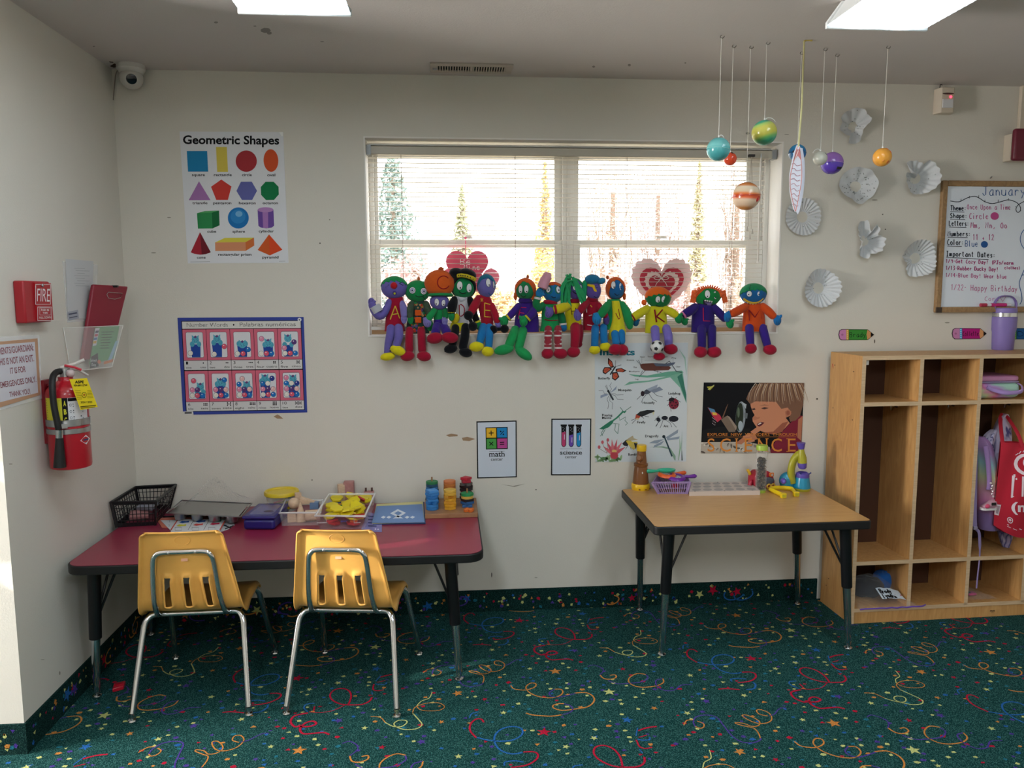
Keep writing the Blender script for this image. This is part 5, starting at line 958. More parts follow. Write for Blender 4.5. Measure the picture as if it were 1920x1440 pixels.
# picture cards under the tin
def card(pts, z, th, base, label, art=None, name='picture_card'):
    m = MB(); m.prism([wz(x, y, ZR+z) for x, y in pts], (0, 0, th), base)
    if art: art(Art(m, lambda x, y, k: wz(300+x*.09375, 900+y*.09375, ZR+z+th+.0002+.0002*k)))
    return solo(name, m, label, 'card', group='counting cards under the muffin tin', recalc=False)
def fishes(A):
    A.line([(215, 1000), (348, 805)], 22, '#c85040'); A.line([(1195, 1000), (1300, 812)], 22, '#c85040')
    for x0, x1 in ((650, 560), (960, 870)): A.line([(x0+20, 806), (x1, 1000)], 8, '#50484c')
    for x, y, c in ((480, 838, '#1f4f98'), (810, 825, '#1f4f98'), (1130, 822, '#1f7a58'), (425, 905, '#c8c03c'), (760, 890, '#cc5048'), (1090, 875, '#b82444')):
        A.poly([(x-100, y+12), (x-40, y-20), (x+40, y-14), (x+105, y-24), (x+95, y+10), (x+30, y+14), (x-30, y+26)], c, 2)
    for x in (360, 700, 1030): A.box(x-60, 945, x+70, 1010, 6, '#50484c', 2)
card([(318, 992), (305, 968), (400, 965), (420, 990)], .0, .0016, INK, 'black-backed card at the bottom left of the card stack'); card([(304, 990), (292, 972), (392, 968), (412, 993)], .0018, .0016, pap('#c8705c'), 'orange-edged card fanned out left under the stack')
card([(322, 997), (301, 976), (420, 974), (400, 998)], .0036, .0016, pap('#c8ccd0'), 'plain white card under the fish picture card', lambda A: (A.hand('1', 170, 850, 40, 40, 5, '#404a58'), A.hand('2', 160, 930, 40, 40, 5, '#404a58')))
card([(412, 998), (415, 975), (436, 978), (440, 985), (425, 994)], .0005, .0016, pap('#b8bcc0'), 'grey patterned card sticking out at the right of the stack', lambda A: (A.line([(1270, 900), (1420, 960)], 22, INK), A.line([(1300, 980), (1470, 910)], 18, INK), A.ell(1310, 910, 25, 15, '#2a4a80')))
card([(319, 1000), (332, 974), (423, 975), (409, 1001)], .0054, .0016, pap('#d4d6d8'), 'white counting card with coloured fish sticking out below the muffin tin', fishes)
# muffin tin
zt = ZR + .045; F4 = [wz(312, 962, zt), wz(451, 969, zt), wz(472, 944, zt), wz(341, 938, zt)]; TIN = M('#a8aaac', .28, 1, var=.1, vs=30)
t = thing('muffin_tin', 'silver twelve-cup muffin tin resting on the picture cards', 'baking tin', ((F4[0]+F4[2])/2 - V((0, 0, .036))))
bil = lambda u, v: F4[0].lerp(F4[1], u).lerp(F4[3].lerp(F4[2], u), v)
ux = (F4[1]-F4[0]); vy_ = (F4[3]-F4[0]); plate = MB(); NC = 24; nu, nv = 4, 3
for i in range(nu):
    for j in range(nv):
        u0, u1, v0, v1 = .03 + .94*i/nu, .03 + .94*(i+1)/nu, .04 + .92*j/nv, .04 + .92*(j+1)/nv; c = bil((u0+u1)/2, (v0+v1)/2); rr_ = min(ux.length*.94/nu, vy_.length*.92/nv)*.44
        ring = [c + V((rr_*cos(2*pi*q/NC), rr_*sin(2*pi*q/NC), 0)) for q in range(NC)]; sq = []
        for q in range(NC):
            a = 2*pi*q/NC; k = 1/max(abs(cos(a)), abs(sin(a))); sq.append(bil((u0+u1)/2 + (u1-u0)/2*cos(a)*k, (v0+v1)/2 + (v1-v0)/2*sin(a)*k))
        plate.add(ring + sq, [(q, (q+1) % NC, NC+(q+1) % NC, NC+q) for q in range(NC)], TIN)
        cu = MB(); cu.lathe([(rr_, 0), (rr_*.97, -.004), (rr_*.8, -.030), (rr_*.74, -.034), (0, -.034)], c, TIN, NC); part('cup', cu, t, recalc=False)
for a, b in ((0, 1), (1, 2), (2, 3), (3, 0)): plate.tube([F4[a], F4[b]], .003, TIN, 6)
part('tray_plate', plate, t, recalc=False)
# crumpled clear bag on the tin
m = MB(); rb = random.Random(5); ph = [(rb.uniform(5, 26), rb.uniform(5, 26), rb.uniform(0, 6)) for _ in range(7)]; cb = bil(.55, .75)
def bag(u, v):
    x = (u-.5)*.27; y = (v-.5)*.10; e = max(0, 1-(2*u-1)**2)*max(0, 1-(2*v-1)**2); n = sum(abs(sin(a*u*1.5 + b*v*1.5 + c)) for a, b, c in ph)/7
    pk = math.exp(-((u-.42)/.28)**2)
    return V((cb.x + x, min(-.012, cb.y + .03 + y), zt + .006 + e**.6*(.012 + .085*pk*(.35 + .9*n) + .02*n)))
m.grid(bag, 56, 34, clear('#f2f4f6', -.02, .1)); solo('plastic_bag', m, 'crumpled clear plastic bag lying on the back of the muffin tin', 'bag', (cb.x, cb.y+.01, zt+.004), recalc=False, ang=25)
# blue pencil box
NB = M('#241f6e', .3, spec=.5); P4 = [R(456, 994), R(515, 994), R(522, 966), R(478, 963)]; o = P4[0]; e1 = (P4[1]-P4[0]); L1 = e1.length; e1.normalize(); e2 = V((-e1.y, e1.x, 0)); D2 = .195
t = thing('pencil_box', 'closed dark blue plastic pencil box right of the muffin tin', 'box', o + e1*L1/2 + e2*D2/2); RZ = MX(((e1.x, e2.x, 0), (e1.y, e2.y, 0), (0, 0, 1))); c = o + e1*L1/2 + e2*D2/2
m = MB(); m.box(c + V((0, 0, .022)), (L1, D2, .044), NB, RZ); part('base', m, t, bevel=.012, seg=3)
m = MB(); m.box(c + V((0, 0, .051)), (L1+.006, D2+.006, .014), NB, RZ); part('lid', m, t, bevel=.006, seg=3); m = MB(); m.box(c + V((0, 0, .0585)), (L1-.035, D2-.04, .002), M('#4b4a88', .15), RZ); part('lid_panel', m, t, bevel=.001)
m = MB(); m.ell(c + RZ @ V((.02, -.03, .0597)), (.02, .017, .0006), M('#3c2c50', .4)); part('label_sticker', m, t)
# pattern blocks
PBC = {'y': '#e0cc20', 'r': '#c03030', 'o': '#d86a2c', 'b': '#2a4ea0', 'g': '#2c8a48', 't': '#cbb088'}
PBT = {'y': '#e0cc20'}
def shape(kind, s=.0125):
    if kind == 'hex': return [(2*s*cos(pi/3*i), 2*s*sin(pi/3*i)) for i in range(6)]
    if kind == 'trap': return [(-2*s, 0), (2*s, 0), (s, 1.73*s), (-s, 1.73*s)]
    if kind == 'tri': return [(-s, 0), (s, 0), (0, 1.73*s)]
    if kind == 'sq': return [(-s, -s), (s, -s), (s, s), (-s, s)]
    if kind == 'rh': return [(-s, 0), (s, 0), (2*s, 1.73*s), (0, 1.73*s)]
KC = {'y': 'hex', 'r': 'trap', 'o': 'sq', 'b': 'rh', 'g': 'tri'}
def block(p, rot, kc, label, grp, s=.0125):
    m = MB(); q = rot; S_ = shape(KC[kc], s); m.prism([V(p) + q @ V((x, y, -.0035)) for x, y in S_], q @ V((0, 0, .007)), plas(PBC[kc], .4)); return solo('pattern_block', m, label, 'block', V(p), grp)
CN = dict(y='yellow hexagon', r='red trapezoid', o='orange square', b='blue rhombus', g='green triangle')
# --- yellow-lidded tub
YT = -.10; lc = wy(528, 921, YT); r = .071; t = thing('storage_tub', 'clear round tub with a yellow lid behind the blue pencil box', 'tub', (lc.x, YT, ZR))
m = MB(); hz = lc.z - ZR; m.lathe([(r*.84, .001), (r*.97, hz-.006), (r*.955, hz-.006), (r*.825, .003)], (lc.x, YT, ZR), clear('#e8ece8', .16), 36); part('body', m, t, recalc=False)
m = MB(); m.lathe([(0, hz-.003), (r*.86, hz-.003), (r*.9, hz+.003), (r*1.02, hz+.004), (r*1.06, hz-.001), (r*1.06, hz-.012), (r*1.0, hz-.013)], (lc.x, YT, ZR), M('#d8bc28', .35), 40); part('lid', m, t, recalc=False)
rb = random.Random(9)
for i in range(16):
    a, q = rb.uniform(0, 6.3), r*.55*sqrt(rb.random()); kc = rb.choice('yyyyroggb'); block((lc.x + q*cos(a), YT + q*sin(a) - .006, ZR + .012 + (hz-.05)*i/16), Euler((rb.uniform(-.7, .7), rb.uniform(-.7, .7), a)).to_matrix(), kc, CN[kc] + ' pattern block inside the yellow-lidded tub', 'pattern blocks of one kind in the yellow-lidded tub: ' + CN[kc], .012)
# --- clear bins
def bin_(t, B4, T4, col, a=.14, ribs=True):
    m = MB(); 
    for s in range(4): m.add([B4[s], B4[(s+1) % 4], T4[(s+1) % 4], T4[s]], [(0, 1, 2, 3)], clear(col, a), True)
    m.poly(B4, clear(col, a)); part('bin_walls', m, t, recalc=False); m = MB(); m.tube(T4, (.0045), clear('#f4f6f8', .45, .1), 8, closed=True); part('rim', m, t)
    if ribs:
        for f in (.2, .78):
            m = MB(); a0, b0 = B4[0].lerp(B4[1], f), T4[0].lerp(T4[1], f); a1, b1 = B4[0].lerp(B4[1], f-.05), T4[0].lerp(T4[1], f-.05); q = V((0, -.002, 0)); m.tube([b0+q, b0.lerp(a0, .5)+q, b1.lerp(a1, .5)+q+V((-.03 if f < .5 else .035, 0, 0))], .0013, clear('#f8f8fa', .6, .1), 5); part('handle_rib', m, t)
def quadz(pts, z): return [wz(x, y, z) for x, y in pts]
B4 = quadz([(529, 986), (598, 985), (603, 962), (540, 960)], ZR+.001); T4 = quadz([(524, 962), (601, 961), (606, 938), (536, 937)], ZR+.058)
t = thing('small_bin', 'small clear bin of plain wooden solids between the pencil box and block bin', 'bin', (B4[0]+B4[2])/2); bin_(t, B4, T4, '#e8eaec', .12, False)
WN = wood('plain_wood', '#c8a888', '#dcc0a4', (3, 3, 14), .6, 5); bc = (B4[0]+B4[2])/2; bm_ = lambda u, v: B4[0].lerp(B4[1], u).lerp(B4[3].lerp(B4[2], u), v)
GS = 'wooden solids in the small bin'
def wsolid(name, fn_, label): m = MB(); fn_(m); solo(name, m, label, 'wooden block', group=GS)
p = bm_(.22, .3); wsolid('wooden_cube', lambda m: m.box(p + V((0, 0, .0195)), (.034, .034, .036), WN, MX.Rotation(.2, 3, 'Z')), 'plain wooden cube at the front left of the small bin, under the ball')
p2 = bm_(.24, .5); wsolid('wooden_ball', lambda m: m.ell(p2 + V((.0, .02, .062)), .0245, WN), 'plain wooden ball on top at the left of the small bin')
p3 = bm_(.47, .34); wsolid('wooden_cone', lambda m: m.lathe([(0, .0015), (.026, .0015), (.001, .088)], p3, WN, 28), 'plain wooden cone standing in the middle of the small bin')
p4 = bm_(.78, .3); wsolid('wooden_cylinder', lambda m: m.cyl(p4 + V((-.026, 0, .025)), p4 + V((.034, .008, .025)), .0235, WN, n=28), 'plain wooden cylinder lying at the right of the small bin')
p5 = bm_(.62, .72); wsolid('wooden_prism', lambda m: m.prism([p5 + V((-.04, 0, .052)), p5 + V((.045, .005, .052)), p5 + V((-.03, 0, .082))], (0, .03, 0), WN), 'plain wooden wedge leaning at the back of the small bin')
p6 = bm_(.33, .86); wsolid('wooden_block', lambda m: m.box(p6 + V((0, .006, .075)), (.026, .026, .036), WN, MX.Rotation(.3, 3, 'Z')), 'small wooden block standing behind the wooden ball')
p7 = bm_(.82, .8); wsolid('blue_block', lambda m: m.box(p7 + V((0, 0, .045)), (.036, .03, .028), plas('#6a84a8', .5)), 'blue-grey block at the back right of the small bin')
B4 = quadz([(600, 992), (683, 992), (702, 950), (620, 948)], ZR+.002); T4 = quadz([(591, 967), (684, 968), (703, 926), (617, 927)], ZR+.088)
for p in B4+T4: p.y = min(p.y, -.02)
t = thing('block_bin', 'large clear bin full of yellow and coloured pattern blocks', 'bin', (B4[0]+B4[2])/2); bin_(t, B4, T4, '#e6e2ec', .12)
rb = random.Random(21); bm2 = lambda u, v: B4[0].lerp(B4[1], u).lerp(B4[3].lerp(B4[2], u), v)
for i in range(64):
    up_ = i/64; u, v = rb.uniform(.14, .86), rb.uniform(.1, .86); kc = rb.choice('yyyyyyyrob') if up_ > .55 else rb.choice('yyrrobbyg'); p = bm2(u, v) + V((0, 0, .01 + .056*up_))
    tl_ = .25 if up_ < .6 else .6; wh = 'on top in' if up_ > .6 else 'low inside'
    block(p, Euler((rb.uniform(-tl_, tl_), rb.uniform(-tl_, tl_), rb.uniform(0, 6))).to_matrix(), kc, '%s pattern block %s the large clear bin' % (CN[kc], wh), 'pattern blocks %s the bin: %s' % (wh, CN[kc]), .0145)
# wooden pieces behind the bin
p = wy(655, 938, -.045); m = MB(); m.box((p.x, p.y, ZR+.055), (.045, .04, .11), wood('pink_wood', '#a8706c', '#b88480', (3, 3, 3), .6)); solo('pink_block', m, 'tall dusty pink block standing behind the bin of pattern blocks', 'block', bevel=.002)
p = wy(692, 932, -.045); t = thing('peg_block', 'wooden block with two dark pegs standing behind the right end of the bin', 'block', (p.x, p.y, ZR)); m = MB(); zt2 = wy(692, 921, -.045).z; m.bx((p.x-.022, -.062, ZR), (p.x+.022, -.028, zt2), wood('pink_wood', '#a8706c', '#b88480')); part('body', m, t, bevel=.002)
for s in (-1, 1): m = MB(); m.box((p.x + s*.0135, -.045, zt2+.008), (.008, .008, .016), M('#4a2c24', .6)); part('peg', m, t)
p = wy(640, 935, -.06); m = MB(); m.box((p.x, -.055, ZR+.05), (.03, .03, .10), WN, MX.Rotation(.3, 3, 'Z')); solo('wooden_post', m, 'pale wooden block standing behind the bin, left of the pink block', 'block', bevel=.002)
# lavender strip cards and blue pattern cards
m = MB(); m.prism(quadz([(676, 996), (716, 998), (716, 968), (690, 960)], ZR+.0004), (0, 0, .0012), pap('#8a84b8')); A = Art(m, lambda x, y, k: wz(x, y, ZR+.0018+.0002*k))
for q in range(4): A.line([(690, 968+q*6), (706, 968.5+q*6)], 2.2, '#3c4474')
A.ell(704, 992, 1.5, 1, '#e8e4f0'); A.ell(709, 992.4, 1.5, 1, '#e8e4f0'); solo('lavender_card', m, 'lavender laminated card sticking out between the block bin and blue cards', 'card', recalc=False)
for k, (pts, base, lab) in enumerate((([(699, 984), (798, 982), (795, 942), (707, 946)], '#34507c', 'dark blue laminated card at the bottom of the diamond card stack'), ([(698, 982), (796, 980), (793, 941), (706, 946)], '#d8d098', 'cream card in the middle of the diamond card stack'), ([(697, 981), (796, 980), (792, 946), (706, 950)], '#7f9cc8', 'blue card with a white diamond pattern on top of its stack'))):
    m = MB(); z = ZR + .001 + .0028*k; P = quadz(pts, z)
    for p in P: p.y = min(p.y, -.008)
    m.prism(P, (0, 0, .0024), pap(base))
    if k == 2:
        A = Art(m, lambda x, y, k: wz(480+x*.22917, 880+y*.22917, z+.0026+.0002*k)); A.poly([(955, 436), (1375, 430), (1352, 285), (1010, 303)], '#7896c6'); W_ = '#dfe6f0'
        A.poly([(1160, 325), (1228, 356), (1165, 395), (1097, 360)], W_, 2); A.poly([(1162, 342), (1196, 357), (1164, 376), (1130, 359)], '#7896c6', 3); A.poly([(1160, 378), (1205, 400), (1118, 402)], W_, 2)
        for x in (1042, 1087, 1236, 1281): A.poly([(x, 380), (x+21, 390), (x, 403), (x-21, 393)], W_, 2)
    solo('pattern_card', m, lab, 'card', group='diamond pattern cards', recalc=False)
# shape sorter
B4 = quadz([(797, 973), (896, 970), (893, 941), (797, 943)], ZR)
for p in B4: p.y = min(p.y, -.01)
SW = wood('sorter_wood', '#8a6444', '#a87c58', (2, 12, 2), .5, 4); t = thing('shape_sorter', 'wooden shape sorting board with pegs at the right end of the red table', 'toy', (B4[0]+B4[2])/2)
m = MB(); m.prism(B4, (0, 0, .02), SW); part('board', m, t, bevel=.002); bs = lambda u, v: B4[0].lerp(B4[1], u).lerp(B4[3].lerp(B4[2], u), v) + V((0, 0, .02)); SP = {}
def sortpiece(p, kind, col, r, th, rz, lab, grp, tilt=0):
    m = MB(); n = dict(disc=28, sq=4, hex=6, oct=8, tri=3)[kind] if kind != 'cross' else 0; q = MX.Rotation(tilt, 3, 'X') @ MX.Rotation(rz, 3, 'Z')
    S_ = [(r*cos(2*pi*i/n + pi/n), r*sin(2*pi*i/n + pi/n)) for i in range(n)] if n else [(a*r, b*r) for a, b in ((-.35, -1), (.35, -1), (.35, -.35), (1, -.35), (1, .35), (.35, .35), (.35, 1), (-.35, 1), (-.35, .35), (-1, .35), (-1, -.35), (-.35, -.35))]
    m.prism([V(p) + q @ V((x, y, 0)) for x, y in S_], q @ V((0, 0, th)), M(col, .5, var=.08, vs=40)); solo('sorting_piece', m, lab, 'sorting block', group=grp, bevel=.0015)
for u, v, st, pk, wh in ((.14, .72, [('cross', '#1f6aa8'), ('sq', '#1c3c50'), ('cross', '#1f6aa8'), ('disc', '#24506a'), ('sq', '#1c3c50'), ('cross', '#1f6aa8'), ('disc', '#24506a'), ('disc', '#2a7a48')], 1, 'back left'), (.14, .3, [('disc', '#2470b4'), ('disc', '#2c7cc0'), ('cross', '#2470b4'), ('sq', '#2f80c4'), ('disc', '#2470b4'), ('sq', '#3a86cc'), ('sq', '#4890d4')], 0, 'front left'), (.48, .74, [('disc', '#c87838'), ('hex', '#b8883c'), ('disc', '#c87838'), ('hex', '#c87838'), ('cross', '#b8883c'), ('hex', '#c87838'), ('disc', '#c87838'), ('disc', '#d07a48')], 0, 'back middle'), (.48, .3, [('hex', '#d8a028'), ('disc', '#d89c20'), ('tri', '#dca430'), ('hex', '#d8a028'), ('cross', '#c89028'), ('disc', '#d8ac3c'), ('disc', '#d8b048')], 0, 'front middle'), (.80, .76, [('sq', '#221a20'), ('sq', '#1c1a1e'), ('sq', '#26181c'), ('sq', '#6a1828'), ('sq', '#221a20'), ('sq', '#26181c'), ('cross', '#5c5654'), ('sq', '#a81c34'), ('sq', '#b82038')], 0, 'back right'), (.81, .42, [('sq', '#2c5c94'), ('sq', '#2f6098'), ('sq', '#201418'), ('disc', '#d0aa50'), ('oct', '#1f8a50')], 1, 'front right')):
    p = bs(u, v); m = MB(); n = len(st); th = .0125; m.cyl(p, p + V((0, 0, n*th + (.018 if pk else -.002))), .004, SW, n=10); part('peg', m, t)
    for i, (kd, cl) in enumerate(st):
        nm = {'disc': 'round', 'sq': 'square', 'cross': 'cross-shaped', 'hex': 'six-sided', 'tri': 'triangular', 'oct': 'eight-sided'}[kd]; od = 'top' if i == n-1 else 'bottom' if i == 0 else ('second', 'third', 'fourth', 'fifth', 'sixth', 'seventh', 'eighth')[i-1] + ' from bottom'
        sortpiece(p + V((0, 0, i*th + .0003)), kd, cl, {'disc': .027, 'sq': .031, 'cross': .028, 'hex': .028, 'tri': .031, 'oct': .029}[kd]*(.86 if wh == 'back right' and i > 6 else 1), th-.0006, (i*37 % 50)*.02, '%s piece, %s on the %s peg of the shape sorter' % (nm, od, wh), 'shape sorter pieces')
p = bs(.83, .1); sortpiece(p + V((0, -.002, .001)), 'cross', '#d8702c', .022, .012, .5, 'orange piece lying loose on the front right of the shape sorter', 'shape sorter pieces', .0)
# ================================================================ ON THE WOOD-TOPPED TABLE
Wt = lambda x, y, dz=0: wz(x, y, ZW+dz); BRN = M('#7a4a22', .32, spec=.5); YL = M('#e0b418', .28)
p = Wt(1204, 920); p.y += .03; s = (p.y+3.53)/FPX; zy = lambda y: wy(1204, y, p.y).z-ZW
t = thing('toy_telescope', 'brown and yellow toy telescope standing at the left end of the wood-topped table', 'toy', p); RB = MX.Rotation(rad(0), 3, 'Y')
m = MB(); m.lathe([(0, 0), (17*s, 0), (18*s, .006), (18*s, zy(908)), (16.6*s, zy(905.5)), (0, zy(905))], p, YL, 36); part('base_ring', m, t)
for a in (-110, -70, -30): m = MB(); q = p + V((18*s*cos(rad(a)), 18*s*sin(rad(a)), zy(914))); m.ell(q, (.005, .004, .003), M('#8a4a14', .4)); part('ring_mark', m, t)
m = MB(); m.lathe([(15.5*s, zy(906)), (15.6*s, zy(903)), (13.2*s, zy(880)), (12.2*s, zy(874)), (13.6*s, zy(873)), (13.8*s, zy(869)), (12*s, zy(868)), (9*s, zy(867))], p, BRN, 36); part('barrel', m, t)
m = MB(); q = p + V((0.002, 0, 0)); m.lathe([(10.5*s, zy(869)), (10*s, zy(862)), (8.4*s, zy(846)), (8*s, zy(844))], q, BRN, 32); kz = zy(857); m.lathe([(0, 0), (6.5*s, 0), (6.5*s, .01), (4*s, .016), (0, .016)], q + V((-.012, -.022, kz-.0)), BRN, 20, Euler((rad(75), 0, rad(-35))).to_matrix()); part('eyepiece_tube', m, t)
m = MB(); m.lathe([(0, zy(845)), (9.4*s, zy(845)), (9.6*s, zy(842)), (9.6*s, zy(836)), (9.2*s, zy(834)), (7*s, zy(833.5)), (0, zy(834.5))], q, YL, 32); part('top_cap', m, t); m = MB(); m.ell(p + V((.0, -13.2*s, zy(884))), (.003, .003, .006), M('#d8d4cc', .4)); part('white_dot', m, t)
LAV = M('#9a84b4', .4, spec=.4); B4 = [Wt(1235, 926), Wt(1288, 926), Wt(1284, 908), Wt(1240, 908)]; T4 = quadz([(1223, 905), (1294, 904), (1288, 892), (1232, 893)], ZW+.055)
t = thing('pencil_basket', 'small lavender slotted basket holding magnifying glasses', 'basket', (B4[0]+B4[2])/2); lattice_basket(t, B4, T4, LAV, (13, 9), 1, .0035, .0022)
m = MB(); c = (B4[0]+B4[2])/2; m.box(c + V((.012, -.01, .022)), (.03, .02, .035), plas('#c02440')); solo('red_toy', m, 'small red toy at the bottom of the lavender basket', 'toy', bevel=.004)
def magnifier(ctr, ang, tilt, col, label, R_=.034):
    t = thing('magnifying_glass', label, 'magnifying glass', ctr, group='toy magnifying glasses'); q = MX.Rotation(ang, 3, 'Z') @ MX.Rotation(tilt, 3, 'X'); mt = M(col, .3, spec=.5); C_ = V(ctr) + V((0, 0, .012))
    m = MB(); m.tube([C_ + q @ V((R_*cos(a), R_*sin(a), 0)) for a in [2*pi*i/32 for i in range(32)]], [(.0055, .0105)]*32, mt, 10, closed=True); part('ring', m, t)
    m = MB(); m.lathe([(0, -.002), (R_-.004, -.001), (R_-.004, .001), (0, .003)], C_, clear('#e8f0f4', .14, .03), 28, q); part('lens', m, t)
    m = MB(); m.tube([C_ + q @ V((R_+.003, 0, 0)), C_ + q @ V((R_+.016, 0, 0)), C_ + q @ V((R_+.036, 0, 0)), C_ + q @ V((R_+.056, 0, .001)), C_ + q @ V((R_+.064, 0, .001))], [.005, .006, .0085, .010, .005], mt, 14); part('handle', m, t)
g = wz(1250, 892, ZW+.066); magnifier(g + V((.002, .012, .010)), rad(186), .1, '#2fae8a', 'green magnifying glass at the back of the lavender basket, handle to the left'); magnifier(g + V((.0, -.004, -.004)), rad(12), .12, '#e0602c', 'orange magnifying glass between the green and purple ones'); magnifier(g + V((.036, -.03, -.012)), rad(4), .15, '#6a2494', 'purple magnifying glass in front, handle sticking out to the right')
TP = [Wt(1292, 930), Wt(1425, 928), Wt(1404, 911), Wt(1297, 912)]; m = MB(); m.prism(TP, (0, 0, .02), M('#c8bab0', .5)); tb4 = [p + V((0, 0, .02)) for p in TP]; A = Art(m, lambda u, v, k: tb4[0].lerp(tb4[1], u).lerp(tb4[3].lerp(tb4[2], u), v) + V((0, 0, .0004*k)))
for i in range(6):
    for j in range(3): A.ell(.1 + i*.16, .18 + j*.32, .065, .13, M('#a39c98', .7), 1, 20)
for u, v in ((.08, .02), (.5, .02), (.45, .96), (.95, .96), (.9, .05)): A.ell(u, v, .012, .025, '#4a4644', 2, 8)
solo('counting_board', m, 'flat pale board printed with rows of grey circles on the wood-topped table', 'game board', recalc=False)
# sensory tube
p = Wt(1430, 925); p.y += .024; s = (p.y+3.53)/FPX; zy = lambda y: wy(1430, y, p.y).z-ZW; LG = M('#a4c048', .35); r = 10.6*s
t = thing('sensory_tube', 'tall clear tube of dried leaves with lime green caps', 'jar', p); m = MB(); m.lathe([(r, .012), (r, zy(843)), (r*.95, zy(843)), (r*.95, .012)], p, clear('#eef0ee', .03, .03), 36); part('tube', m, t, recalc=False)
m = MB(); m.lathe([(0, 0), (r*.9, 0), (r*.92, .012), (0, .013)], p, LG, 30); part('base_cap', m, t); m = MB(); m.lathe([(0, zy(843.5)), (r*1.04, zy(843.5)), (r*1.06, zy(836.5)), (r*.98, zy(834.5)), (0, zy(835.5))], p, LG, 30); part('top_cap', m, t)
rb = random.Random(4); m = MB(); zt_ = zy(857)
for i in range(1100):
    a, q = rb.uniform(0, 6.3), r*.80*sqrt(rb.random()); leaves(m, (p.x + q*cos(a)*.85, p.y + q*sin(a)*.85, ZW + .016 + (zt_-.02)*rb.random()**.9), (.003, .003, .003), 1, M(rb.choice(('#4a3c30', '#2c2824', '#5e5040', '#6a5a44', '#38302c')), .9), .008, rb)
o = solo('dried_leaves', m, 'dried brown leaves filling the clear tube', 'leaves', recalc=False); o['kind'] = 'stuff'
# toy car / robot
p = Wt(1430, 917); p.y = -.085; t = thing('toy_robot', 'red and grey toy vehicle with orange lights behind the leaf tube', 'toy', (p.x, p.y, ZW)); c = V((p.x, p.y, ZW)); RR = MX.Rotation(rad(12), 3, 'Z'); RD = M('#a81c34', .35)
m = MB(); P = [(-.052, 0), (.055, 0), (.06, .03), (.045, .068), (.02, .082), (-.03, .082), (-.05, .062)]; m.prism([c + RR @ V((x, -.032, z+.002)) for x, z in P], RR @ V((0, .06, 0)), RD); part('body', m, t, bevel=.008, seg=3)
m = MB(); m.ell(c + RR @ V((.008, -.033, .036)), (.046, .006, .02), M('#5a5e6c', .25), RR); part('windscreen', m, t)
for sx in (-.022, .036): m = MB(); m.box(c + RR @ V((sx, -.034, .066)), (.024, .01, .018), M('#d87830', .4), RR); lt = part('light', m, t, bevel=.003); m = MB(); m.ell(c + RR @ V((sx, -.041, .066)), (.005, .004, .006), M('#b8a8a0', .3)); part('bulb', m, lt)
for sx in (.022, .045): m = MB(); m.tube([c + RR @ V((sx + .009*cos(a), -.037, .013 + .009*sin(a))) for a in [2*pi*i/16 for i in range(16)]], .004, M('#d8a83c', .4), 6, closed=True); part('grille_ring', m, t)
m = MB(); m.box(c + V((-.058, -.005, .076)), (.012, .012, .03), M('#e0b030', .4), MX.Rotation(rad(-30), 3, 'Y')); part('yellow_fin', m, t, bevel=.002); m = MB(); m.tube([c + V((-.05, -.02, .04)), c + V((-.062, -.03, .02)), c + V((-.055, -.035, .008))], [.009, .011, .008], RD, 10); part('arm', m, t)
# horseshoe magnet
MY = M('#e4c41c', .3); C0 = Wt(1466, 923); arc = []
for i in range(21): a = rad(-18 + 205*i/20); arc.append(C0 + V((.052*cos(a), .034*sin(a)+.002, .0115)))
arc = [Wt(1491, 930) + V((0, -.004, .0115))] + arc + [Wt(1467, 933) + V((0, -.004, .0115))]
t = thing('horseshoe_magnet', 'yellow plastic horseshoe magnet lying in front of the toy microscope', 'magnet', C0); m = MB(); m.tube(arc, [(.0115, .009)]*len(arc), MY, 4, flatz=(0, 0, 1)); part('body', m, t, bevel=.002, ang=60)
for q in (arc[0], arc[-1]): m = MB(); m.box(q + V((0, -.004, 0)), (.024, .018, .022), MY, MX.Rotation(.05, 3, 'Z')); tp = part('tip', m, t, bevel=.002); m = MB(); m.box(q + V((0, -.0135, 0)), (.017, .0015, .013), M('#b8b028', .5)); part('tip_plate', m, tp)
# toy microscope
p = Wt(1509, 922); p.y += .03; s = (p.y+3.53)/FPX; X_ = lambda x: p.x + (x-1509)*s; zy = lambda y: wy(1509, y, p.y).z; TL_ = M('#1c88ac', .25, spec=.6); OLV = M('#a4a02c', .3); PUR = M('#5a4ca4', .3)
t = thing('toy_microscope', 'teal, lime and purple toy microscope at the right end of the wood-topped table', 'toy', (p.x, p.y, ZW))
m = MB(); m.lathe([(0, ZW), (15*s, ZW), (16.2*s, ZW+.006), (16*s, ZW+.012)], (p.x, p.y, 0), OLV, 32); part('foot_ring', m, t); m = MB(); m.lathe([(16*s, ZW+.012), (16*s, zy(912)), (13*s, zy(894)), (12*s, zy(889)), (0, zy(890))], (p.x, p.y, 0), TL_, 32); part('stage', m, t)
m = MB(); m.lathe([(12.9*s, zy(895)), (13.4*s, zy(893)), (12.6*s, zy(887)), (9*s, zy(885)), (9*s, zy(889)), (0, zy(889))], (p.x, p.y, 0), PUR, 32); part('stage_ring', m, t)
for dx in (-6, 8): m = MB(); m.tube([(X_(1509+dx), p.y-.02, zy(888)), (X_(1509+dx*1.6), p.y-.024, zy(884))], .003, M('#2a3c80', .4), 8); part('stage_clip', m, t)
m = MB(); bq = p.y+.022; c = V((X_(1484), bq, ZW+.0415)); m.ell(c, (18*s, 12*s, .041), TL_); m.loft([(V((X_(1486), bq, ZW+.0005)), V((14*s, 0, 0)), V((0, 9*s, 0))), (V((X_(1484), bq, ZW+.04)), V((17.5*s, 0, 0)), V((0, 11.6*s, 0)))], TL_); part('base_body', m, t)
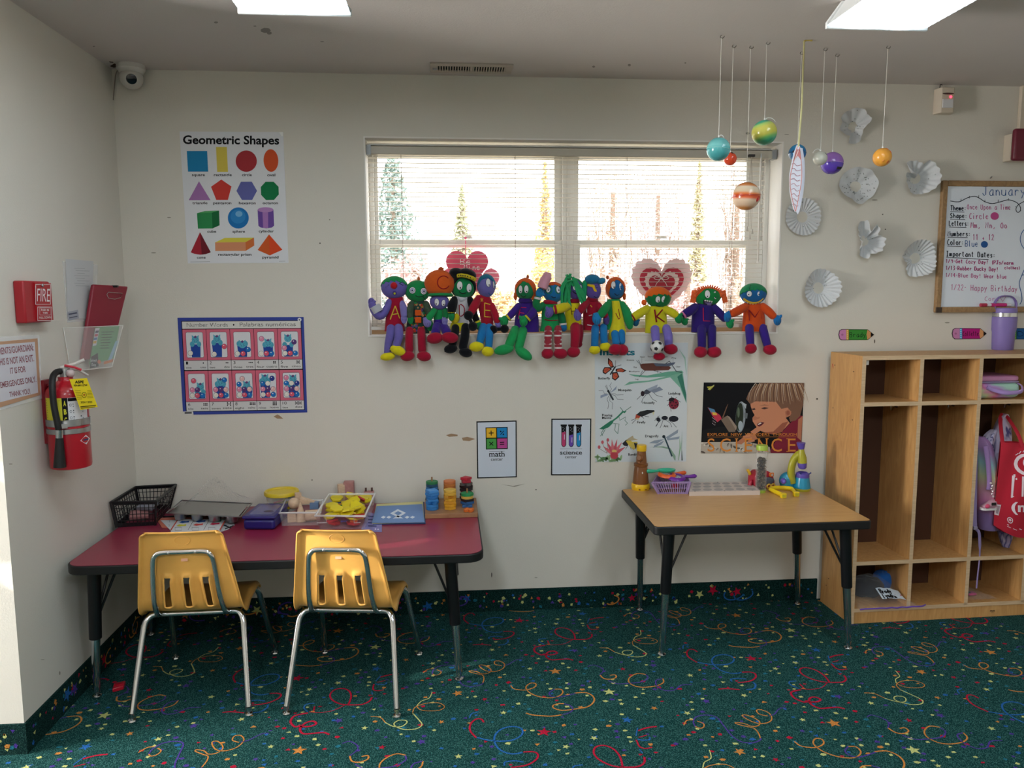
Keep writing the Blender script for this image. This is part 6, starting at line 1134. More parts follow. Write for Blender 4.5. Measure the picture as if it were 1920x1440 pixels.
m = MB(); m.ell(V((X_(1468), p.y-.012, zy(900))), (5*s, 8*s, 6*s), PUR, n=16); part('focus_knob', m, t)
m = MB(); m.tube(cat([(X_(1490), p.y+.006, zy(906)), (X_(1487), p.y+.008, zy(884)), (X_(1492), p.y+.008, zy(862)), (X_(1503), p.y+.004, zy(850))], 5), [(7*s+3*s*sin(i*.2), 7*s) for i in range(16)], OLV, 14); part('arm', m, t)
ax = [(X_(1502), zy(829)), (X_(1502.5), zy(837)), (X_(1503), zy(841)), (X_(1505), zy(857)), (X_(1506), zy(867)), (X_(1507), zy(878))]
def tubeseg(name, i0, pts, mt): m = MB(); m.tube([(x, p.y-.008, z) for x, z in pts], [q*s for q in i0], mt, 20); part(name, m, t)
tubeseg('eyepiece', (8.5, 7.8, 5.5), [ax[0], (ax[0][0], ax[0][1]-.008), ax[2]], PUR); tubeseg('tube_body', (5, 6, 8.5, 8.7), [ax[2], (ax[2][0], ax[2][1]-.012), ax[3], (ax[4][0], ax[4][1]-.0)], OLV); tubeseg('objective', (8.7, 8.6, 7.5, 5), [ax[4], (ax[4][0], ax[4][1]-.012), (ax[5][0], ax[5][1]+.004), ax[5]], PUR)
# red toy on the carpet
P4 = quadz([(211, 1299), (232, 1293), (236, 1283), (214, 1288)], 0); t = thing('red_brick', 'small red toy brick on the carpet under the left end of the red table', 'toy', (P4[0]+P4[2])/2); m = MB(); m.prism(P4, (0, 0, .016), plas('#b81830')); part('body', m, t, bevel=.003)
for u, v in ((.25, .5), (.55, .5), (.82, .5)): m = MB(); m.cyl(P4[0].lerp(P4[1], u).lerp(P4[3].lerp(P4[2], u), v) + V((0, 0, .015)), P4[0].lerp(P4[1], u).lerp(P4[3].lerp(P4[2], u), v) + V((0, 0, .019)), .007, plas('#b81830')); part('stud', m, t)
# ================================================================ CUBBIES ON THE RIGHT
CA = rad(1.5); CO = V((1.797, -.032, 0)); CR = MX.Rotation(CA, 3, 'Z'); CDP = .268
F0 = CO + CR @ V((0, -CDP, 0)); nF = CR @ V((0, -1, 0))
def cub(px, py, off=0):          # sight line against the cubby's front plane -> (x along the front, height)
    d = ray(px, py); o = F0 - nF*off; q = CAM + d*((o-CAM).dot(nF)/d.dot(nF)); l = CR.transposed() @ (q-CO); return l.x, l.z
def cw(x, y, z): return CO + CR @ V((x, y, z))
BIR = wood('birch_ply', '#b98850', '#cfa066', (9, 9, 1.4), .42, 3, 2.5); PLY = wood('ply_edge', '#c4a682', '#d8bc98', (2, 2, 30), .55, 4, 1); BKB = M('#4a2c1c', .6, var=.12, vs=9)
HT = 1.221; pt = .018; d1, d2 = cub(1727, 720)[0], cub(1838, 720)[0]; pit = d2-d1; d3 = d2+pit; W_ = d3 + pit + pt/2; zs1, zs2, zs3 = cub(1700, 757)[1], cub(1700, 1053)[1], cub(1700, 1140)[1]
t = thing('cubby_unit', 'birch plywood cubby unit with coat hooks against the right end of the wall', 'cubbies', CO, CA)
def cpart(nm, x0, x1, y0, y1, z0, z1, mt=BIR, edge=True, **k):
    m = MB(); pts = [cw(x, y, z) for x in (x0, x1) for y in (y0, y1) for z in (z0, z1)]
    m.add(pts, [(0, 1, 3, 2), (4, 6, 7, 5), (2, 3, 7, 6), (0, 2, 6, 4), (1, 5, 7, 3)], mt, True)
    m.add([pts[i] for i in (0, 4, 5, 1)], [(0, 1, 2, 3)], PLY if edge else mt, True); return part(nm, m, t, recalc=True, **k)
D_ = -CDP
sp = cpart('side_panel', 0, pt, D_, 0, 0, HT-pt); cpart('top_panel', 0, W_, D_, 0, HT-pt, HT)
for x in (d1, d2, d3): cpart('divider', x-pt/2, x+pt/2, D_, -.008, zs3, HT-pt)
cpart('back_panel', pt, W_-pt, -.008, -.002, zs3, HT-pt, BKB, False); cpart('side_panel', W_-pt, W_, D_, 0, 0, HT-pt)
xs = [0, d1, d2, d3, W_-pt/2]
for i in range(4):
    a, b = (xs[i] + (pt if i == 0 else pt/2)), xs[i+1] - pt/2
    for zz in (zs1, zs2): cpart('shelf', a, b, D_, -.008, zz-pt/2, zz+pt/2)
    for sx in (1,):
        m = MB(); xx = b - .001; hz = cub(1690, 781)[1] - .0; p = cw(xx, -.115, hz+.028); m.tube(cat([p, p + CR @ V((-.012, 0, -.006)), p + CR @ V((-.03, -.012, -.022)), p + CR @ V((-.048, -.03, -.012)), p + CR @ V((-.05, -.036, .004))], 4), .0028, CHROME, 8); m.box(p + CR @ V((-.002, 0, 0)), (.004, .016, .022), M('#5a3a24', .4), CR); part('coat_hook', m, t)
cpart('bottom_shelf', pt, W_-pt, D_, -.008, zs3-pt/2, zs3+pt/2); cpart('kick_board', pt, W_-pt, D_+.003, D_+.02, 0, zs3-pt/2, BIR, False)
for yy, zz in ((-.04, HT-.06), (-.2, HT-.075), (-.04, .96), (-.21, .93), (-.05, .1), (-.07, .14)): m = MB(); m.ell(cw(-.0008, yy, zz), (.0012, .003, .003), M('#5a4838', .5)); part('screw', m, t)
m = MB(); p = cw(-.0008, -.018, HT-.065); m.poly([p + V((0, -.004, .012)), p + V((0, .003, .008)), p + V((0, -.002, -.004)), p + V((0, -.012, -.016)), p + V((0, -.008, 0))], M('#b8442c', .5)); part('red_scribble', m, t)
x, z = cub(1861, 1148, 0); m = MB(); A = Art(m, lambda u, v, k: cw(u, D_+.0022, v)); A.text('STRONG', x-.012, z+.003, .026, -.006, INK, bold=.04); A.text('BUILT', x-.006, z-.004, .014, -.004, INK); part('maker_stamp', m, t, recalc=False)
m = MB(); m.box(cw(pt+.008, D_+.012, HT-pt-.012), (.02, .003, .02), M('#d8d4cc', .5), CR); part('white_clip', m, t)
m = MB(); x, z = cub(1737, 776, .18); m.box(cw(d1+pt/2+.022, -.05, z), (.04, .002, .045), pap('#6a3848'), CR); A = Art(m, lambda u, v, k: cw(d1+pt/2+.002 + u*.04, -.0525, z-.022+v*.045))
for q, c in enumerate(('#a83038', '#3a4878', '#c8a860', '#7a2838', '#d0c8c0')): A.ell(.2 + (q*.37) % .7, .2 + (q*.53) % .65, .16, .13, c, 1 + q % 2, 9)
solo('picture_tag', m, 'small dark picture tag hanging in the top of the second cubby', 'tag', recalc=False)
# tumbler on top
b = wz(1876, 655.5, HT); b.y += -.012; s = (b.y+3.53)/FPX; zt = lambda y: wy(1876, y, b.y).z; LV = M('#8474b4', .42, spec=.4); LVD = M('#76629c', .45); t2 = thing('tumbler', 'lavender insulated tumbler with carry handle standing on the cubbies', 'tumbler', (b.x, b.y, HT))
r0 = 19*s; m = MB(); m.lathe([(0, HT), (r0*.94, HT), (r0, HT+.006), (r0*1.06, zt(623)), (r0*1.14, zt(617)), (r0*1.16, zt(594)), (0, zt(594))], (b.x, b.y, 0), LV, 40); part('cup_body', m, t2)
m = MB(); m.lathe([(r0*1.12, zt(594)), (r0*1.155, zt(593.5)), (r0*1.155, zt(586.5)), (r0*1.1, zt(586))], (b.x, b.y, 0), CHROME, 40); part('steel_band', m, t2)
m = MB(); m.lathe([(r0*1.1, zt(586.2)), (r0*1.12, zt(585)), (r0*1.1, zt(578.5)), (r0*1.0, zt(577)), (0, zt(577))], (b.x, b.y, 0), LV, 40); part('lid', m, t2)
m = MB(); H_ = [(-r0*1.15, zt(580)), (-r0*1.18, zt(569)), (-r0*.95, zt(561)), (-r0*.55, zt(556)), (0, zt(555)), (r0*.55, zt(556)), (r0*.95, zt(561)), (r0*1.18, zt(569)), (r0*1.15, zt(580))]; m.tube(cat([(b.x+x, b.y, z) for x, z in H_], 4), [(.0035, .0085)]*33, LVD, 10, flatz=(1, 0, .01)); part('carry_handle', m, t2)
for q in (-1, 1): m = MB(); m.ell((b.x + q*r0*1.15, b.y, zt(581)), (.005, .006, .005), STEEL); part('hinge_pin', m, t2)
def ramp_mat(name, cols, vec, rough=.6, noise=.25, sc=6):
    m = bpy.data.materials.new(name); m.use_nodes = True; nt = m.node_tree; bb = nt.nodes['Principled BSDF']; tc = nt.nodes.new('ShaderNodeTexCoord'); n = nt.nodes.new('ShaderNodeTexNoise'); n.inputs['Scale'].default_value = sc
    dp = nt.nodes.new('ShaderNodeVectorMath'); dp.operation = 'DOT_PRODUCT'; dp.inputs[1].default_value = vec; ad = nt.nodes.new('ShaderNodeMath'); ad.operation = 'MULTIPLY_ADD'; ad.inputs[1].default_value = noise
    r = nt.nodes.new('ShaderNodeValToRGB'); el = r.color_ramp.elements; nt.links.new(tc.outputs['Generated'], dp.inputs[0]); nt.links.new(tc.outputs['Generated'], n.inputs['Vector']); nt.links.new(n.outputs['Fac'], ad.inputs[0]); nt.links.new(dp.outputs['Value'], ad.inputs[2]); nt.links.new(ad.outputs[0], r.inputs[0]); nt.links.new(r.outputs[0], bb.inputs['Base Color']); bb.inputs['Roughness'].default_value = rough
    while len(el) > 1: el.remove(el[-1])
    for i, c in enumerate(cols):
        p = i/(len(cols)-1)
        if i == 0: el[0].position = 0; el[0].color = lin(c)
        else: q = el.new(p); q.color = lin(c)
    return m
IRI = ramp_mat('iridescent', ['#d070a8', '#c88ac4', '#a8c8c8', '#c8d0a0', '#e080b0', '#b890d0', '#a8d0c0'], (.8, 0, .35), .35, .5, 3)
# lunch bag in the top of the third cubby
x0, x1 = d2+pt/2+.004, cub(1906, 730, .05)[0]; z0 = zs1+pt/2; zt_ = cub(1870, 706, .05)[1]; t2 = thing('lunch_bag', 'shiny pink rainbow lunch bag in the top of the third cubby', 'bag', cw((x0+x1)/2, -.13, z0))
def rbox(m, xa, xb, ya, yb, za, zb, mt, k=.012, bul=.006):
    rows = []
    for f in (0, .06, .2, .5, .8, .94, 1):
        e = (k if f in (0, 1) else k*.3 if f in (.06, .94) else -bul*sin(pi*f)); pts = rrect(xa+e, ya+e, xb-e, yb-e, .022, 5); rows.append([cw(x, y, za + (zb-za)*f) for x, y in pts])
    n = len(rows[0]); vs = [p for r in rows for p in r]; m.add(vs, [(i*n+j, i*n+(j+1) % n, (i+1)*n+(j+1) % n, (i+1)*n+j) for i in range(len(rows)-1) for j in range(n)] + [tuple(range(n))[::-1], tuple((len(rows)-1)*n+j for j in range(n))], mt)
m = MB(); rbox(m, x0, x1, -.235, -.05, z0+.001, z0+.075, IRI); part('bag_body', m, t2); m = MB(); rbox(m, x0, x1, -.235, -.05, z0+.078, zt_+.004, M('#c080a8', .35), .008, .002); part('bag_lid', m, t2)
m = MB(); m.tube([cw(x, y, z0+.0765) for x, y in rrect(x0-.002, -.237, x1+.002, -.048, .022, 5)], .0035, M('#a090b8', .4), 6, closed=True); part('zip', m, t2)
m = MB(); m.tube(cat([cw(x0+.04, -.243, z0+.055), cw(x0+.07, -.252, z0+.042), cw((x0+x1)/2+.02, -.262, z0+.03), cw(x1-.01, -.256, z0+.034), cw(x1+.008, -.24, z0+.055), cw(x1-.004, -.225, z0+.07)], 5), [(.003, .009)]*26, M('#a88ac8', .4), 8, flatz=(0, 1, 0)); part('strap', m, t2)
# hanging things in the third cubby
def hang(rows, mt, m, wr=.006, seed=1, n=26):
    rr = random.Random(seed); ph = [(rr.uniform(2, 6), rr.uniform(0, 6), rr.uniform(-14, 14)) for _ in range(5)]; rs = []
    R_ = [cat([V(r[0]) for r in rows], 4), cat([V((r[1], r[2], 0)) for r in rows], 4)]; vs = []
    for c, w in zip(*R_):
        for j in range(n):
            a = 2*pi*j/n; k = 1 + sum(wr/max(.02, w.x)*.45*sin(int(p)*a + q + z_*c.z) for p, q, z_ in ph); vs.append(c + CR @ V((w.x*k*cos(a), w.y*k*sin(a), 0)))
    L = len(R_[0]); m.add(vs, [(i*n+j, i*n+(j+1) % n, (i+1)*n+(j+1) % n, (i+1)*n+j) for i in range(L-1) for j in range(n)] + [tuple(range(n))[::-1], tuple((L-1)*n+j for j in range(n))], mt)
P_ = lambda px, py, off: cw(*(lambda q: (q[0], -CDP+off, q[1]))(cub(px, py, off)))
TD = ramp_mat('tie_dye', ['#3a3a88', '#a8a8cc', '#5c5ca8', '#d0c8dc', '#48489a', '#b0a8d0', '#343478', '#c8c0dc'], (.3, .2, .3), .9, 1.4, 5)
t2 = thing('tie_dye_jacket', 'purple and white tie-dye jacket hanging behind the red tote in the third cubby', 'jacket', P_(1890, 1030, .1)); m = MB()
hang([(P_(1884, 776, .12), .012, .012), (P_(1880, 790, .12), .035, .025), (P_(1876, 830, .115), .060, .045), (P_(1878, 880, .11), .066, .05), (P_(1886, 940, .11), .07, .05), (P_(1896, 1000, .11), .062, .045), (P_(1900, 1024, .11), .05, .04)], TD, m, .012, 3); part('jacket_body', m, t2); m = MB(); hang([(P_(1864, 806, .1), .014, .012), (P_(1854, 822, .09), .024, .022), (P_(1853, 850, .09), .022, .022)], TD, m, .006, 4); part('sleeve', m, t2)
t2 = thing('backpack', 'lavender and rainbow backpack hanging at the left of the third cubby', 'backpack', P_(1850, 990, .07)); BPM = ramp_mat('rainbow_pack', ['#8a74a8', '#8c76ac', '#9478b4', '#d88ab8', '#d8a0b0', '#c8d0a0', '#98c8d0', '#a888c0', '#a078b0'], (.1, 0, .92), .45, .12, 3)
m = MB(); hang([(P_(1836, 818, .09), .012, .03), (P_(1840, 832, .09), .030, .05), (P_(1846, 870, .09), .042, .06), (P_(1850, 920, .09), .05, .066), (P_(1852, 970, .09), .052, .066), (P_(1852, 990, .09), .044, .055)], BPM, m, .004, 8); part('pack_body', m, t2)
m = MB(); m.tube(cat([P_(1848, 836, .03), P_(1853, 870, .022), P_(1855, 905, .02), P_(1853, 918, .022)], 4), [(.012, .005)]*13, M('#a884c0', .5), 8, flatz=(1, 0, 0)); part('front_pocket_seam', m, t2)
m = MB(); m.tube(cat([P_(1829, 860, .03), P_(1828, 930, .018), P_(1828, 985, .012), P_(1836, 1000, .01), P_(1837, 1040, .004), P_(1833, 1080, -.004), P_(1831, 1103, -.006)], 5), [(.011, .003)]*11 + [(.007, .003)]*8 + [(.0035, .0025)]*12, M('#8a7aa8', .6), 8, flatz=(1, 0, 0)); part('shoulder_strap', m, t2)
m = MB(); m.box(P_(1829, 990, .006), (.02, .008, .016), M('#8e86a0', .4), CR); part('buckle', m, t2, bevel=.003)
t2 = thing('keychain', 'sparkly sneaker keychain clipped to the lavender backpack', 'keychain', P_(1851, 958, .02)); m = MB()
for i, y in enumerate((906, 911, 916, 921, 926, 931)): m.ell(P_(1858 + (i % 2)*2 + i*.5, y, .012), .0055, M('#e8d8dc', .15, .6))
part('beads', m, t2); c = P_(1854, 948, .012); m = MB(); m.loft([(c + CR @ V((-.034, 0, -.006)), V((0, .012, 0)), V((0, 0, .007))), (c + CR @ V((-.02, 0, -.002)), V((0, .016, 0)), V((0, 0, .012))), (c + CR @ V((.005, 0, .006)), V((0, .017, 0)), V((0, 0, .02))), (c + CR @ V((.026, 0, .008)), V((0, .016, 0)), V((0, 0, .022))), (c + CR @ V((.032, 0, .006)), V((0, .012, 0)), V((0, 0, .018)))], M('#d0a0b0', .3, .3)); part('shoe_upper', m, t2)
m = MB(); m.prism([c + CR @ V((x, y, -.018)) for x, y in rrect(-.04, -.018, .036, .018, .017)], (0, 0, .009), M('#dcd8d8', .4)); part('shoe_sole', m, t2); m = MB(); m.ell(c + CR @ V((-.018, -.016, .002)), (.012, .005, .01), M('#d84a70', .3)); part('pink_flower', m, t2); m = MB(); m.box(c + CR @ V((.01, -.018, .012)), (.02, .004, .012), BLACKM, CR); part('black_patch', m, t2)
# red tote
off = -.012; TR_ = M('#b8122e', .75, bump=.2, bs=60, var=.08, vs=14); t2 = thing('red_tote', 'bright red tote bag with white graphics hanging in the third cubby', 'bag', P_(1900, 1010, .02))
m = MB(); L4 = [P_(1877, 829, .02), P_(1866, 990, 0), P_(1905, 1012, 0), P_(1958, 1004, .0), P_(1962, 834, .02)]
def tote(u, v):
    a = cat([P_(1877, 829, .02), P_(1871, 880, .006), P_(1866, 940, .0), P_(1864, 985, .004)], 4); b2 = cat([P_(1962, 834, .02), P_(1964, 880, .0), P_(1964, 940, -.008), P_(1960, 1006, .0)], 4); i = min(11.999, v*12); k = int(i); f = i-k
    p = a[k].lerp(a[k+1], f); q = b2[k].lerp(b2[k+1], f); return p.lerp(q, u) + CR @ V((0, -.016*sin(pi*u)*(.3+.7*v) - .004*sin(u*11+v*5), -.03*max(0, v-.85)/.15*sin(pi*min(1, u*1.2))))
NU, NV = 24, 24; vs = [tote(i/NU, j/NV) for i in range(NU+1) for j in range(NV+1)]; bk = [p + CR @ V((0, .05*sin(pi*min(.999, (k//(NV+1))/NU + .0005))**.5 + .004, 0)) for k, p in enumerate(vs)]; n0 = len(vs)
qs = [(i*(NV+1)+j, (i+1)*(NV+1)+j, (i+1)*(NV+1)+j+1, i*(NV+1)+j+1) for i in range(NU) for j in range(NV)]; m.add(vs + bk, qs + [tuple(x+n0 for x in q[::-1]) for q in qs], TR_)
A = Art(m, lambda x, y, k: (lambda u, v: tote(u, v) + CR @ V((0, -.0012 - .0004*k, 0)))(max(0, min(1, (x-(1877-13*(y-829)/170))/(86 + 12*(y-829)/170))), max(0, min(1, (y-829)/176)))); WB = pap('#ead8e0')
def arcp(cx, cy, rx, ry, a0, a1, n=16): return [(cx + rx*cos(rad(a0+(a1-a0)*i/n)), cy + ry*sin(rad(a0+(a1-a0)*i/n))) for i in range(n+1)]
A.line(arcp(1924, 877, 21, 19, 20, 340), 6, WB); A.ell(1921, 874, 6, 9, WB); A.ell(1918, 872, 1.3, 2, INK, 3); A.ell(1921, 880, 1.2, 1, INK, 3)
for x, y, a, b_ in ((1903, 860, 1908, 856), (1909, 857, 1913, 851), (1916, 853, 1919, 848), (1924, 851, 1925, 847)): A.line([(x, y), (a, b_)], 1.4, WB)
A.line([(1899, 899), (1895, 937), (1940, 940), (1942, 896), (1899, 899)], 4.5, WB); A.line([(1902, 905), (1940, 905)], 3.5, WB); A.line([(1914, 900), (1912, 936)], 3.5, WB); A.line([(1926, 900), (1926, 936)], 3.5, WB)
A.text('(not', 1893, 963, 56, 16, WB, bold=.03); A.line(arcp(1890, 980, 4, 4.5, 0, 360), 1.2, WB); A.poly(star_pts(1890, 980, 3.2, 0), WB); A.line([(1885, 988), (1912, 991)], 1.2, WB); A.line([(1885, 991), (1902, 993)], 1, WB); A.poly([(1868, 952), (1878, 953), (1873, 975), (1866, 974)], WB); A.poly([(1869.5, 955), (1876, 956), (1872.5, 972), (1868.5, 971)], pap('#a89098'), 3)
part('bag_front', m, t2, recalc=False); SM = M('#b0122c', .75)
for P in ([P_(1880, 832, .018), P_(1877, 806, .05), P_(1876, 786, .09), P_(1880, 776, .12)], [P_(1918, 838, .01), P_(1908, 812, .04), P_(1893, 788, .08), P_(1884, 776, .118)]): m = MB(); m.tube(cat(P, 5), [(.0095, .0018)]*16, SM, 6, flatz=(1, 0, 0)); part('strap', m, t2)
# clear zip bag of clothes in the bottom of the first cubby
zb = zs3+pt/2; def_ = lambda px, py, off: P_(px, py, off); t2 = thing('zip_bag', 'clear zip bag of folded clothes with a white label, bottom of the first cubby', 'bag', cw((pt+d1)/2, -.15, zb)); xa, xb = cub(1608, 1130)[0], cub(1712, 1130)[0]
def zip1(u, v): 
    x = xa + (xb-xa)*u; y = -.05 - (CDP-.02)*v; h = .125*sin(pi*u)**.6*(1-v)**.7*min(1, .35 + 2.2*v) + .004; return cw(x + (.0 if v < .8 else (v-.8)*.5*(u-.25)*.3), y - .03*max(0, v-.85)*4*.3, zb + .002 + h + .004*abs(sin(u*17+v*9)))
m = MB(); m.grid(zip1, 24, 18, clear('#e8eef4', .03, .06)); part('bag_film', m, t2, recalc=False)
m = MB(); m.tube([zip1(i/12, 1) + V((0, 0, .003)) for i in range(13)] + [P_(1735, 1134, -.01)], .0035, M('#6a48b0', .4), 6); part('purple_zip', m, t2)
m = MB(); LB = lambda u, v: zip1(.42 + .42*u, .66 + .22*v) + V((0, -.004, .006)); m.grid(LB, 8, 4, pap('#ccd8e4')); A = Art(m, lambda u, v, k: LB(u, v) + V((0, -.001*k, .001*k))); A.hand('Brody', .08, .55, .5, .4, .05, INK, 1); A.hand('Lynden', .1, .95, .55, .35, .05, INK, 1); A.rect(.68, .5, .98, .62, '#a83848'); part('white_label', m, t2, recalc=False)
for nm, c, r, mt, lab in (('folded_clothes', cw((xa+xb)/2-.01, -.12, zb+.044), (.085, .07, .042), cloth('#23262e'), 'dark folded clothes inside the clear zip bag'), ('blue_shirt', cw(xb-.045, -.10, zb+.065), (.045, .05, .04), cloth('#2a68b8'), 'blue folded shirt inside the clear zip bag'), ('grey_clothes', cw(pt+.03, -.12, zb+.04), (.026, .09, .036), cloth('#5a5854'), 'grey bundle of clothes at the left of the first bottom cubby')):
    m = MB(); rr = random.Random(hash(nm) % 99 if 0 else len(nm)); m.grid(lambda u, v: V(c) + V((r[0]*cos(2*pi*u)*sin(pi*v)**.55, r[1]*sin(2*pi*u)*sin(pi*v)**.55, -r[2]*cos(pi*v)*(1 + .08*sin(2*pi*u*5 + v*9)))), 30, 16, mt); solo(nm, m, lab, 'clothes')
x2a, x2b = d2+pt/2+.004, d2+pt/2+.13
def zip2(u, v): return cw(x2a + (x2b-x2a + .04*v)*u, -.06 - (CDP-.085)*v, zb + .002 + .09*(1-u)**1.2*(1-v)**.5*min(1, .3+2*v) + .003*abs(sin(u*15+v*11)))
t2 = thing('clear_bag', 'flat clear zip bag with a pink scrap, bottom of the third cubby', 'bag', cw((x2a+x2b)/2, -.15, zb)); m = MB(); m.grid(zip2, 18, 14, clear('#e8ecf0', .05, .06)); part('bag_film', m, t2, recalc=False)
m = MB(); m.box(cw(x2a+.035, -.17, zb+.014), (.06, .06, .016), cloth('#1c1c22'), CR); part('black_cloth', m, t2, bevel=.005); m = MB(); m.box(cw(x2a+.07, -.19, zb+.012), (.04, .03, .012), cloth('#c02c70'), CR); part('pink_cloth', m, t2, bevel=.004)
# ================================================================ PLUSH DOLLS ON THE WINDOW SILL
PX = 3.53/FPX
DKL = M('#14161c', .8)
class Doll:
    def __init__(s, label, x, Y=.012):
        s.Y = Y; s.t = thing('plush_doll', label, 'doll', wy(x, 622, Y), group='plush letter dolls on the window sill'); s.h = None; s.b = None
    def k(s, Y): return PX*(1+Y/3.53)
    def head(s, cx, cy, rx, ry, col, roll=0, Y=None, dep=None, name='head'):
        Y = s.Y - .004 if Y is None else Y; k = s.k(Y); c = wy(cx, cy, Y); dd = dep or min(.042, (rx+ry)/2*k*.85); m = MB(); q = MX.Rotation(rad(-roll), 3, 'Y'); m.ell(c, (rx*k, dd, ry*k), cloth(col), q, 26, 18)
        s.hp = part(name, m, s.t); s.h = (cx, cy, rx, ry, Y, dd, roll); return s
    def hf(s, x, y, off=0, h=None):          # point on the front of the head
        cx, cy, rx, ry, Y, dd, roll = h or s.h; a = rad(roll); dx, dy = x-cx, y-cy; u = (dx*cos(a)+dy*sin(a))/rx; v = (-dx*sin(a)+dy*cos(a))/ry
        d = dd*sqrt(max(.02, 1-u*u-v*v)); return wy(x, y, Y - d - off)
    def norm(s, x, y): a, b, c = s.hf(x, y), s.hf(x+1, y), s.hf(x, y+1); n = (b-a).cross(c-a).normalized(); return n if n.y < 0 else -n
    def eye(s, x, y, rx, ry, px=0, py=.45, pr=1.3, rings=(), white='#d8d8da', ol=True):
        c = s.hf(x, y); n = s.norm(x, y); q = n.to_track_quat('Z', 'Y').to_matrix(); k = PX; m = MB()
        zz = q.transposed() @ V((0, 0, 1)); ang = math.atan2(zz.y, zz.x) - pi/2; q = q @ MX.Rotation(ang, 3, 'Z')
        if ol: m.ell(c, ((rx+.55)*k, (ry+.55)*k, .0016), DKL, q, 18, 8)
        m.ell(c + n*.0007, (rx*k, ry*k, .002), M(white, .7), q, 18, 8)
        e = .0012
        for f, cl in rings: m.ell(c + n*e, (rx*f*k, ry*f*k, .0022), M(cl, .7), q, 16, 8); e += .0007
        m.ell(c + n*(e+.0004) + q @ V((px*rx*k, -py*ry*k, 0)), (pr*k, pr*1.1*k, .0022), DKL, q, 12, 8); part('eye', m, s.hp); return s
    def hline(s, pts, w=.7, col=None, name='mouth', sm=3):
        m = MB(); P = cat([V((x, y, 0)) for x, y in pts], sm) if sm else [V((x, y, 0)) for x, y in pts]; m.tube([s.hf(p.x, p.y, .0006) for p in P], w*PX, DKL if col is None else cloth(col), 5); part(name, m, s.hp); return s
    def hblob(s, x, y, rx, ry, col, name, th=.0022, off=.0003):
        c = s.hf(x, y, off); n = s.norm(x, y); q = n.to_track_quat('Z', 'Y').to_matrix(); m = MB(); m.ell(c, (rx*PX, ry*PX, th), cloth(col), q, 16, 8); part(name, m, s.hp); return s
    def hpoly(s, pts, col, name='mouth', off=.001):
        m = MB(); n = 5; P = [V((x, y, 0)) for x, y in pts]; c = sum(P, V((0, 0, 0)))/len(P); vs = []; fs = []
        for i in range(len(P)):
            for j in range(n+1): q = c.lerp(P[i], j/n); vs.append(s.hf(q.x, q.y, off))
        L = len(P)
        for i in range(L):
            for j in range(n): fs.append((i*(n+1)+j, i*(n+1)+j+1, ((i+1) % L)*(n+1)+j+1, ((i+1) % L)*(n+1)+j))
        m.add(vs, fs, cloth(col)); part(name, m, s.hp, recalc=False); return s
    def hair(s, col, front, back=.75, zig=0, nz=12, sc=1.05, name='hair', side=0, tilt=0):      # cap over the head; front / back = how far down it reaches (0 top .. 1 bottom)
        cx, cy, rx, ry, Y, dd, roll = s.h; k = s.k(Y); c = wy(cx, cy, Y); q = MX.Rotation(rad(-roll), 3, 'Y'); N = 64; L = 14; vs = []
        for i in range(L+1):
            for j in range(N):
                a = 2*pi*j/N; f = (1 - sin(a))/2          # a = -90deg is the front
                cut = back + (front-back)*f**1.5 + side*abs(cos(a))**3 + tilt*cos(a); cut += zig*((j*nz/N) % 1 - .5)*(f > .35); t = pi*min(.98, cut)*i/L; e = sc if i < L else sc*.985
                vs.append(c + q @ V((rx*k*e*sin(t)*cos(a), dd*e*sin(t)*sin(a), ry*k*e*cos(t))))
        m = MB(); m.add(vs, [(i*N+j, i*N+(j+1) % N, (i+1)*N+(j+1) % N, (i+1)*N+j) for i in range(L) for j in range(N)], cloth(col)); o = part(name, m, s.hp); sm_ = o.modifiers.new('thick', 'SOLIDIFY'); sm_.thickness = .002; return s
    def lump(s, name, x, y, rx, ry, col, Y=None, dep=None, ang=0, par=None, shiny=False):
        Y = s.Y if Y is None else Y; k = s.k(Y); m = MB(); m.ell(wy(x, y, Y), (rx*k, dep or min(rx, ry)*k, ry*k), M(col, .5) if shiny else cloth(col), MX.Rotation(rad(ang), 3, 'Y'), 20, 14); part(name, m, par or s.t); return s
    def body(s, rows, col, name='dress', Y=None, dr=.62, keep=True, dmax=.036, mat=None, wrinkle=.02):
        Y = s.Y if Y is None else Y; k = s.k(Y); R_ = cat([V(r) for r in rows], 4); n = 30; vs = []
        for i, r in enumerate(R_):
            c = wy(r.x, r.y, Y); w = r.z*k; d = min(dmax, w*dr)
            for j in range(n):
                a = 2*pi*j/n; f = 1 + wrinkle*sin(5*a + i*.35) * min(1, i/6); vs.append(c + V((w*f*cos(a), d*f*sin(a), 0)))
        L = len(R_); m = MB(); m.add(vs, [(i*n+j, i*n+(j+1) % n, (i+1)*n+(j+1) % n, (i+1)*n+j) for i in range(L-1) for j in range(n)] + [tuple(range(n))[::-1], tuple((L-1)*n+j for j in range(n))], mat or cloth(col)); o = part(name, m, s.t)
        if keep: s.b = (R_, Y, dr, dmax); s.bp = o
        return s
    def bf(s, x, y, off=0):
        R_, Y, dr, dmax = s.b; i = 0
        while i < len(R_)-2 and R_[i+1].y < y: i += 1
        f = max(0, min(1, (y-R_[i].y)/max(1e-6, R_[i+1].y-R_[i].y))); r = R_[i].lerp(R_[i+1], f); k = s.k(Y); d = min(dmax, r.z*k*dr)*sqrt(max(.05, 1-((x-r.x)/r.z)**2)); return wy(x, y, Y - d*1.02 - off)
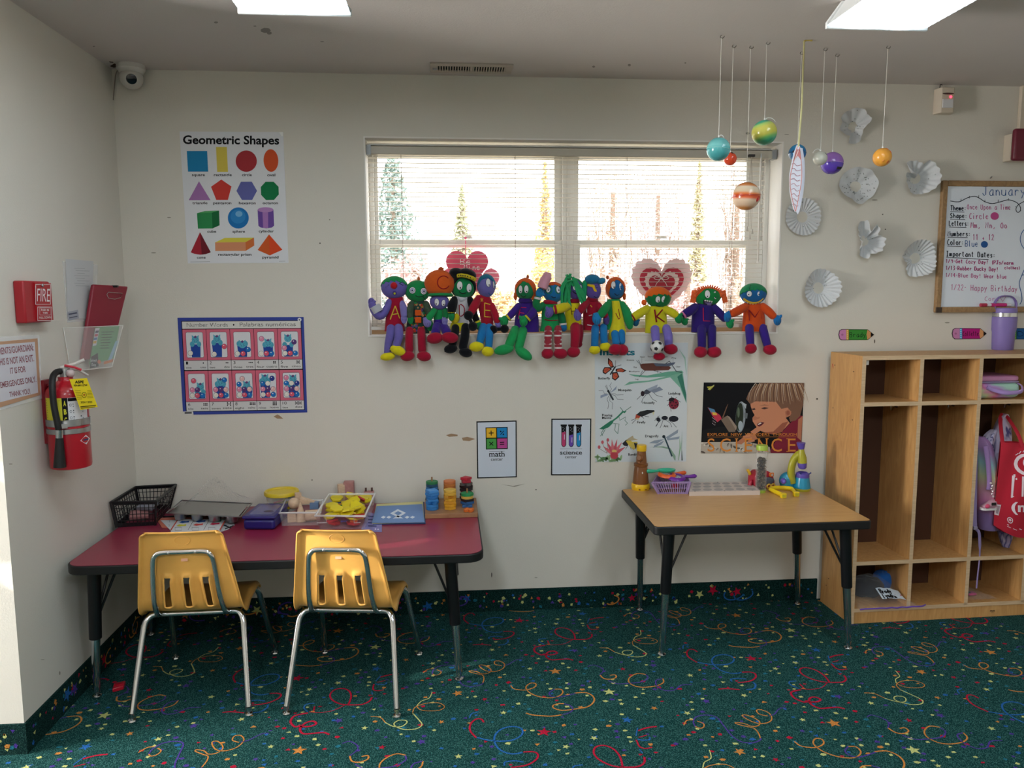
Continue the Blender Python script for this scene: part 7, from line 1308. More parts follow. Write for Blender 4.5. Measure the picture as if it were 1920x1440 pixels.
    def letter(s, strokes_, col, w=1.3, sm=0, name='letter'):
        m = MB()
        for st in strokes_:
            P = cat([V((x, y, 0)) for x, y in st], sm) if sm else [V((st[i][0] + (st[i+1][0]-st[i][0])*j/5, st[i][1] + (st[i+1][1]-st[i][1])*j/5, 0)) for i in range(len(st)-1) for j in range(6)]
            m.tube([s.bf(p.x, p.y, .0005) for p in P], w*PX, cloth(col), 6)
        part(name, m, s.bp); return s
    def patch(s, x, y, rx, ry, col, name, th=.002): c = s.bf(x, y); m = MB(); m.ell(c, (rx*PX, th, ry*PX), cloth(col), None, 14, 8); part(name, m, s.bp); return s
    def limb(s, name, pts, r, col, mat=None):
        P = cat([wy(x, y, Y) for x, y, Y in pts], 4); n = len(P); rr = cat([V((q, 0, 0)) for q in (r if isinstance(r, (list, tuple)) else [r]*len(pts))], 4); m = MB(); m.tube(P, [q.x*PX for q in rr], mat or cloth(col), 14)
        m.ell(P[0], rr[0].x*PX, mat or cloth(col), None, 14, 10); m.ell(P[-1], rr[-1].x*PX, mat or cloth(col), None, 14, 10); return part(name, m, s.t)
    def hand(s, arm, x, y, r, col, Y, thumb=(-.7, -.6), down=(0, 1), flat=1.0):
        k = s.k(Y); c = wy(x, y, Y); d = V((down[0], 0, -down[1])).normalized(); sd = V((d.z, 0, -d.x)); m = MB(); cl = cloth(col)
        m.ell(c, (r*k*.82, r*k*.5, r*k*1.08*flat), cl, MX.Rotation(math.atan2(d.x, d.z), 3, 'Y'), 18, 12)
        th = V((thumb[0], 0, -thumb[1])); m.tube([c + V((th.x*r*k*.35, -r*k*.15, th.z*r*k*.35)), c + th*r*k*1.0 + V((0, -r*k*.3, 0)), c + th*r*k*1.25 + V((0, -r*k*.3, 0))], [r*k*.34, r*k*.3, r*k*.12], cl, 10)
        for i in (-1, 0, 1):
            o = sd*(i*r*k*.36) + V((0, -r*k*.50, 0)); m.tube([c + o*.92 + d*r*k*.1, c + o + d*r*k*.45 + V((0, r*k*.04, 0)), c + o*.8 + d*r*k*.85 + V((0, r*k*.1, 0))], .28*PX, DKL, 4)
        part('hand', m, arm); return s
    def cuff(s, arm, x, y, r, col, Y, d, L=3.2, name='cuff'):
        k = s.k(Y); c = wy(x, y, Y); v = V((d[0], 0, -d[1])).normalized(); m = MB(); m.cyl(c - v*L*k/2, c + v*L*k/2, r*k, cloth(col), n=18); part(name, m, arm); return s
    def shoe(s, leg, x, y, rx, ry, col, Y=-.052, ang=0, flip=1):
        k = s.k(Y); c = wy(x, y, Y); q = MX.Rotation(rad(ang), 3, 'Y'); m = MB(); m.ell(c, (rx*k, ry*k*.95, ry*k), cloth(col), q, 20, 14)
        m.tube([c + q @ V((rx*k*1.0*cos(t), -ry*k*.95*sqrt(max(0, 1-.12))*abs(sin(t))*.96, ry*k*(-.30 + .1*cos(t)*flip))) for t in [pi*i/16 for i in range(17)]], .45*PX, cloth(col), 5); part('shoe', m, leg); return s
Z0, Z1 = -.012, -.044
PUR_, GRN_, RED_, YEL_, BLU_, ORG_ = '#6a60aa', '#178548', '#9c1230', '#d9cc1c', '#1d74b2', '#cf5a20'
# A
d = Doll('purple-faced doll with red nose in a red dress lettered A, leftmost on the sill', 740); d.head(739.5, 539.6, 24.4, 20.5, PUR_).hair('#1e8a4e', .30, .55, .09, 13).hblob(738.5, 535.5, 6.4, 6.4, '#b81c28', 'nose', .013)
d.hline([(723, 530.5), (730, 534.5), (723, 539)], .7, None, 'closed_eye', 0).hline([(756, 528.5), (748.5, 531.5), (756, 535)], .7, None, 'closed_eye', 0).hblob(740, 549.5, 4, 4.6, '#4a3c88', 'mouth').hblob(740, 550, 2.8, 3.4, '#c8c820', 'tongue', .0026)
d.body([(742.5, 557, 13), (741, 566, 15), (739.8, 582, 14.8), (739.8, 602, 16.5), (740.5, 621, 19)], RED_, 'dress'); d.letter([[(731.5, 599), (741, 573.5), (749.5, 597)], [(734.5, 590), (747.5, 588)]], '#d8bc40', 1.0); d.letter([[(727.5, 566), (729, 570), (731.5, 567.5)]], '#d8bc40', .5, name='squiggle')
a = d.limb('arm', [(730, 566, .0), (722, 584, -.012), (712, 592, -.02), (703, 584, -.024), (698, 572, -.024)], [6, 7, 8, 7.5, 7], PUR_); d.hand(a, 697, 567, 8, PUR_, -.024, (.8, -.2), (-.2, -1)); d.cuff(a, 705.5, 579.5, 10.2, '#b9bcc4', -.024, (-.55, -1), 13, 'bandage')
a = d.limb('arm', [(754, 569, .002), (757, 580, -.012), (758, 590, -.018)], [5.5, 7, 6.6], '#8078b8'); d.hand(a, 757.5, 597, 7.2, '#8078b8', -.02, (.1, -.9), (0, 1), 1.3)
l = d.limb('leg', [(733, 616, Z0), (731.5, 630, Z1), (728, 645, Z1), (726, 660, Z1)], [8, 8, 7, 6], PUR_); d.shoe(l, 727, 668.5, 14, 7.6, YEL_, -.052, -8)
l = d.limb('leg', [(747, 615, Z0), (748, 628, -.052), (745, 642, -.056), (742, 651, -.056)], [8, 8.2, 7.5, 6.5], PUR_); d.shoe(l, 746, 657, 15, 9, YEL_, -.062, 22)
# B
d = Doll('green doll with ringed eyes in a button-printed dress and red boots, second from left', 783, .016); d.head(783, 546.2, 23.2, 20.5, GRN_).lump('top_knob', 785, 523, 2.8, 4, '#b8683c')
for x, y in ((773.5, 544.5), (794.3, 546)): d.eye(x, y, 5.8, 5.8, 0, .1, 1.2, ((.8, '#5a5aa0'), (.62, '#d8d8da'), (.4, '#5a5aa0')))
d.hline([(779, 554), (784, 556.5), (790, 556), (795, 554)]).hline([(792, 555), (797, 561), (801, 567)], .5, None, 'seam').body([(785, 564, 13), (785.5, 570, 16.5), (785.5, 586, 19), (783.5, 606, 20), (783, 625, 22)], '#24403a', 'dress')
rd = random.Random(6)
m = MB()
for i in range(70):
    x, y = 783 + rd.uniform(-18, 18), rd.uniform(566, 624); c = d.bf(x, y); rr_ = rd.uniform(1.4, 3.4); m.ell(c, (rr_*PX, .0013, rr_*PX), cloth(rd.choice(('#a82c20', '#1f7a44', '#c8602c', '#54487c', '#8c7038', '#b89060'))), None, 10, 6)
part('button_print', m, d.bp)
for y in (586.5, 600): m = MB(); m.box(d.bf(784, y) + V((0, -.004, 0)), (12*PX, .01, 11*PX), cloth('#d0561c')); part('large_button', m, d.bp, bevel=.004, seg=3)
PRT = M('#3a4a38', .9, var=.8, vs=70)
a = d.limb('arm', [(772, 570, .0), (769, 582, -.014), (769, 592, -.02)], [6, 7, 6.4], '', PRT); d.hand(a, 769.8, 598, 7, GRN_, -.024, (.1, -.9), (0, 1), 1.35); a = d.limb('arm', [(799, 570, .0), (803, 582, -.01), (806, 594, -.012)], [6, 7, 6], '', PRT); d.hand(a, 806, 610, 8, GRN_, .0, (.3, -.8), (0, 1), 1.3)
for pts, sx, sy, an in (([(768, 620, Z0), (767, 636, Z1), (767.5, 655, Z1)], 764, 667.5, -6), ([(790, 620, Z0), (790.5, 636, Z1), (791.5, 655, Z1)], 795, 668, 8)): l = d.limb('leg', pts, [7.6, 7.4, 7.6], RED_); d.shoe(l, sx, sy, 13.2, 9.6, RED_, -.054, an)
# C
d = Doll('doll in a huge orange cap lettered C, green shirt and red shoes, third from left', 824, .008); d.head(824, 566, 18, 15, PUR_, 0, -.004)
d.eye(819, 566.5, 4.2, 6.4, -.2, .5).eye(831.5, 568, 3.7, 6, .1, .5); hh = d.h
m = MB(); k = PX; c = wy(824, 532, -.006); vs = []; N, L = 36, 14
for i in range(L+1):
    for j in range(N): a = 2*pi*j/N; t = pi*.80*i/L; vs.append(c + V((28*k*sin(t)*cos(a), .046*sin(t)*sin(a), 26*k*cos(t))))
m.add(vs, [(i*N+j, i*N+(j+1) % N, (i+1)*N+(j+1) % N, (i+1)*N+j) for i in range(L) for j in range(N)] + [tuple(L*N+j for j in range(N))], cloth(ORG_)); cap = part('cap', m, d.t); m = MB(); m.ell(wy(827, 504.5, -.006), (5.2*k, 5*k, 4*k), cloth('#b85020')); part('cap_button', m, cap)
m = MB(); c2 = wy(825.5, 553, -.008); m.tube([c2 + V((21*k*cos(a), .036*sin(a), -.003*sin(a))) for a in [2*pi*i/28 for i in range(28)]], [(.006, .0085)]*28, cloth('#1d8c4c'), 8, closed=True); part('cap_brim', m, cap)
d.hp = cap; d.h = (824, 532, 28, 26, -.006, .046, 0); d.hline([(831.7 + 11.5*cos(rad(a)), 529.5 + 12*sin(rad(a))) for a in range(-40, -331, -18)], 1.0, '#98141c', 'letter')
d.body([(825, 575, 11), (825, 580, 12.5), (824.5, 588, 11.5), (824.4, 599, 11)], '#1d8c4c', 'shirt').body([(825, 598, 11), (825, 606, 12.5), (825, 619, 13)], '#3a2280', 'trousers', keep=False)
a = d.limb('arm', [(816, 580, -.002), (809, 589, -.018), (804, 597, -.024)], [6, 6.6, 6.4], '#1d8c4c'); d.hand(a, 801, 604, 9.4, '#8078b8', -.028, (-.6, -.7), (.2, 1)); a = d.limb('arm', [(833, 580, -.002), (836, 588, -.016), (835, 594, -.022)], [5.6, 6, 5.6], '#17703c'); d.hand(a, 834, 601, 6.8, '#8078b8', -.026, (.1, -.9), (0, 1), 1.4)
l = d.limb('leg', [(819, 612, -.012), (817, 622, -.042)], [8, 8.5], '#3a2280'); d.shoe(l, 815.5, 634, 15.5, 10.6, RED_, -.062, -8); l = d.limb('leg', [(832, 612, -.012), (837, 622, -.042)], [8, 8.5], '#3a2280'); d.shoe(l, 843.5, 633, 16.2, 10.4, RED_, -.066, 6)
# D
d = Doll('green-faced doll in a black police-style cap and white shirt, fourth from left', 866, .02); d.head(869, 538.6, 22.5, 21, '#14804a', 0, .012).eye(862, 535.5, 5.2, 7.8, .25, .55, 1.5).eye(879.5, 540, 5, 7.8, .25, .55, 1.5).hline([(861, 546.5), (867, 550.5), (874.5, 548.5)], .9)
BKC = '#0d0e14'; d.hair(BKC, .16, .8, 0, 1, 1.06, 'black_hair', .25); d.lump('cap_crown', 856, 513, 14, 10.5, BKC, .0, .04, 12).lump('cap_crown', 877, 514, 16.5, 10, BKC, .0, .042, 16)
m = MB(); m.tube([wy(x, y, Y) for x, y, Y in ((857, 517, -.036), (865, 516, -.046), (875, 517.5, -.048), (885, 521, -.042), (892, 525, -.028))], [(.0035, .0085)]*5, cloth('#c8b428'), 8, flatz=(0, 1, 0)); bd = part('cap_band', m, d.t); m = MB()
for i, (x, y, Y) in enumerate(((860, 516.5, -.043), (864, 516.5, -.049), (868, 517, -.051), (872, 517.3, -.052), (877, 518.4, -.051), (882, 520.5, -.047), (887, 523, -.040))): m.ell(wy(x, y, Y), (.0026, .002, .0034), DKL, None, 8, 6)
part('band_dots', m, bd)
d.body([(865, 555, 13), (866, 562, 15), (866, 576, 13), (867, 594, 12), (866, 607, 12.5)], '#c2c2c8', 'shirt', .014); d.letter([[(863.6 + 7.5*cos(rad(a)), 582 + 11*sin(rad(a))) for a in range(-95, 96, 19)], [(861, 571.5), (861.5, 593)]], '#981c2c', .9); d.letter([[(858, 558), (864, 564), (872, 561), (875, 557)]], '#aeb0b8', 1.6, 3, 'collar')
d.body([(861, 605, 14.5), (859.5, 611, 15.5), (860, 620.5, 15.5)], '#c8bc1c', 'yellow_skirt', .012, keep=False)
a = d.limb('arm', [(852, 562, .004), (848, 573, -.014), (846.5, 583, -.022)], [7, 9, 8], BKC); d.cuff(a, 846.5, 584.5, 7.6, '#c8bc28', -.022, (0, 1)); d.hand(a, 846.5, 592, 7.4, GRN_, -.028, (.1, -.9), (0, 1), 1.25); d.lump('yellow_bag', 853.5, 597, 8, 10, '#d0bc20', -.01, .008, 20)
a = d.limb('arm', [(881, 562, .006), (886, 576, -.002), (890, 592, -.006), (894, 602, -.008)], [6.5, 7, 6.5, 6], BKC); d.cuff(a, 894.5, 603.5, 6.4, '#c8bc28', -.008, (.4, 1)); d.hand(a, 897, 610, 7.2, GRN_, -.012, (.5, -.7), (.2, 1), 1.2)
l = d.limb('leg', [(854, 615, -.006), (852, 632, -.036), (848, 647, -.036)], [7.6, 7.4, 7], BKC); d.shoe(l, 845, 654, 12.6, 8.6, BKC, -.044, -10); l = d.limb('leg', [(873, 614, -.006), (871.5, 632, -.036), (868, 650, -.036)], [8.4, 8.2, 7.8], BKC); d.shoe(l, 873, 661, 12.6, 8.8, BKC, -.044, 16)
# E
d = Doll('tall purple-headed doll in a red coat lettered E with blue legs, fifth from left', 912, .012); d.head(912, 536.5, 17, 21.5, '#6c66aa').hair('#1f6c88', .27, .62, .04, 8, 1.05, 'hair', .08).eye(915.5, 530, 4.4, 7.6, .25, .6).eye(925.5, 534, 2.4, 6.4, .2, .6).hline([(916, 549), (920, 552.5), (924.5, 549)], 1.0, '#1e5c9c')
d.body([(905, 553, 11), (906, 560, 14.5), (910, 575, 14), (913, 594, 12.5), (914, 616, 10.5)], '#a3182e', 'coat'); d.letter([[(919, 571), (908.7, 568), (908.7, 594), (920, 594.5)], [(908.7, 581.5), (919.5, 582.5)]], '#dcb83c', .9); d.letter([[(900.5, 560), (906, 565)], [(903.5, 558.5), (903.5, 566)], [(906, 560), (901, 565)]], '#d8a838', .5, name='badge')
a = d.limb('arm', [(896, 562, .004), (889, 575, -.02), (884, 585, -.034)], [7, 8.2, 7], '#a3182e'); d.hand(a, 881, 592, 7, '#6c66aa', -.04, (.7, -.6), (-.2, 1)); a = d.limb('arm', [(922, 573, .006), (928, 588, -.012), (932, 602, -.02)], [6, 6.4, 6], '#a3182e'); d.hand(a, 934, 610, 6.6, '#6c66aa', -.024, (-.7, -.5), (.1, 1))
l = d.limb('leg', [(906, 614, Z0), (903, 628, Z1), (899.5, 642, Z1)], [8.4, 8, 7], BLU_); d.shoe(l, 893.5, 650, 14, 9.6, YEL_, -.054, -4); l = d.limb('leg', [(917.5, 614, Z0), (917.5, 630, Z1), (916.5, 648, Z1)], [7.6, 7.4, 7], BLU_); d.shoe(l, 914.5, 659, 11.6, 9.6, YEL_, -.054, 4)
for (x0, y0), (x1, y1), Y, lab in (((878.5, 591.5), (886.5, 612), -.058, 'black toy dumbbell held upright in front of the doll in the police-style cap'), ((925, 618), (946, 616.5), -.03, 'black toy dumbbell lying on the sill between the dolls lettered E and F')):
    p, q = wy(x0, y0, Y), wy(x1, y1, Y); t = thing('toy_dumbbell', lab, 'toy dumbbell', (p+q)/2, group='toy dumbbells'); m = MB(); m.cyl(p, q, 3.4*PX, cloth(BKC), n=12); part('bar', m, t)
    for c in (p, q): m = MB(); m.ell(c, 8.8*PX if Y < -.04 else 8.0*PX, cloth(BKC)); part('weight', m, t)
# F
d = Doll('green-faced doll with orange hair in a purple hooded top and green boots, sitting apart', 986, .012); d.head(985, 542.5, 19, 20, '#1c7c4a').hair(ORG_, .27, .86, .05, 9, 1.07, 'hair', .18, .13).eye(976, 542.6, 3.7, 7.2, .15, .6).eye(986.8, 542.3, 4, 7.2, .15, .6).hline([(976.5, 553.5), (981, 556.8), (986.5, 554)])
d.lump('top_knob', 989.5, 519, 2.8, 4, '#b0582c').lump('ponytail', 966.5, 555, 3.6, 8, ORG_, .01).lump('ponytail', 1000.5, 551, 5.6, 13, ORG_, .004)
d.body([(986, 561, 11), (986.5, 568, 14), (987.5, 580, 18.5), (988, 600, 22.5), (987.6, 622, 23.5)], '#3a1f7c', 'hooded_top', dmax=.04); d.body([(984, 558, 10), (984.5, 564, 13.5), (985, 568, 12)], '#321a6c', 'hood_collar', keep=False, dr=.9); d.letter([[(987, 577), (975.5, 576.5), (972, 598)], [(973.5, 586), (983, 587.5)]], '#cc2058', .8)
a = d.limb('arm', [(972, 574, .0), (962, 586, -.014), (954, 594, -.02)], [6.5, 7, 6.4], '#3a1f7c'); d.cuff(a, 953, 595.5, 7.2, '#c8bc28', -.021, (-.8, .6)); d.hand(a, 945.5, 602, 9.6, '#1e9050', -.026, (-.9, -.5), (-.1, 1)); a = d.limb('arm', [(1003, 576, .0), (998, 588, -.028), (991, 595, -.04)], [7, 8, 7], '#3a1f7c'); d.cuff(a, 989.5, 596.5, 7.6, '#c8bc28', -.042, (-.7, .6)); d.hand(a, 982, 602, 9.6, '#1e9050', -.046, (-.75, -.8), (-.1, 1))
GB = '#1e9652'; l = d.limb('leg', [(966, 619, Z0), (961, 632, -.046), (955, 646, -.048)], [8.6, 9, 8.4], GB); d.shoe(l, 945, 655.5, 19, 9.6, GB, -.056, -12); l = d.limb('leg', [(981, 619, Z0), (977, 634, -.046), (973, 650, -.048)], [8.4, 8.6, 8.2], GB); d.shoe(l, 982, 663, 18.5, 9.6, GB, -.056, 36)
# G
d = Doll('blue-faced doll in a green dress and striped stockings raising a pink puff', 1031, .01); d.head(1038, 548.5, 20, 19, '#1d6ea6').hair(ORG_, .24, .6, .05, 8).eye(1028, 543, 4.2, 5.4, .3, .2).eye(1046.5, 543, 4, 6.2, .2, .2, 1.6).hline([(1034, 555.5), (1038, 558), (1042, 557)])
for x, y in ((1029, 543), (1047.5, 543)): d.hline([(x + 6.4*cos(rad(a)), y + 7.6*sin(rad(a))) for a in range(0, 361, 24)], .8, '#1f7c50', 'spectacle_ring')
d.body([(1031.5, 566, 12), (1032, 575, 15.5), (1032, 590, 17), (1032, 606, 17), (1030.5, 621, 18.5)], '#1c9050', 'dress', .008); d.body([(1031.5, 562, 11), (1031, 567, 14), (1031.5, 570, 13)], '#96162e', 'collar', .006, keep=False, dr=.8); d.letter([[(1021, 599), (1032, 601), (1048, 600)]], '#8c1c2c', .9, 3, 'belt')
a = d.limb('arm', [(1018, 572, .0), (1009, 578, -.016), (1005.5, 568, -.024), (1008, 560, -.026)], [6, 7.5, 7, 6.4], '#1a7c48'); d.cuff(a, 1008.5, 559.5, 7.2, '#cfc8c8', -.026, (.2, -1), 4); d.hand(a, 1012, 549, 9.2, '#2278b0', -.03, (.8, .4), (.3, -1)); m = MB(); m.tube(cat([wy(1016, 541, -.036), wy(1020, 530, -.036), wy(1026, 519, -.036), wy(1033, 513.5, -.036)], 5), [7*PX] + [9.6*PX]*7 + [9*PX]*5 + [5*PX, 3.6*PX, 2*PX], cloth('#d69aac'), 14); part('pink_puff', m, d.t)
a = d.limb('arm', [(1046, 578, .006), (1053, 594, -.004), (1055.5, 606, -.008)], [6, 7, 6.2], '#156c40'); d.cuff(a, 1056, 607.5, 6.8, '#cfc8c8', -.008, (.1, 1)); d.hand(a, 1057, 614, 7.4, '#1d6ea6', -.01, (-.6, -.6), (.1, 1))
for xa, xb, sx, rx_ in ((1028, 1027, 1026.5, 11.5), (1046, 1047, 1051, 13.5)):
    l = d.limb('leg', [(xa, 617, Z0), (xa-.3, 630, Z1), (xb, 654, Z1)], [7.2, 7, 6.8], '#98303c')
    for i in range(5): y = 621.5 + i*7.6; d.cuff(l, xa + (xb-xa)*i/5, y, 7.5, '#d8d2d0', Z1 if i > 0 else -.03, (0, 1), 3.0, 'white_stripe')
    d.shoe(l, sx, 663, rx_, 10, RED_, -.052, 4 if sx > 1040 else -4)
# H
d = Doll('purple-faced doll with green ribbon hair in a yellow shirt with red trim', 1076, .018); d.head(1080, 543.5, 14.5, 20, '#5a4a92').eye(1078, 537.5, 4, 6.6, .2, .5, 1.5).eye(1089, 540, 2.6, 6, .1, .5).hline([(1073.5, 545.5), (1080, 550.8), (1090, 548)], .9)
d.hair('#1c8450', .16, .8, .04, 9, 1.06, 'hair', .1, .05); rd = random.Random(3); m = MB(); HGC = cloth('#2a9a60')
for i in range(17):
    x0 = 1066 + rd.uniform(-3, 13); y0 = 521 + rd.uniform(-2, 5); x1 = 1062 + rd.uniform(-9, 8) if i % 4 else 1096 + rd.uniform(-3, 2); y1 = rd.uniform(545, 578); Yh = rd.uniform(-.03, .0)
    m.tube(cat([wy(x0, y0, Yh), wy((x0+x1)/2 - 5, (y0+y1)/2 - 8, Yh-.008), wy(x1, y1, Yh)], 4), [(2.6*PX, .9*PX)]*9, HGC, 6, flatz=(1, 0, 0))
part('ribbon_hair', m, d.hp); m = MB()
for dx, dy in ((-6, -3), (5, -5), (-3, 4), (6, 1)): m.tube([wy(1066.5, 519, -.02), wy(1066.5+dx*.6, 519+dy*.9, -.026), wy(1066.5+dx, 519+dy, -.02)], [2*PX, 2.8*PX, 1*PX], HGC, 6)
part('hair_bow', m, d.hp)
d.body([(1077, 565, 9), (1075.5, 572, 13), (1074, 588, 15.5), (1075.5, 604, 15), (1076.5, 618, 14.5)], '#d6c61e', 'shirt', .014); d.body([(1077, 560.5, 9), (1077, 565, 10.5), (1077, 568, 9)], '#8c142a', 'collar', .012, keep=False, dr=.9); d.letter([[(1070.5, 577), (1072.5, 590)], [(1079, 577), (1080, 590)], [(1071.5, 583.5), (1079.5, 583)]], '#5a2418', .7)
a = d.limb('arm', [(1066, 573, .004), (1055, 577, -.022), (1044, 580, -.034)], [7.5, 9, 8.4], '#d6c61e'); d.cuff(a, 1041, 580.5, 8.8, '#98162c', -.036, (-1, .15), 4); d.hand(a, 1030, 586, 10, '#6a5ca4', -.04, (-.5, -.9), (-.5, 1))
l = d.limb('leg', [(1079, 614, Z0+.004), (1079, 630, Z1), (1077.5, 648, Z1)], [10, 9, 8], RED_); d.shoe(l, 1075.5, 660, 12.5, 10.5, RED_, -.052, -6); l = d.limb('leg', [(1088, 614, -.004), (1088, 626, -.026), (1086, 640, -.026)], [6.4, 6, 6], '#7e0f26'); d.shoe(l, 1085, 645, 7, 7, '#7e0f26', -.028)
# I
d = Doll('purple-faced doll with teal hat and yellow goggles in a dark red dress', 1111, .008); d.head(1112.7, 545, 14.5, 18.5, '#5c4a96').lump('hat', 1110.5, 524, 14.5, 10, '#20709a', .0, .036, 0).lump('hat_brim', 1127.5, 527, 8.5, 6, '#2c7ca4', -.012, .02, -20)
d.limb('hair', [(1097, 530, .0), (1095, 545, -.004), (1095.5, 560, -.004)], [5, 5.4, 4], '#1f9460'); d.hpoly([(1101, 532), (1113, 533.5), (1125, 536), (1126, 545), (1120, 548), (1114, 546), (1111, 539), (1101, 536)], '#dcb41c', 'goggles', .002).eye(1118.5, 539.5, 3.4, 4, 0, 0, 1.2, (), '#5a4890').hline([(1114, 556), (1118, 557.5), (1122, 555)], .7)
d.body([(1110.5, 559, 10), (1109.5, 566, 13), (1108.5, 580, 15.5), (1109, 600, 16), (1111, 619, 18)], '#96142c', 'dress', .008); d.body([(1110.5, 557, 9.5), (1110.5, 562, 11), (1110.5, 565, 10)], '#8a1028', 'collar', .006, keep=False, dr=.9)
d.letter([[(1093, 579), (1095, 585)], [(1099.5, 578), (1100, 586)], [(1104, 592), (1110, 590.5)], [(1101, 609), (1110, 610.5)], [(1124, 609), (1131, 612)]], '#d6ccd0', 1.0, 0, 'white_trim'); d.letter([[(1107, 572), (1110, 576)]], '#d8a838', .9, 0, 'badge')
a = d.limb('arm', [(1101, 566, .0), (1093, 576, -.026), (1088, 583, -.04)], [6, 7.4, 6.6], '#96142c'); d.hand(a, 1083, 591, 9.4, '#6a5ca4', -.046, (-.3, -1), (.1, 1), 1.1); a = d.limb('arm', [(1122, 572, .004), (1130, 584, -.012), (1135, 592, -.018)], [6, 6.6, 6], '#96142c'); d.hand(a, 1137, 599, 7.4, '#4c3c80', -.02, (.2, -.9), (.1, 1), 1.3)
for p, sx, sy in (([(1116, 615, Z0), (1115.5, 632, Z1), (1115, 648, Z1)], 1115, 656), ([(1131.5, 614, -.008), (1132, 630, -.036), (1133, 642, -.036)], 1135, 650)): l = d.limb('leg', p, [7.6, 7.2, 7], BLU_); d.shoe(l, sx, sy, 10.8, 8.6, YEL_, -.05 if sx < 1120 else -.044, 0)
# J
d = Doll('blue-faced doll with orange hair, green jacket and yellow shirt lettered J', 1152, .014); d.head(1154, 541, 17.5, 20.5, '#1e629c').hair(ORG_, .24, .9, .03, 7, 1.08, 'hair', .26, -.05).eye(1150, 534.5, 4, 7, .3, .6).eye(1163.5, 537.5, 3.4, 6.8, .1, .6).hline([(1152.5, 550), (1157, 554), (1161.5, 551)]).lump('top_knob', 1139, 520, 2.8, 4, '#b0582c').lump('ponytail', 1170.5, 556, 3.2, 6.5, '#b8501c', .004)
d.body([(1151, 561, 12), (1151.5, 570, 16.5), (1151, 584, 19), (1149, 602, 18.5), (1148, 618, 16)], '#1b864a', 'jacket', .012); d.body([(1154, 564, 7), (1156.5, 584, 9.5), (1158.5, 604, 12), (1157.5, 622, 16), (1156.5, 636, 15)], '#d2c626', 'long_shirt', -.012, dr=.8)
d.letter([[(1159.5, 579), (1162.5, 596), (1160, 598.5), (1154.5, 587)]], '#8c1420', .8); a = d.limb('arm', [(1140, 571, .0), (1132, 582, -.026), (1126, 590, -.036)], [7, 8.4, 7.4], '#1b864a'); d.hand(a, 1119, 597.5, 11, '#2280bc', -.042, (-.5, -.75), (.1, 1)); a = d.limb('arm', [(1166, 571, .0), (1174, 584, -.012), (1179, 600, -.016), (1181, 612, -.016)], [7, 8.6, 9, 6], '#1f8c50')
l = d.limb('leg', [(1153, 626, -.036), (1155, 642, -.05)], [7.5, 7], BLU_); d.shoe(l, 1154, 655, 13, 10.6, RED_, -.058, -4); l = d.limb('leg', [(1165, 624, -.036), (1166, 640, -.044)], [7, 6.6], BLU_); d.shoe(l, 1166.5, 656, 12, 10.8, RED_, -.05, 8)
# K
d = Doll('green-faced doll with orange fringe in a yellow shirt lettered K, fourth from the right', 1230, .012); d.head(1234, 558, 24.5, 20, '#147440', -8).hair('#dc6420', .40, .62, .06, 14, 1.05, 'hair', -.02, -.06).eye(1233.5, 561.3, 4.4, 6, .2, .5).eye(1244, 561, 4.4, 6, .1, .5).hline([(1230, 571.5), (1234, 574.5), (1239, 574), (1244, 571.5)], .6).lump('ponytail', 1207.5, 567, 5.4, 5.6, '#f06428', -.004)
d.body([(1230, 574, 16), (1229.6, 580, 20.5), (1229.6, 593, 20.5), (1230.6, 609, 21), (1230, 624, 21)], '#c9c122', 'shirt'); d.letter([[(1227.5, 580.5), (1231, 604)], [(1242, 580.5), (1230, 595)], [(1231, 593.5), (1245.5, 603.5)]], '#84101e', 1.5)
a = d.limb('arm', [(1213, 579, .0), (1200, 587, -.012), (1189, 594, -.02)], [7.5, 8.4, 8], '#c9c122'); d.cuff(a, 1186.5, 595.5, 8.2, '#7a1420', -.02, (-.9, .55), 2.6); d.hand(a, 1192, 603.5, 8, '#165e84', -.012, (.7, -.4), (.1, 1)); a = d.limb('arm', [(1247, 580, .0), (1258, 585, -.014), (1266, 590, -.022)], [7.5, 8, 7.4], '#c9c122'); d.hand(a, 1272.5, 597, 9.4, '#168048', -.028, (.5, -.9), (.2, 1))
l = d.limb('leg', [(1228, 617, Z0), (1229, 632, Z1), (1232, 660, Z1)], [8.4, 8, 6.5], '#7468b6'); d.shoe(l, 1236, 668.5, 11.6, 7.6, RED_, -.05, 0); l = d.limb('leg', [(1249, 616, Z0), (1253, 630, -.05), (1253.5, 646, -.05)], [8.4, 8.2, 7.6], '#7468b6'); d.shoe(l, 1257.5, 654.5, 13.6, 10.4, RED_, -.058, 6)
c = wy(1232, 650.5, -.092); r = 12.6*PX*.975; t = thing('soccer_ball', 'small black and white soccer ball on the foot of the doll lettered K', 'ball', c - V((0, 0, r))); m = MB(); m.ell(c, r, M('#d6d6d4', .5), None, 28, 20); part('ball', m, t)
gr = (1+sqrt(5))/2; m = MB(); QR = Euler((.35, .15, .2)).to_matrix()
for v in [V(p).normalized() for p in ((0, 1, gr), (0, 1, -gr), (0, -1, gr), (0, -1, -gr), (1, gr, 0), (1, -gr, 0), (-1, gr, 0), (-1, -gr, 0), (gr, 0, 1), (-gr, 0, 1), (gr, 0, -1), (-gr, 0, -1))]:
    n = QR @ v; q = n.to_track_quat('Z', 'Y').to_matrix(); m.poly([c + (n*.955 + q @ V((.30*cos(2*pi*i/5), .30*sin(2*pi*i/5), 0))).normalized()*r*1.05 for i in range(5)], M('#121214', .5))
part('black_panels', m, t, recalc=False)
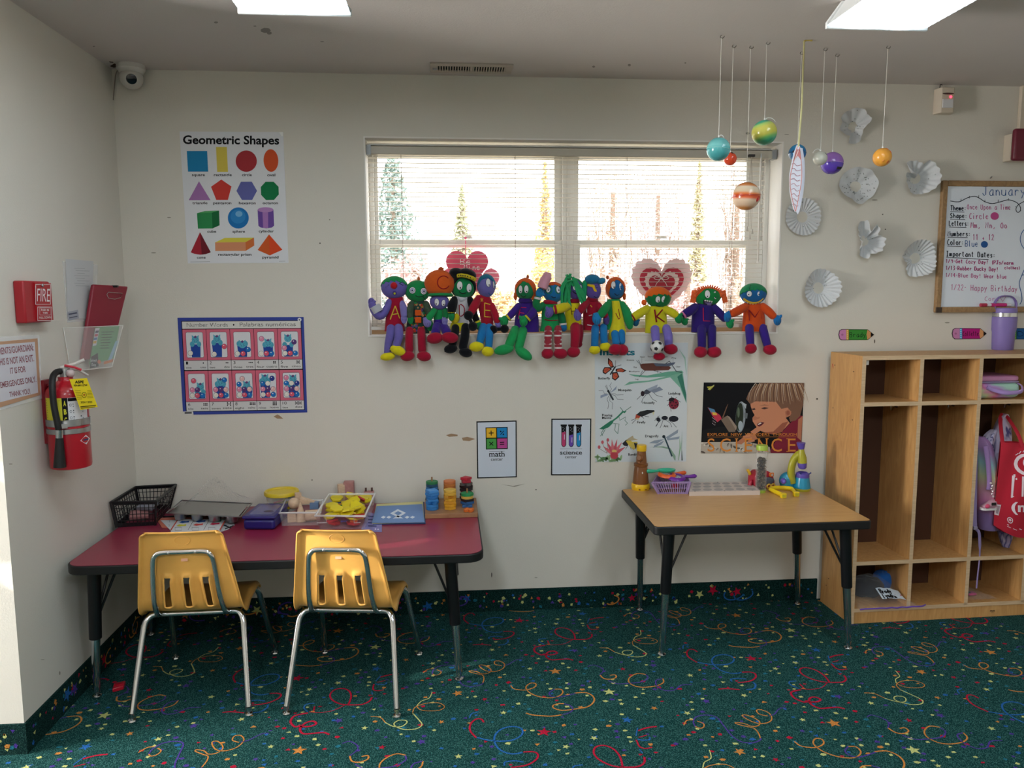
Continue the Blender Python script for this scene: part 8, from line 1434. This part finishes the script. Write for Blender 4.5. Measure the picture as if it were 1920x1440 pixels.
# L
d = Doll('green-faced doll with frizzy orange yarn hair in a purple top lettered L', 1319, .012); d.head(1327.4, 556.5, 25, 18.5, '#14803f', 4).eye(1326.5, 551.5, 5, 7.6, -.1, .6).eye(1341, 553.5, 4.2, 7.4, -.1, .6); d.hpoly([(1318.5, 561.5), (1328, 563.5), (1340.5, 566), (1337, 572), (1330, 575.5), (1322, 574.5), (1319, 570)], '#2c1c3c').hpoly([(1321, 567), (1330, 567.5), (1336, 568.5), (1333, 573), (1325, 574)], '#8a78b4', 'tongue', .0016)
for x, y in ((1322.5, 563.6), (1326.5, 564.3), (1330.5, 565), (1334.5, 565.8)): d.hblob(x, y, 1.8, 1.9, '#d8d4d4', 'tooth', .0022, .0016)
m = MB(); rd = random.Random(8); OY = cloth('#ef6c38'); cx, cy, rx, ry, Yh, dd, roll = d.h
for i in range(19):
    a = rad(188 + 164*i/18); x, y = cx + rx*.97*cos(a), cy + ry*.97*sin(a); k2 = rd.uniform(1.14, 1.26); m.tube([wy(x*.94 + cx*.06, y*.94 + cy*.06 + 1, Yh-.02), wy(cx + rx*1.05*cos(a), cy + ry*1.05*sin(a), Yh-.022), wy(cx + rx*k2*cos(a) + rd.uniform(-1, 1), cy + ry*k2*sin(a), Yh-.016 + rd.uniform(-.01, .01))], [(2.2*PX, 1.2*PX), (2.6*PX, 1.2*PX), (1.9*PX, .8*PX)], OY, 6)
part('yarn_hair', m, d.hp); d.hair('#e0602c', .14, .7, .03, 11, 1.05, 'hair_cap', .12)
for x, y, an in ((1300.5, 556, 8), (1357.5, 556, -14)):
    m = MB(); c = wy(x, y, Yh-.004); q = MX.Rotation(rad(an), 3, 'Y'); m.box(c, (10.5*PX, .006, 24*PX), OY, q); part('hair_flap', m, d.hp, bevel=.002)
d.body([(1321, 569, 15), (1320, 576, 20), (1318, 593, 22), (1317.6, 622.5, 22.3)], '#2d1b6c', 'top'); d.letter([[(1318.5, 577), (1319, 601.5), (1331.5, 602)]], '#c01c4c', .9)
a = d.limb('arm', [(1303, 576, .0), (1294, 583, -.014), (1285, 588, -.02)], [8, 9, 8], '#2d1b6c'); d.cuff(a, 1281.5, 590.5, 7.6, '#c46c98', -.02, (-.8, .6)); d.hand(a, 1283.5, 602, 8, '#168048', -.014, (.7, -.5), (.4, 1)); a = d.limb('arm', [(1339, 577, .0), (1349, 587, -.01), (1358, 597, -.014)], [7.5, 8, 7], '#2d1b6c'); d.hand(a, 1368.5, 606.5, 9.2, '#1c9054', -.016, (.6, -.7), (.3, 1))
for p, sx, rx_ in (([(1315.5, 616, Z0), (1315.8, 632, Z1), (1316, 648, Z1)], 1313.5, 12.6), ([(1334.6, 616, Z0), (1334.6, 632, Z1), (1334.8, 650, Z1)], 1339, 13.8)): l = d.limb('leg', p, [8.6, 8.2, 8], '#2d1b6c'); d.shoe(l, sx, 660, rx_, 11, RED_, -.054, 3)
# M
d = Doll('blue-faced grinning doll with green hair in an orange shirt lettered M, rightmost on the sill', 1413, .012); d.head(1412.4, 551.5, 25.5, 20, '#1b5e98').hair('#1d7e50', .385, .6, .05, 16).eye(1405, 551, 4.7, 5.2, -.3, .2, 1.3).eye(1423.5, 551, 4.5, 5, -.3, .2, 1.3)
d.hline([(1405.5, 542.5), (1407.5, 534), (1413, 541), (1418, 534), (1422, 542)], .7, None, 'hair_zigzag', 0).hline([(1394, 560), (1402, 565.5), (1412, 568), (1422, 566), (1430.5, 559)], 2.2, '#cca42c', 'grin')
for x, y in ((1397.5, 564.8), (1402, 567.2), (1407, 569), (1412, 569.7), (1417, 569.2), (1422, 567.3), (1426.5, 564.6)): d.hblob(x, y, 1.9, 1.5, '#dcdcd8', 'tooth', .0035, .003)
d.body([(1412.4, 568.5, 14), (1412.6, 575, 18.5), (1413, 593, 21), (1413.3, 621, 23)], '#c94a1a', 'shirt'); d.letter([[(1405.5, 601), (1404, 580.5), (1415.5, 595), (1425, 579.5), (1427.5, 598)]], '#84101a', 1.0)
a = d.limb('arm', [(1397, 575, .0), (1385, 582, -.014), (1373, 588, -.022)], [7.5, 8.4, 7.6], '#c94a1a'); d.hand(a, 1364, 594, 9.4, '#1f6cac', -.028, (.1, -1), (-.1, 1)); a = d.limb('arm', [(1430, 575, .0), (1440, 583, -.014), (1449, 592, -.022)], [7.5, 8, 7.2], '#c94a1a'); d.hand(a, 1457.5, 600.5, 9.4, '#1f6cac', -.028, (.6, -.9), (.1, 1))
for p, sx, sy, rx_ in (([(1405, 615, Z0), (1406, 630, Z1), (1407, 645, Z1)], 1408, 653.5, 11.2), ([(1430, 615, Z0), (1434, 630, Z1), (1438.5, 646, Z1)], 1443.5, 655.5, 13.2)): l = d.limb('leg', p, [8.2, 8, 7.4], '#34207c'); d.shoe(l, sx, sy, rx_, 10.2, RED_, -.054, 6 if sx > 1420 else -3)
# ================================================================ LAMPS, SKY, CAMERA
LENS = bpy.data.materials.new('lamp_lens'); LENS.use_nodes = True
def lens_mat(xc):
    m = bpy.data.materials.new('lamp_lens'); m.use_nodes = True; nt = m.node_tree; b = nt.nodes['Principled BSDF']
    tc = nt.nodes.new('ShaderNodeTexCoord'); sx = nt.nodes.new('ShaderNodeSeparateXYZ'); nt.links.new(tc.outputs['Object'], sx.inputs[0])
    # emission ramp paints two bright bands in place of tubes behind the lens
    r = nt.nodes.new('ShaderNodeValToRGB'); mr = nt.nodes.new('ShaderNodeMapRange'); mr.inputs[1].default_value = -.17; mr.inputs[2].default_value = .17
    nt.links.new(sx.outputs[0], mr.inputs[0]); nt.links.new(mr.outputs[0], r.inputs[0])
    el = r.color_ramp.elements; el[0].position = 0; el[0].color = (.1, .1, .1, 1); el[1].position = 1; el[1].color = (.1, .1, .1, 1)
    for p, v in ((.16, .12), (.3, 1), (.44, .2), (.56, .2), (.7, 1), (.84, .12)): q = el.new(p); q.color = (v, v, v, 1)
    mu = nt.nodes.new('ShaderNodeMath'); mu.operation = 'MULTIPLY'; mu.inputs[1].default_value = LENS_E
    nt.links.new(r.outputs[0], mu.inputs[0]); nt.links.new(mu.outputs[0], b.inputs['Emission Strength'])
    b.inputs['Emission Color'].default_value = (.80, .92, 1, 1); b.inputs['Base Color'].default_value = (.5, .6, .62, 1); b.inputs['Roughness'].default_value = .3
    return m
LH = M('#e9edee', .4)
def ceiling_lamp(x0, x1, y1, L, label):
    xc, yc = (x0+x1)/2, y1-L/2; z0, z1 = HC-.09, HC
    t = thing('ceiling_light', label, 'ceiling light', (xc, yc, z0), group='fluorescent ceiling lights')
    m = MB(); w = (x1-x0)/2
    for s in (-1, 1):
        m.add([(xc+s*(w-.005), y1-.012, z0+.012), (xc+s*(w-.06), y1-.012, z1), (xc+s*(w-.06), y1-L+.012, z1), (xc+s*(w-.005), y1-L+.012, z0+.012)], [(0, 1, 2, 3)], LH, True)
    m.bx((xc-w+.06, y1-L+.01, z1-.01), (xc+w-.06, y1-.01, z1-.001), LH); part('housing', m, t)
    for ye in (y1, y1-L+.012):
        m = MB(); P = [(xc-w, z0), (xc+w, z0), (xc+w, z0+.02), (xc+w-.05, z1-.001), (xc-w+.05, z1-.001), (xc-w, z0+.02)]
        m.prism([(a, ye, b) for a, b in P], (0, -.012, 0), LH); part('end_cap', m, t, bevel=.003)
    m = MB(); n = 90
    m.grid(lambda u, v: V((xc - w + .006 + (2*w-.012)*v, y1-.012-(L-.024)*u, z0 + .010 - .008*sin(pi*v)**.5 - (.0012 if int(u*n+.5) % 2 else 0))), n, 14, lens_mat(xc)); o = part('lens', m, t, recalc=False)
    return t
ceiling_lamp(-.632, -.285, -.958, 1.22, 'lit fluorescent ceiling light at upper left, above the shapes poster wall')
ceiling_lamp(1.252, 1.602, -.957, 1.22, 'lit fluorescent ceiling light at upper right, above the hanging planets')
def area(name, loc, rot, sx, sy, e, col=(1, 1, 1)):
    l = bpy.data.lights.new(name, 'AREA'); l.shape = 'RECTANGLE'; l.size = sx; l.size_y = sy; l.energy = e; l.color = col
    o = bpy.data.objects.new(name, l); COL.objects.link(o); o.location = loc; o.rotation_euler = rot; return o
# unseen fill lamps added under the ceiling for the room's ambient light
for x, y in ((-.46, -3.9), (1.43, -3.9)): area('added_fill_lamp', (x, y, HC-.1), (0, 0, 0), .33, 1.2, FILL_E, (.88, .95, 1))
o = area('front_window_daylight', ((HX0+HX1)/2, .22, (HZ0+HZ1)/2), (rad(-90), 0, 0), 1.9, .88, 1); o.data.cycles.is_portal = True
area('left_window_daylight', (-4.24, -1.775, 1.45), (rad(90), 0, rad(-90)), 1.13, 1.28, WIN_E, (1, .96, .92))
def beam(tgt, ang, e, blend=.15):
    l = bpy.data.lights.new('low_sun_beam', 'SPOT'); l.energy = e; l.spot_size = rad(ang); l.spot_blend = blend; l.shadow_soft_size = .01; l.color = (1, .92, .8)
    o = bpy.data.objects.new('low_sun_beam', l); COL.objects.link(o); src = V((-4.75, -2.16, 2.05)); o.location = src; o.rotation_euler = (V(tgt)-src).to_track_quat('-Z', 'Y').to_euler()
beam((-.452, -.86, .60), 1.5, SUN_E); beam((-.20, -.62, ZR), 1.0, SUN_E); beam((.0, -.57, 0), 1.5, SUN_E); beam((-.42, -.60, 0), .9, SUN_E*.3)
w = bpy.data.worlds.new('sky'); SC.world = w; w.use_nodes = True
bg = w.node_tree.nodes['Background']; bg.inputs['Color'].default_value = (.93, .97, 1, 1); bg.inputs['Strength'].default_value = SKY
cd = bpy.data.cameras.new('camera'); co = bpy.data.objects.new('camera', cd); COL.objects.link(co)
cd.sensor_fit = 'HORIZONTAL'; cd.sensor_width = 36; cd.lens = 36*FPX/1920; cd.clip_start = .02; cd.clip_end = 200
B = -FW
co.matrix_world = MX(((RT.x, UP.x, B.x, CAM.x), (RT.y, UP.y, B.y, CAM.y), (RT.z, UP.z, B.z, CAM.z), (0, 0, 0, 1)))
SC.camera = co
SC.view_settings.view_transform = 'Standard'; SC.view_settings.look = 'None'; SC.view_settings.exposure = EXPO; SC.view_settings.gamma = 1
SC.view_settings.use_curve_mapping = False
cy = SC.cycles; cy.use_denoising = True; cy.max_bounces = 8; cy.diffuse_bounces = 4; cy.transparent_max_bounces = 24; cy.caustics_reflective = False; cy.caustics_refractive = False; cy.sample_clamp_indirect = 6
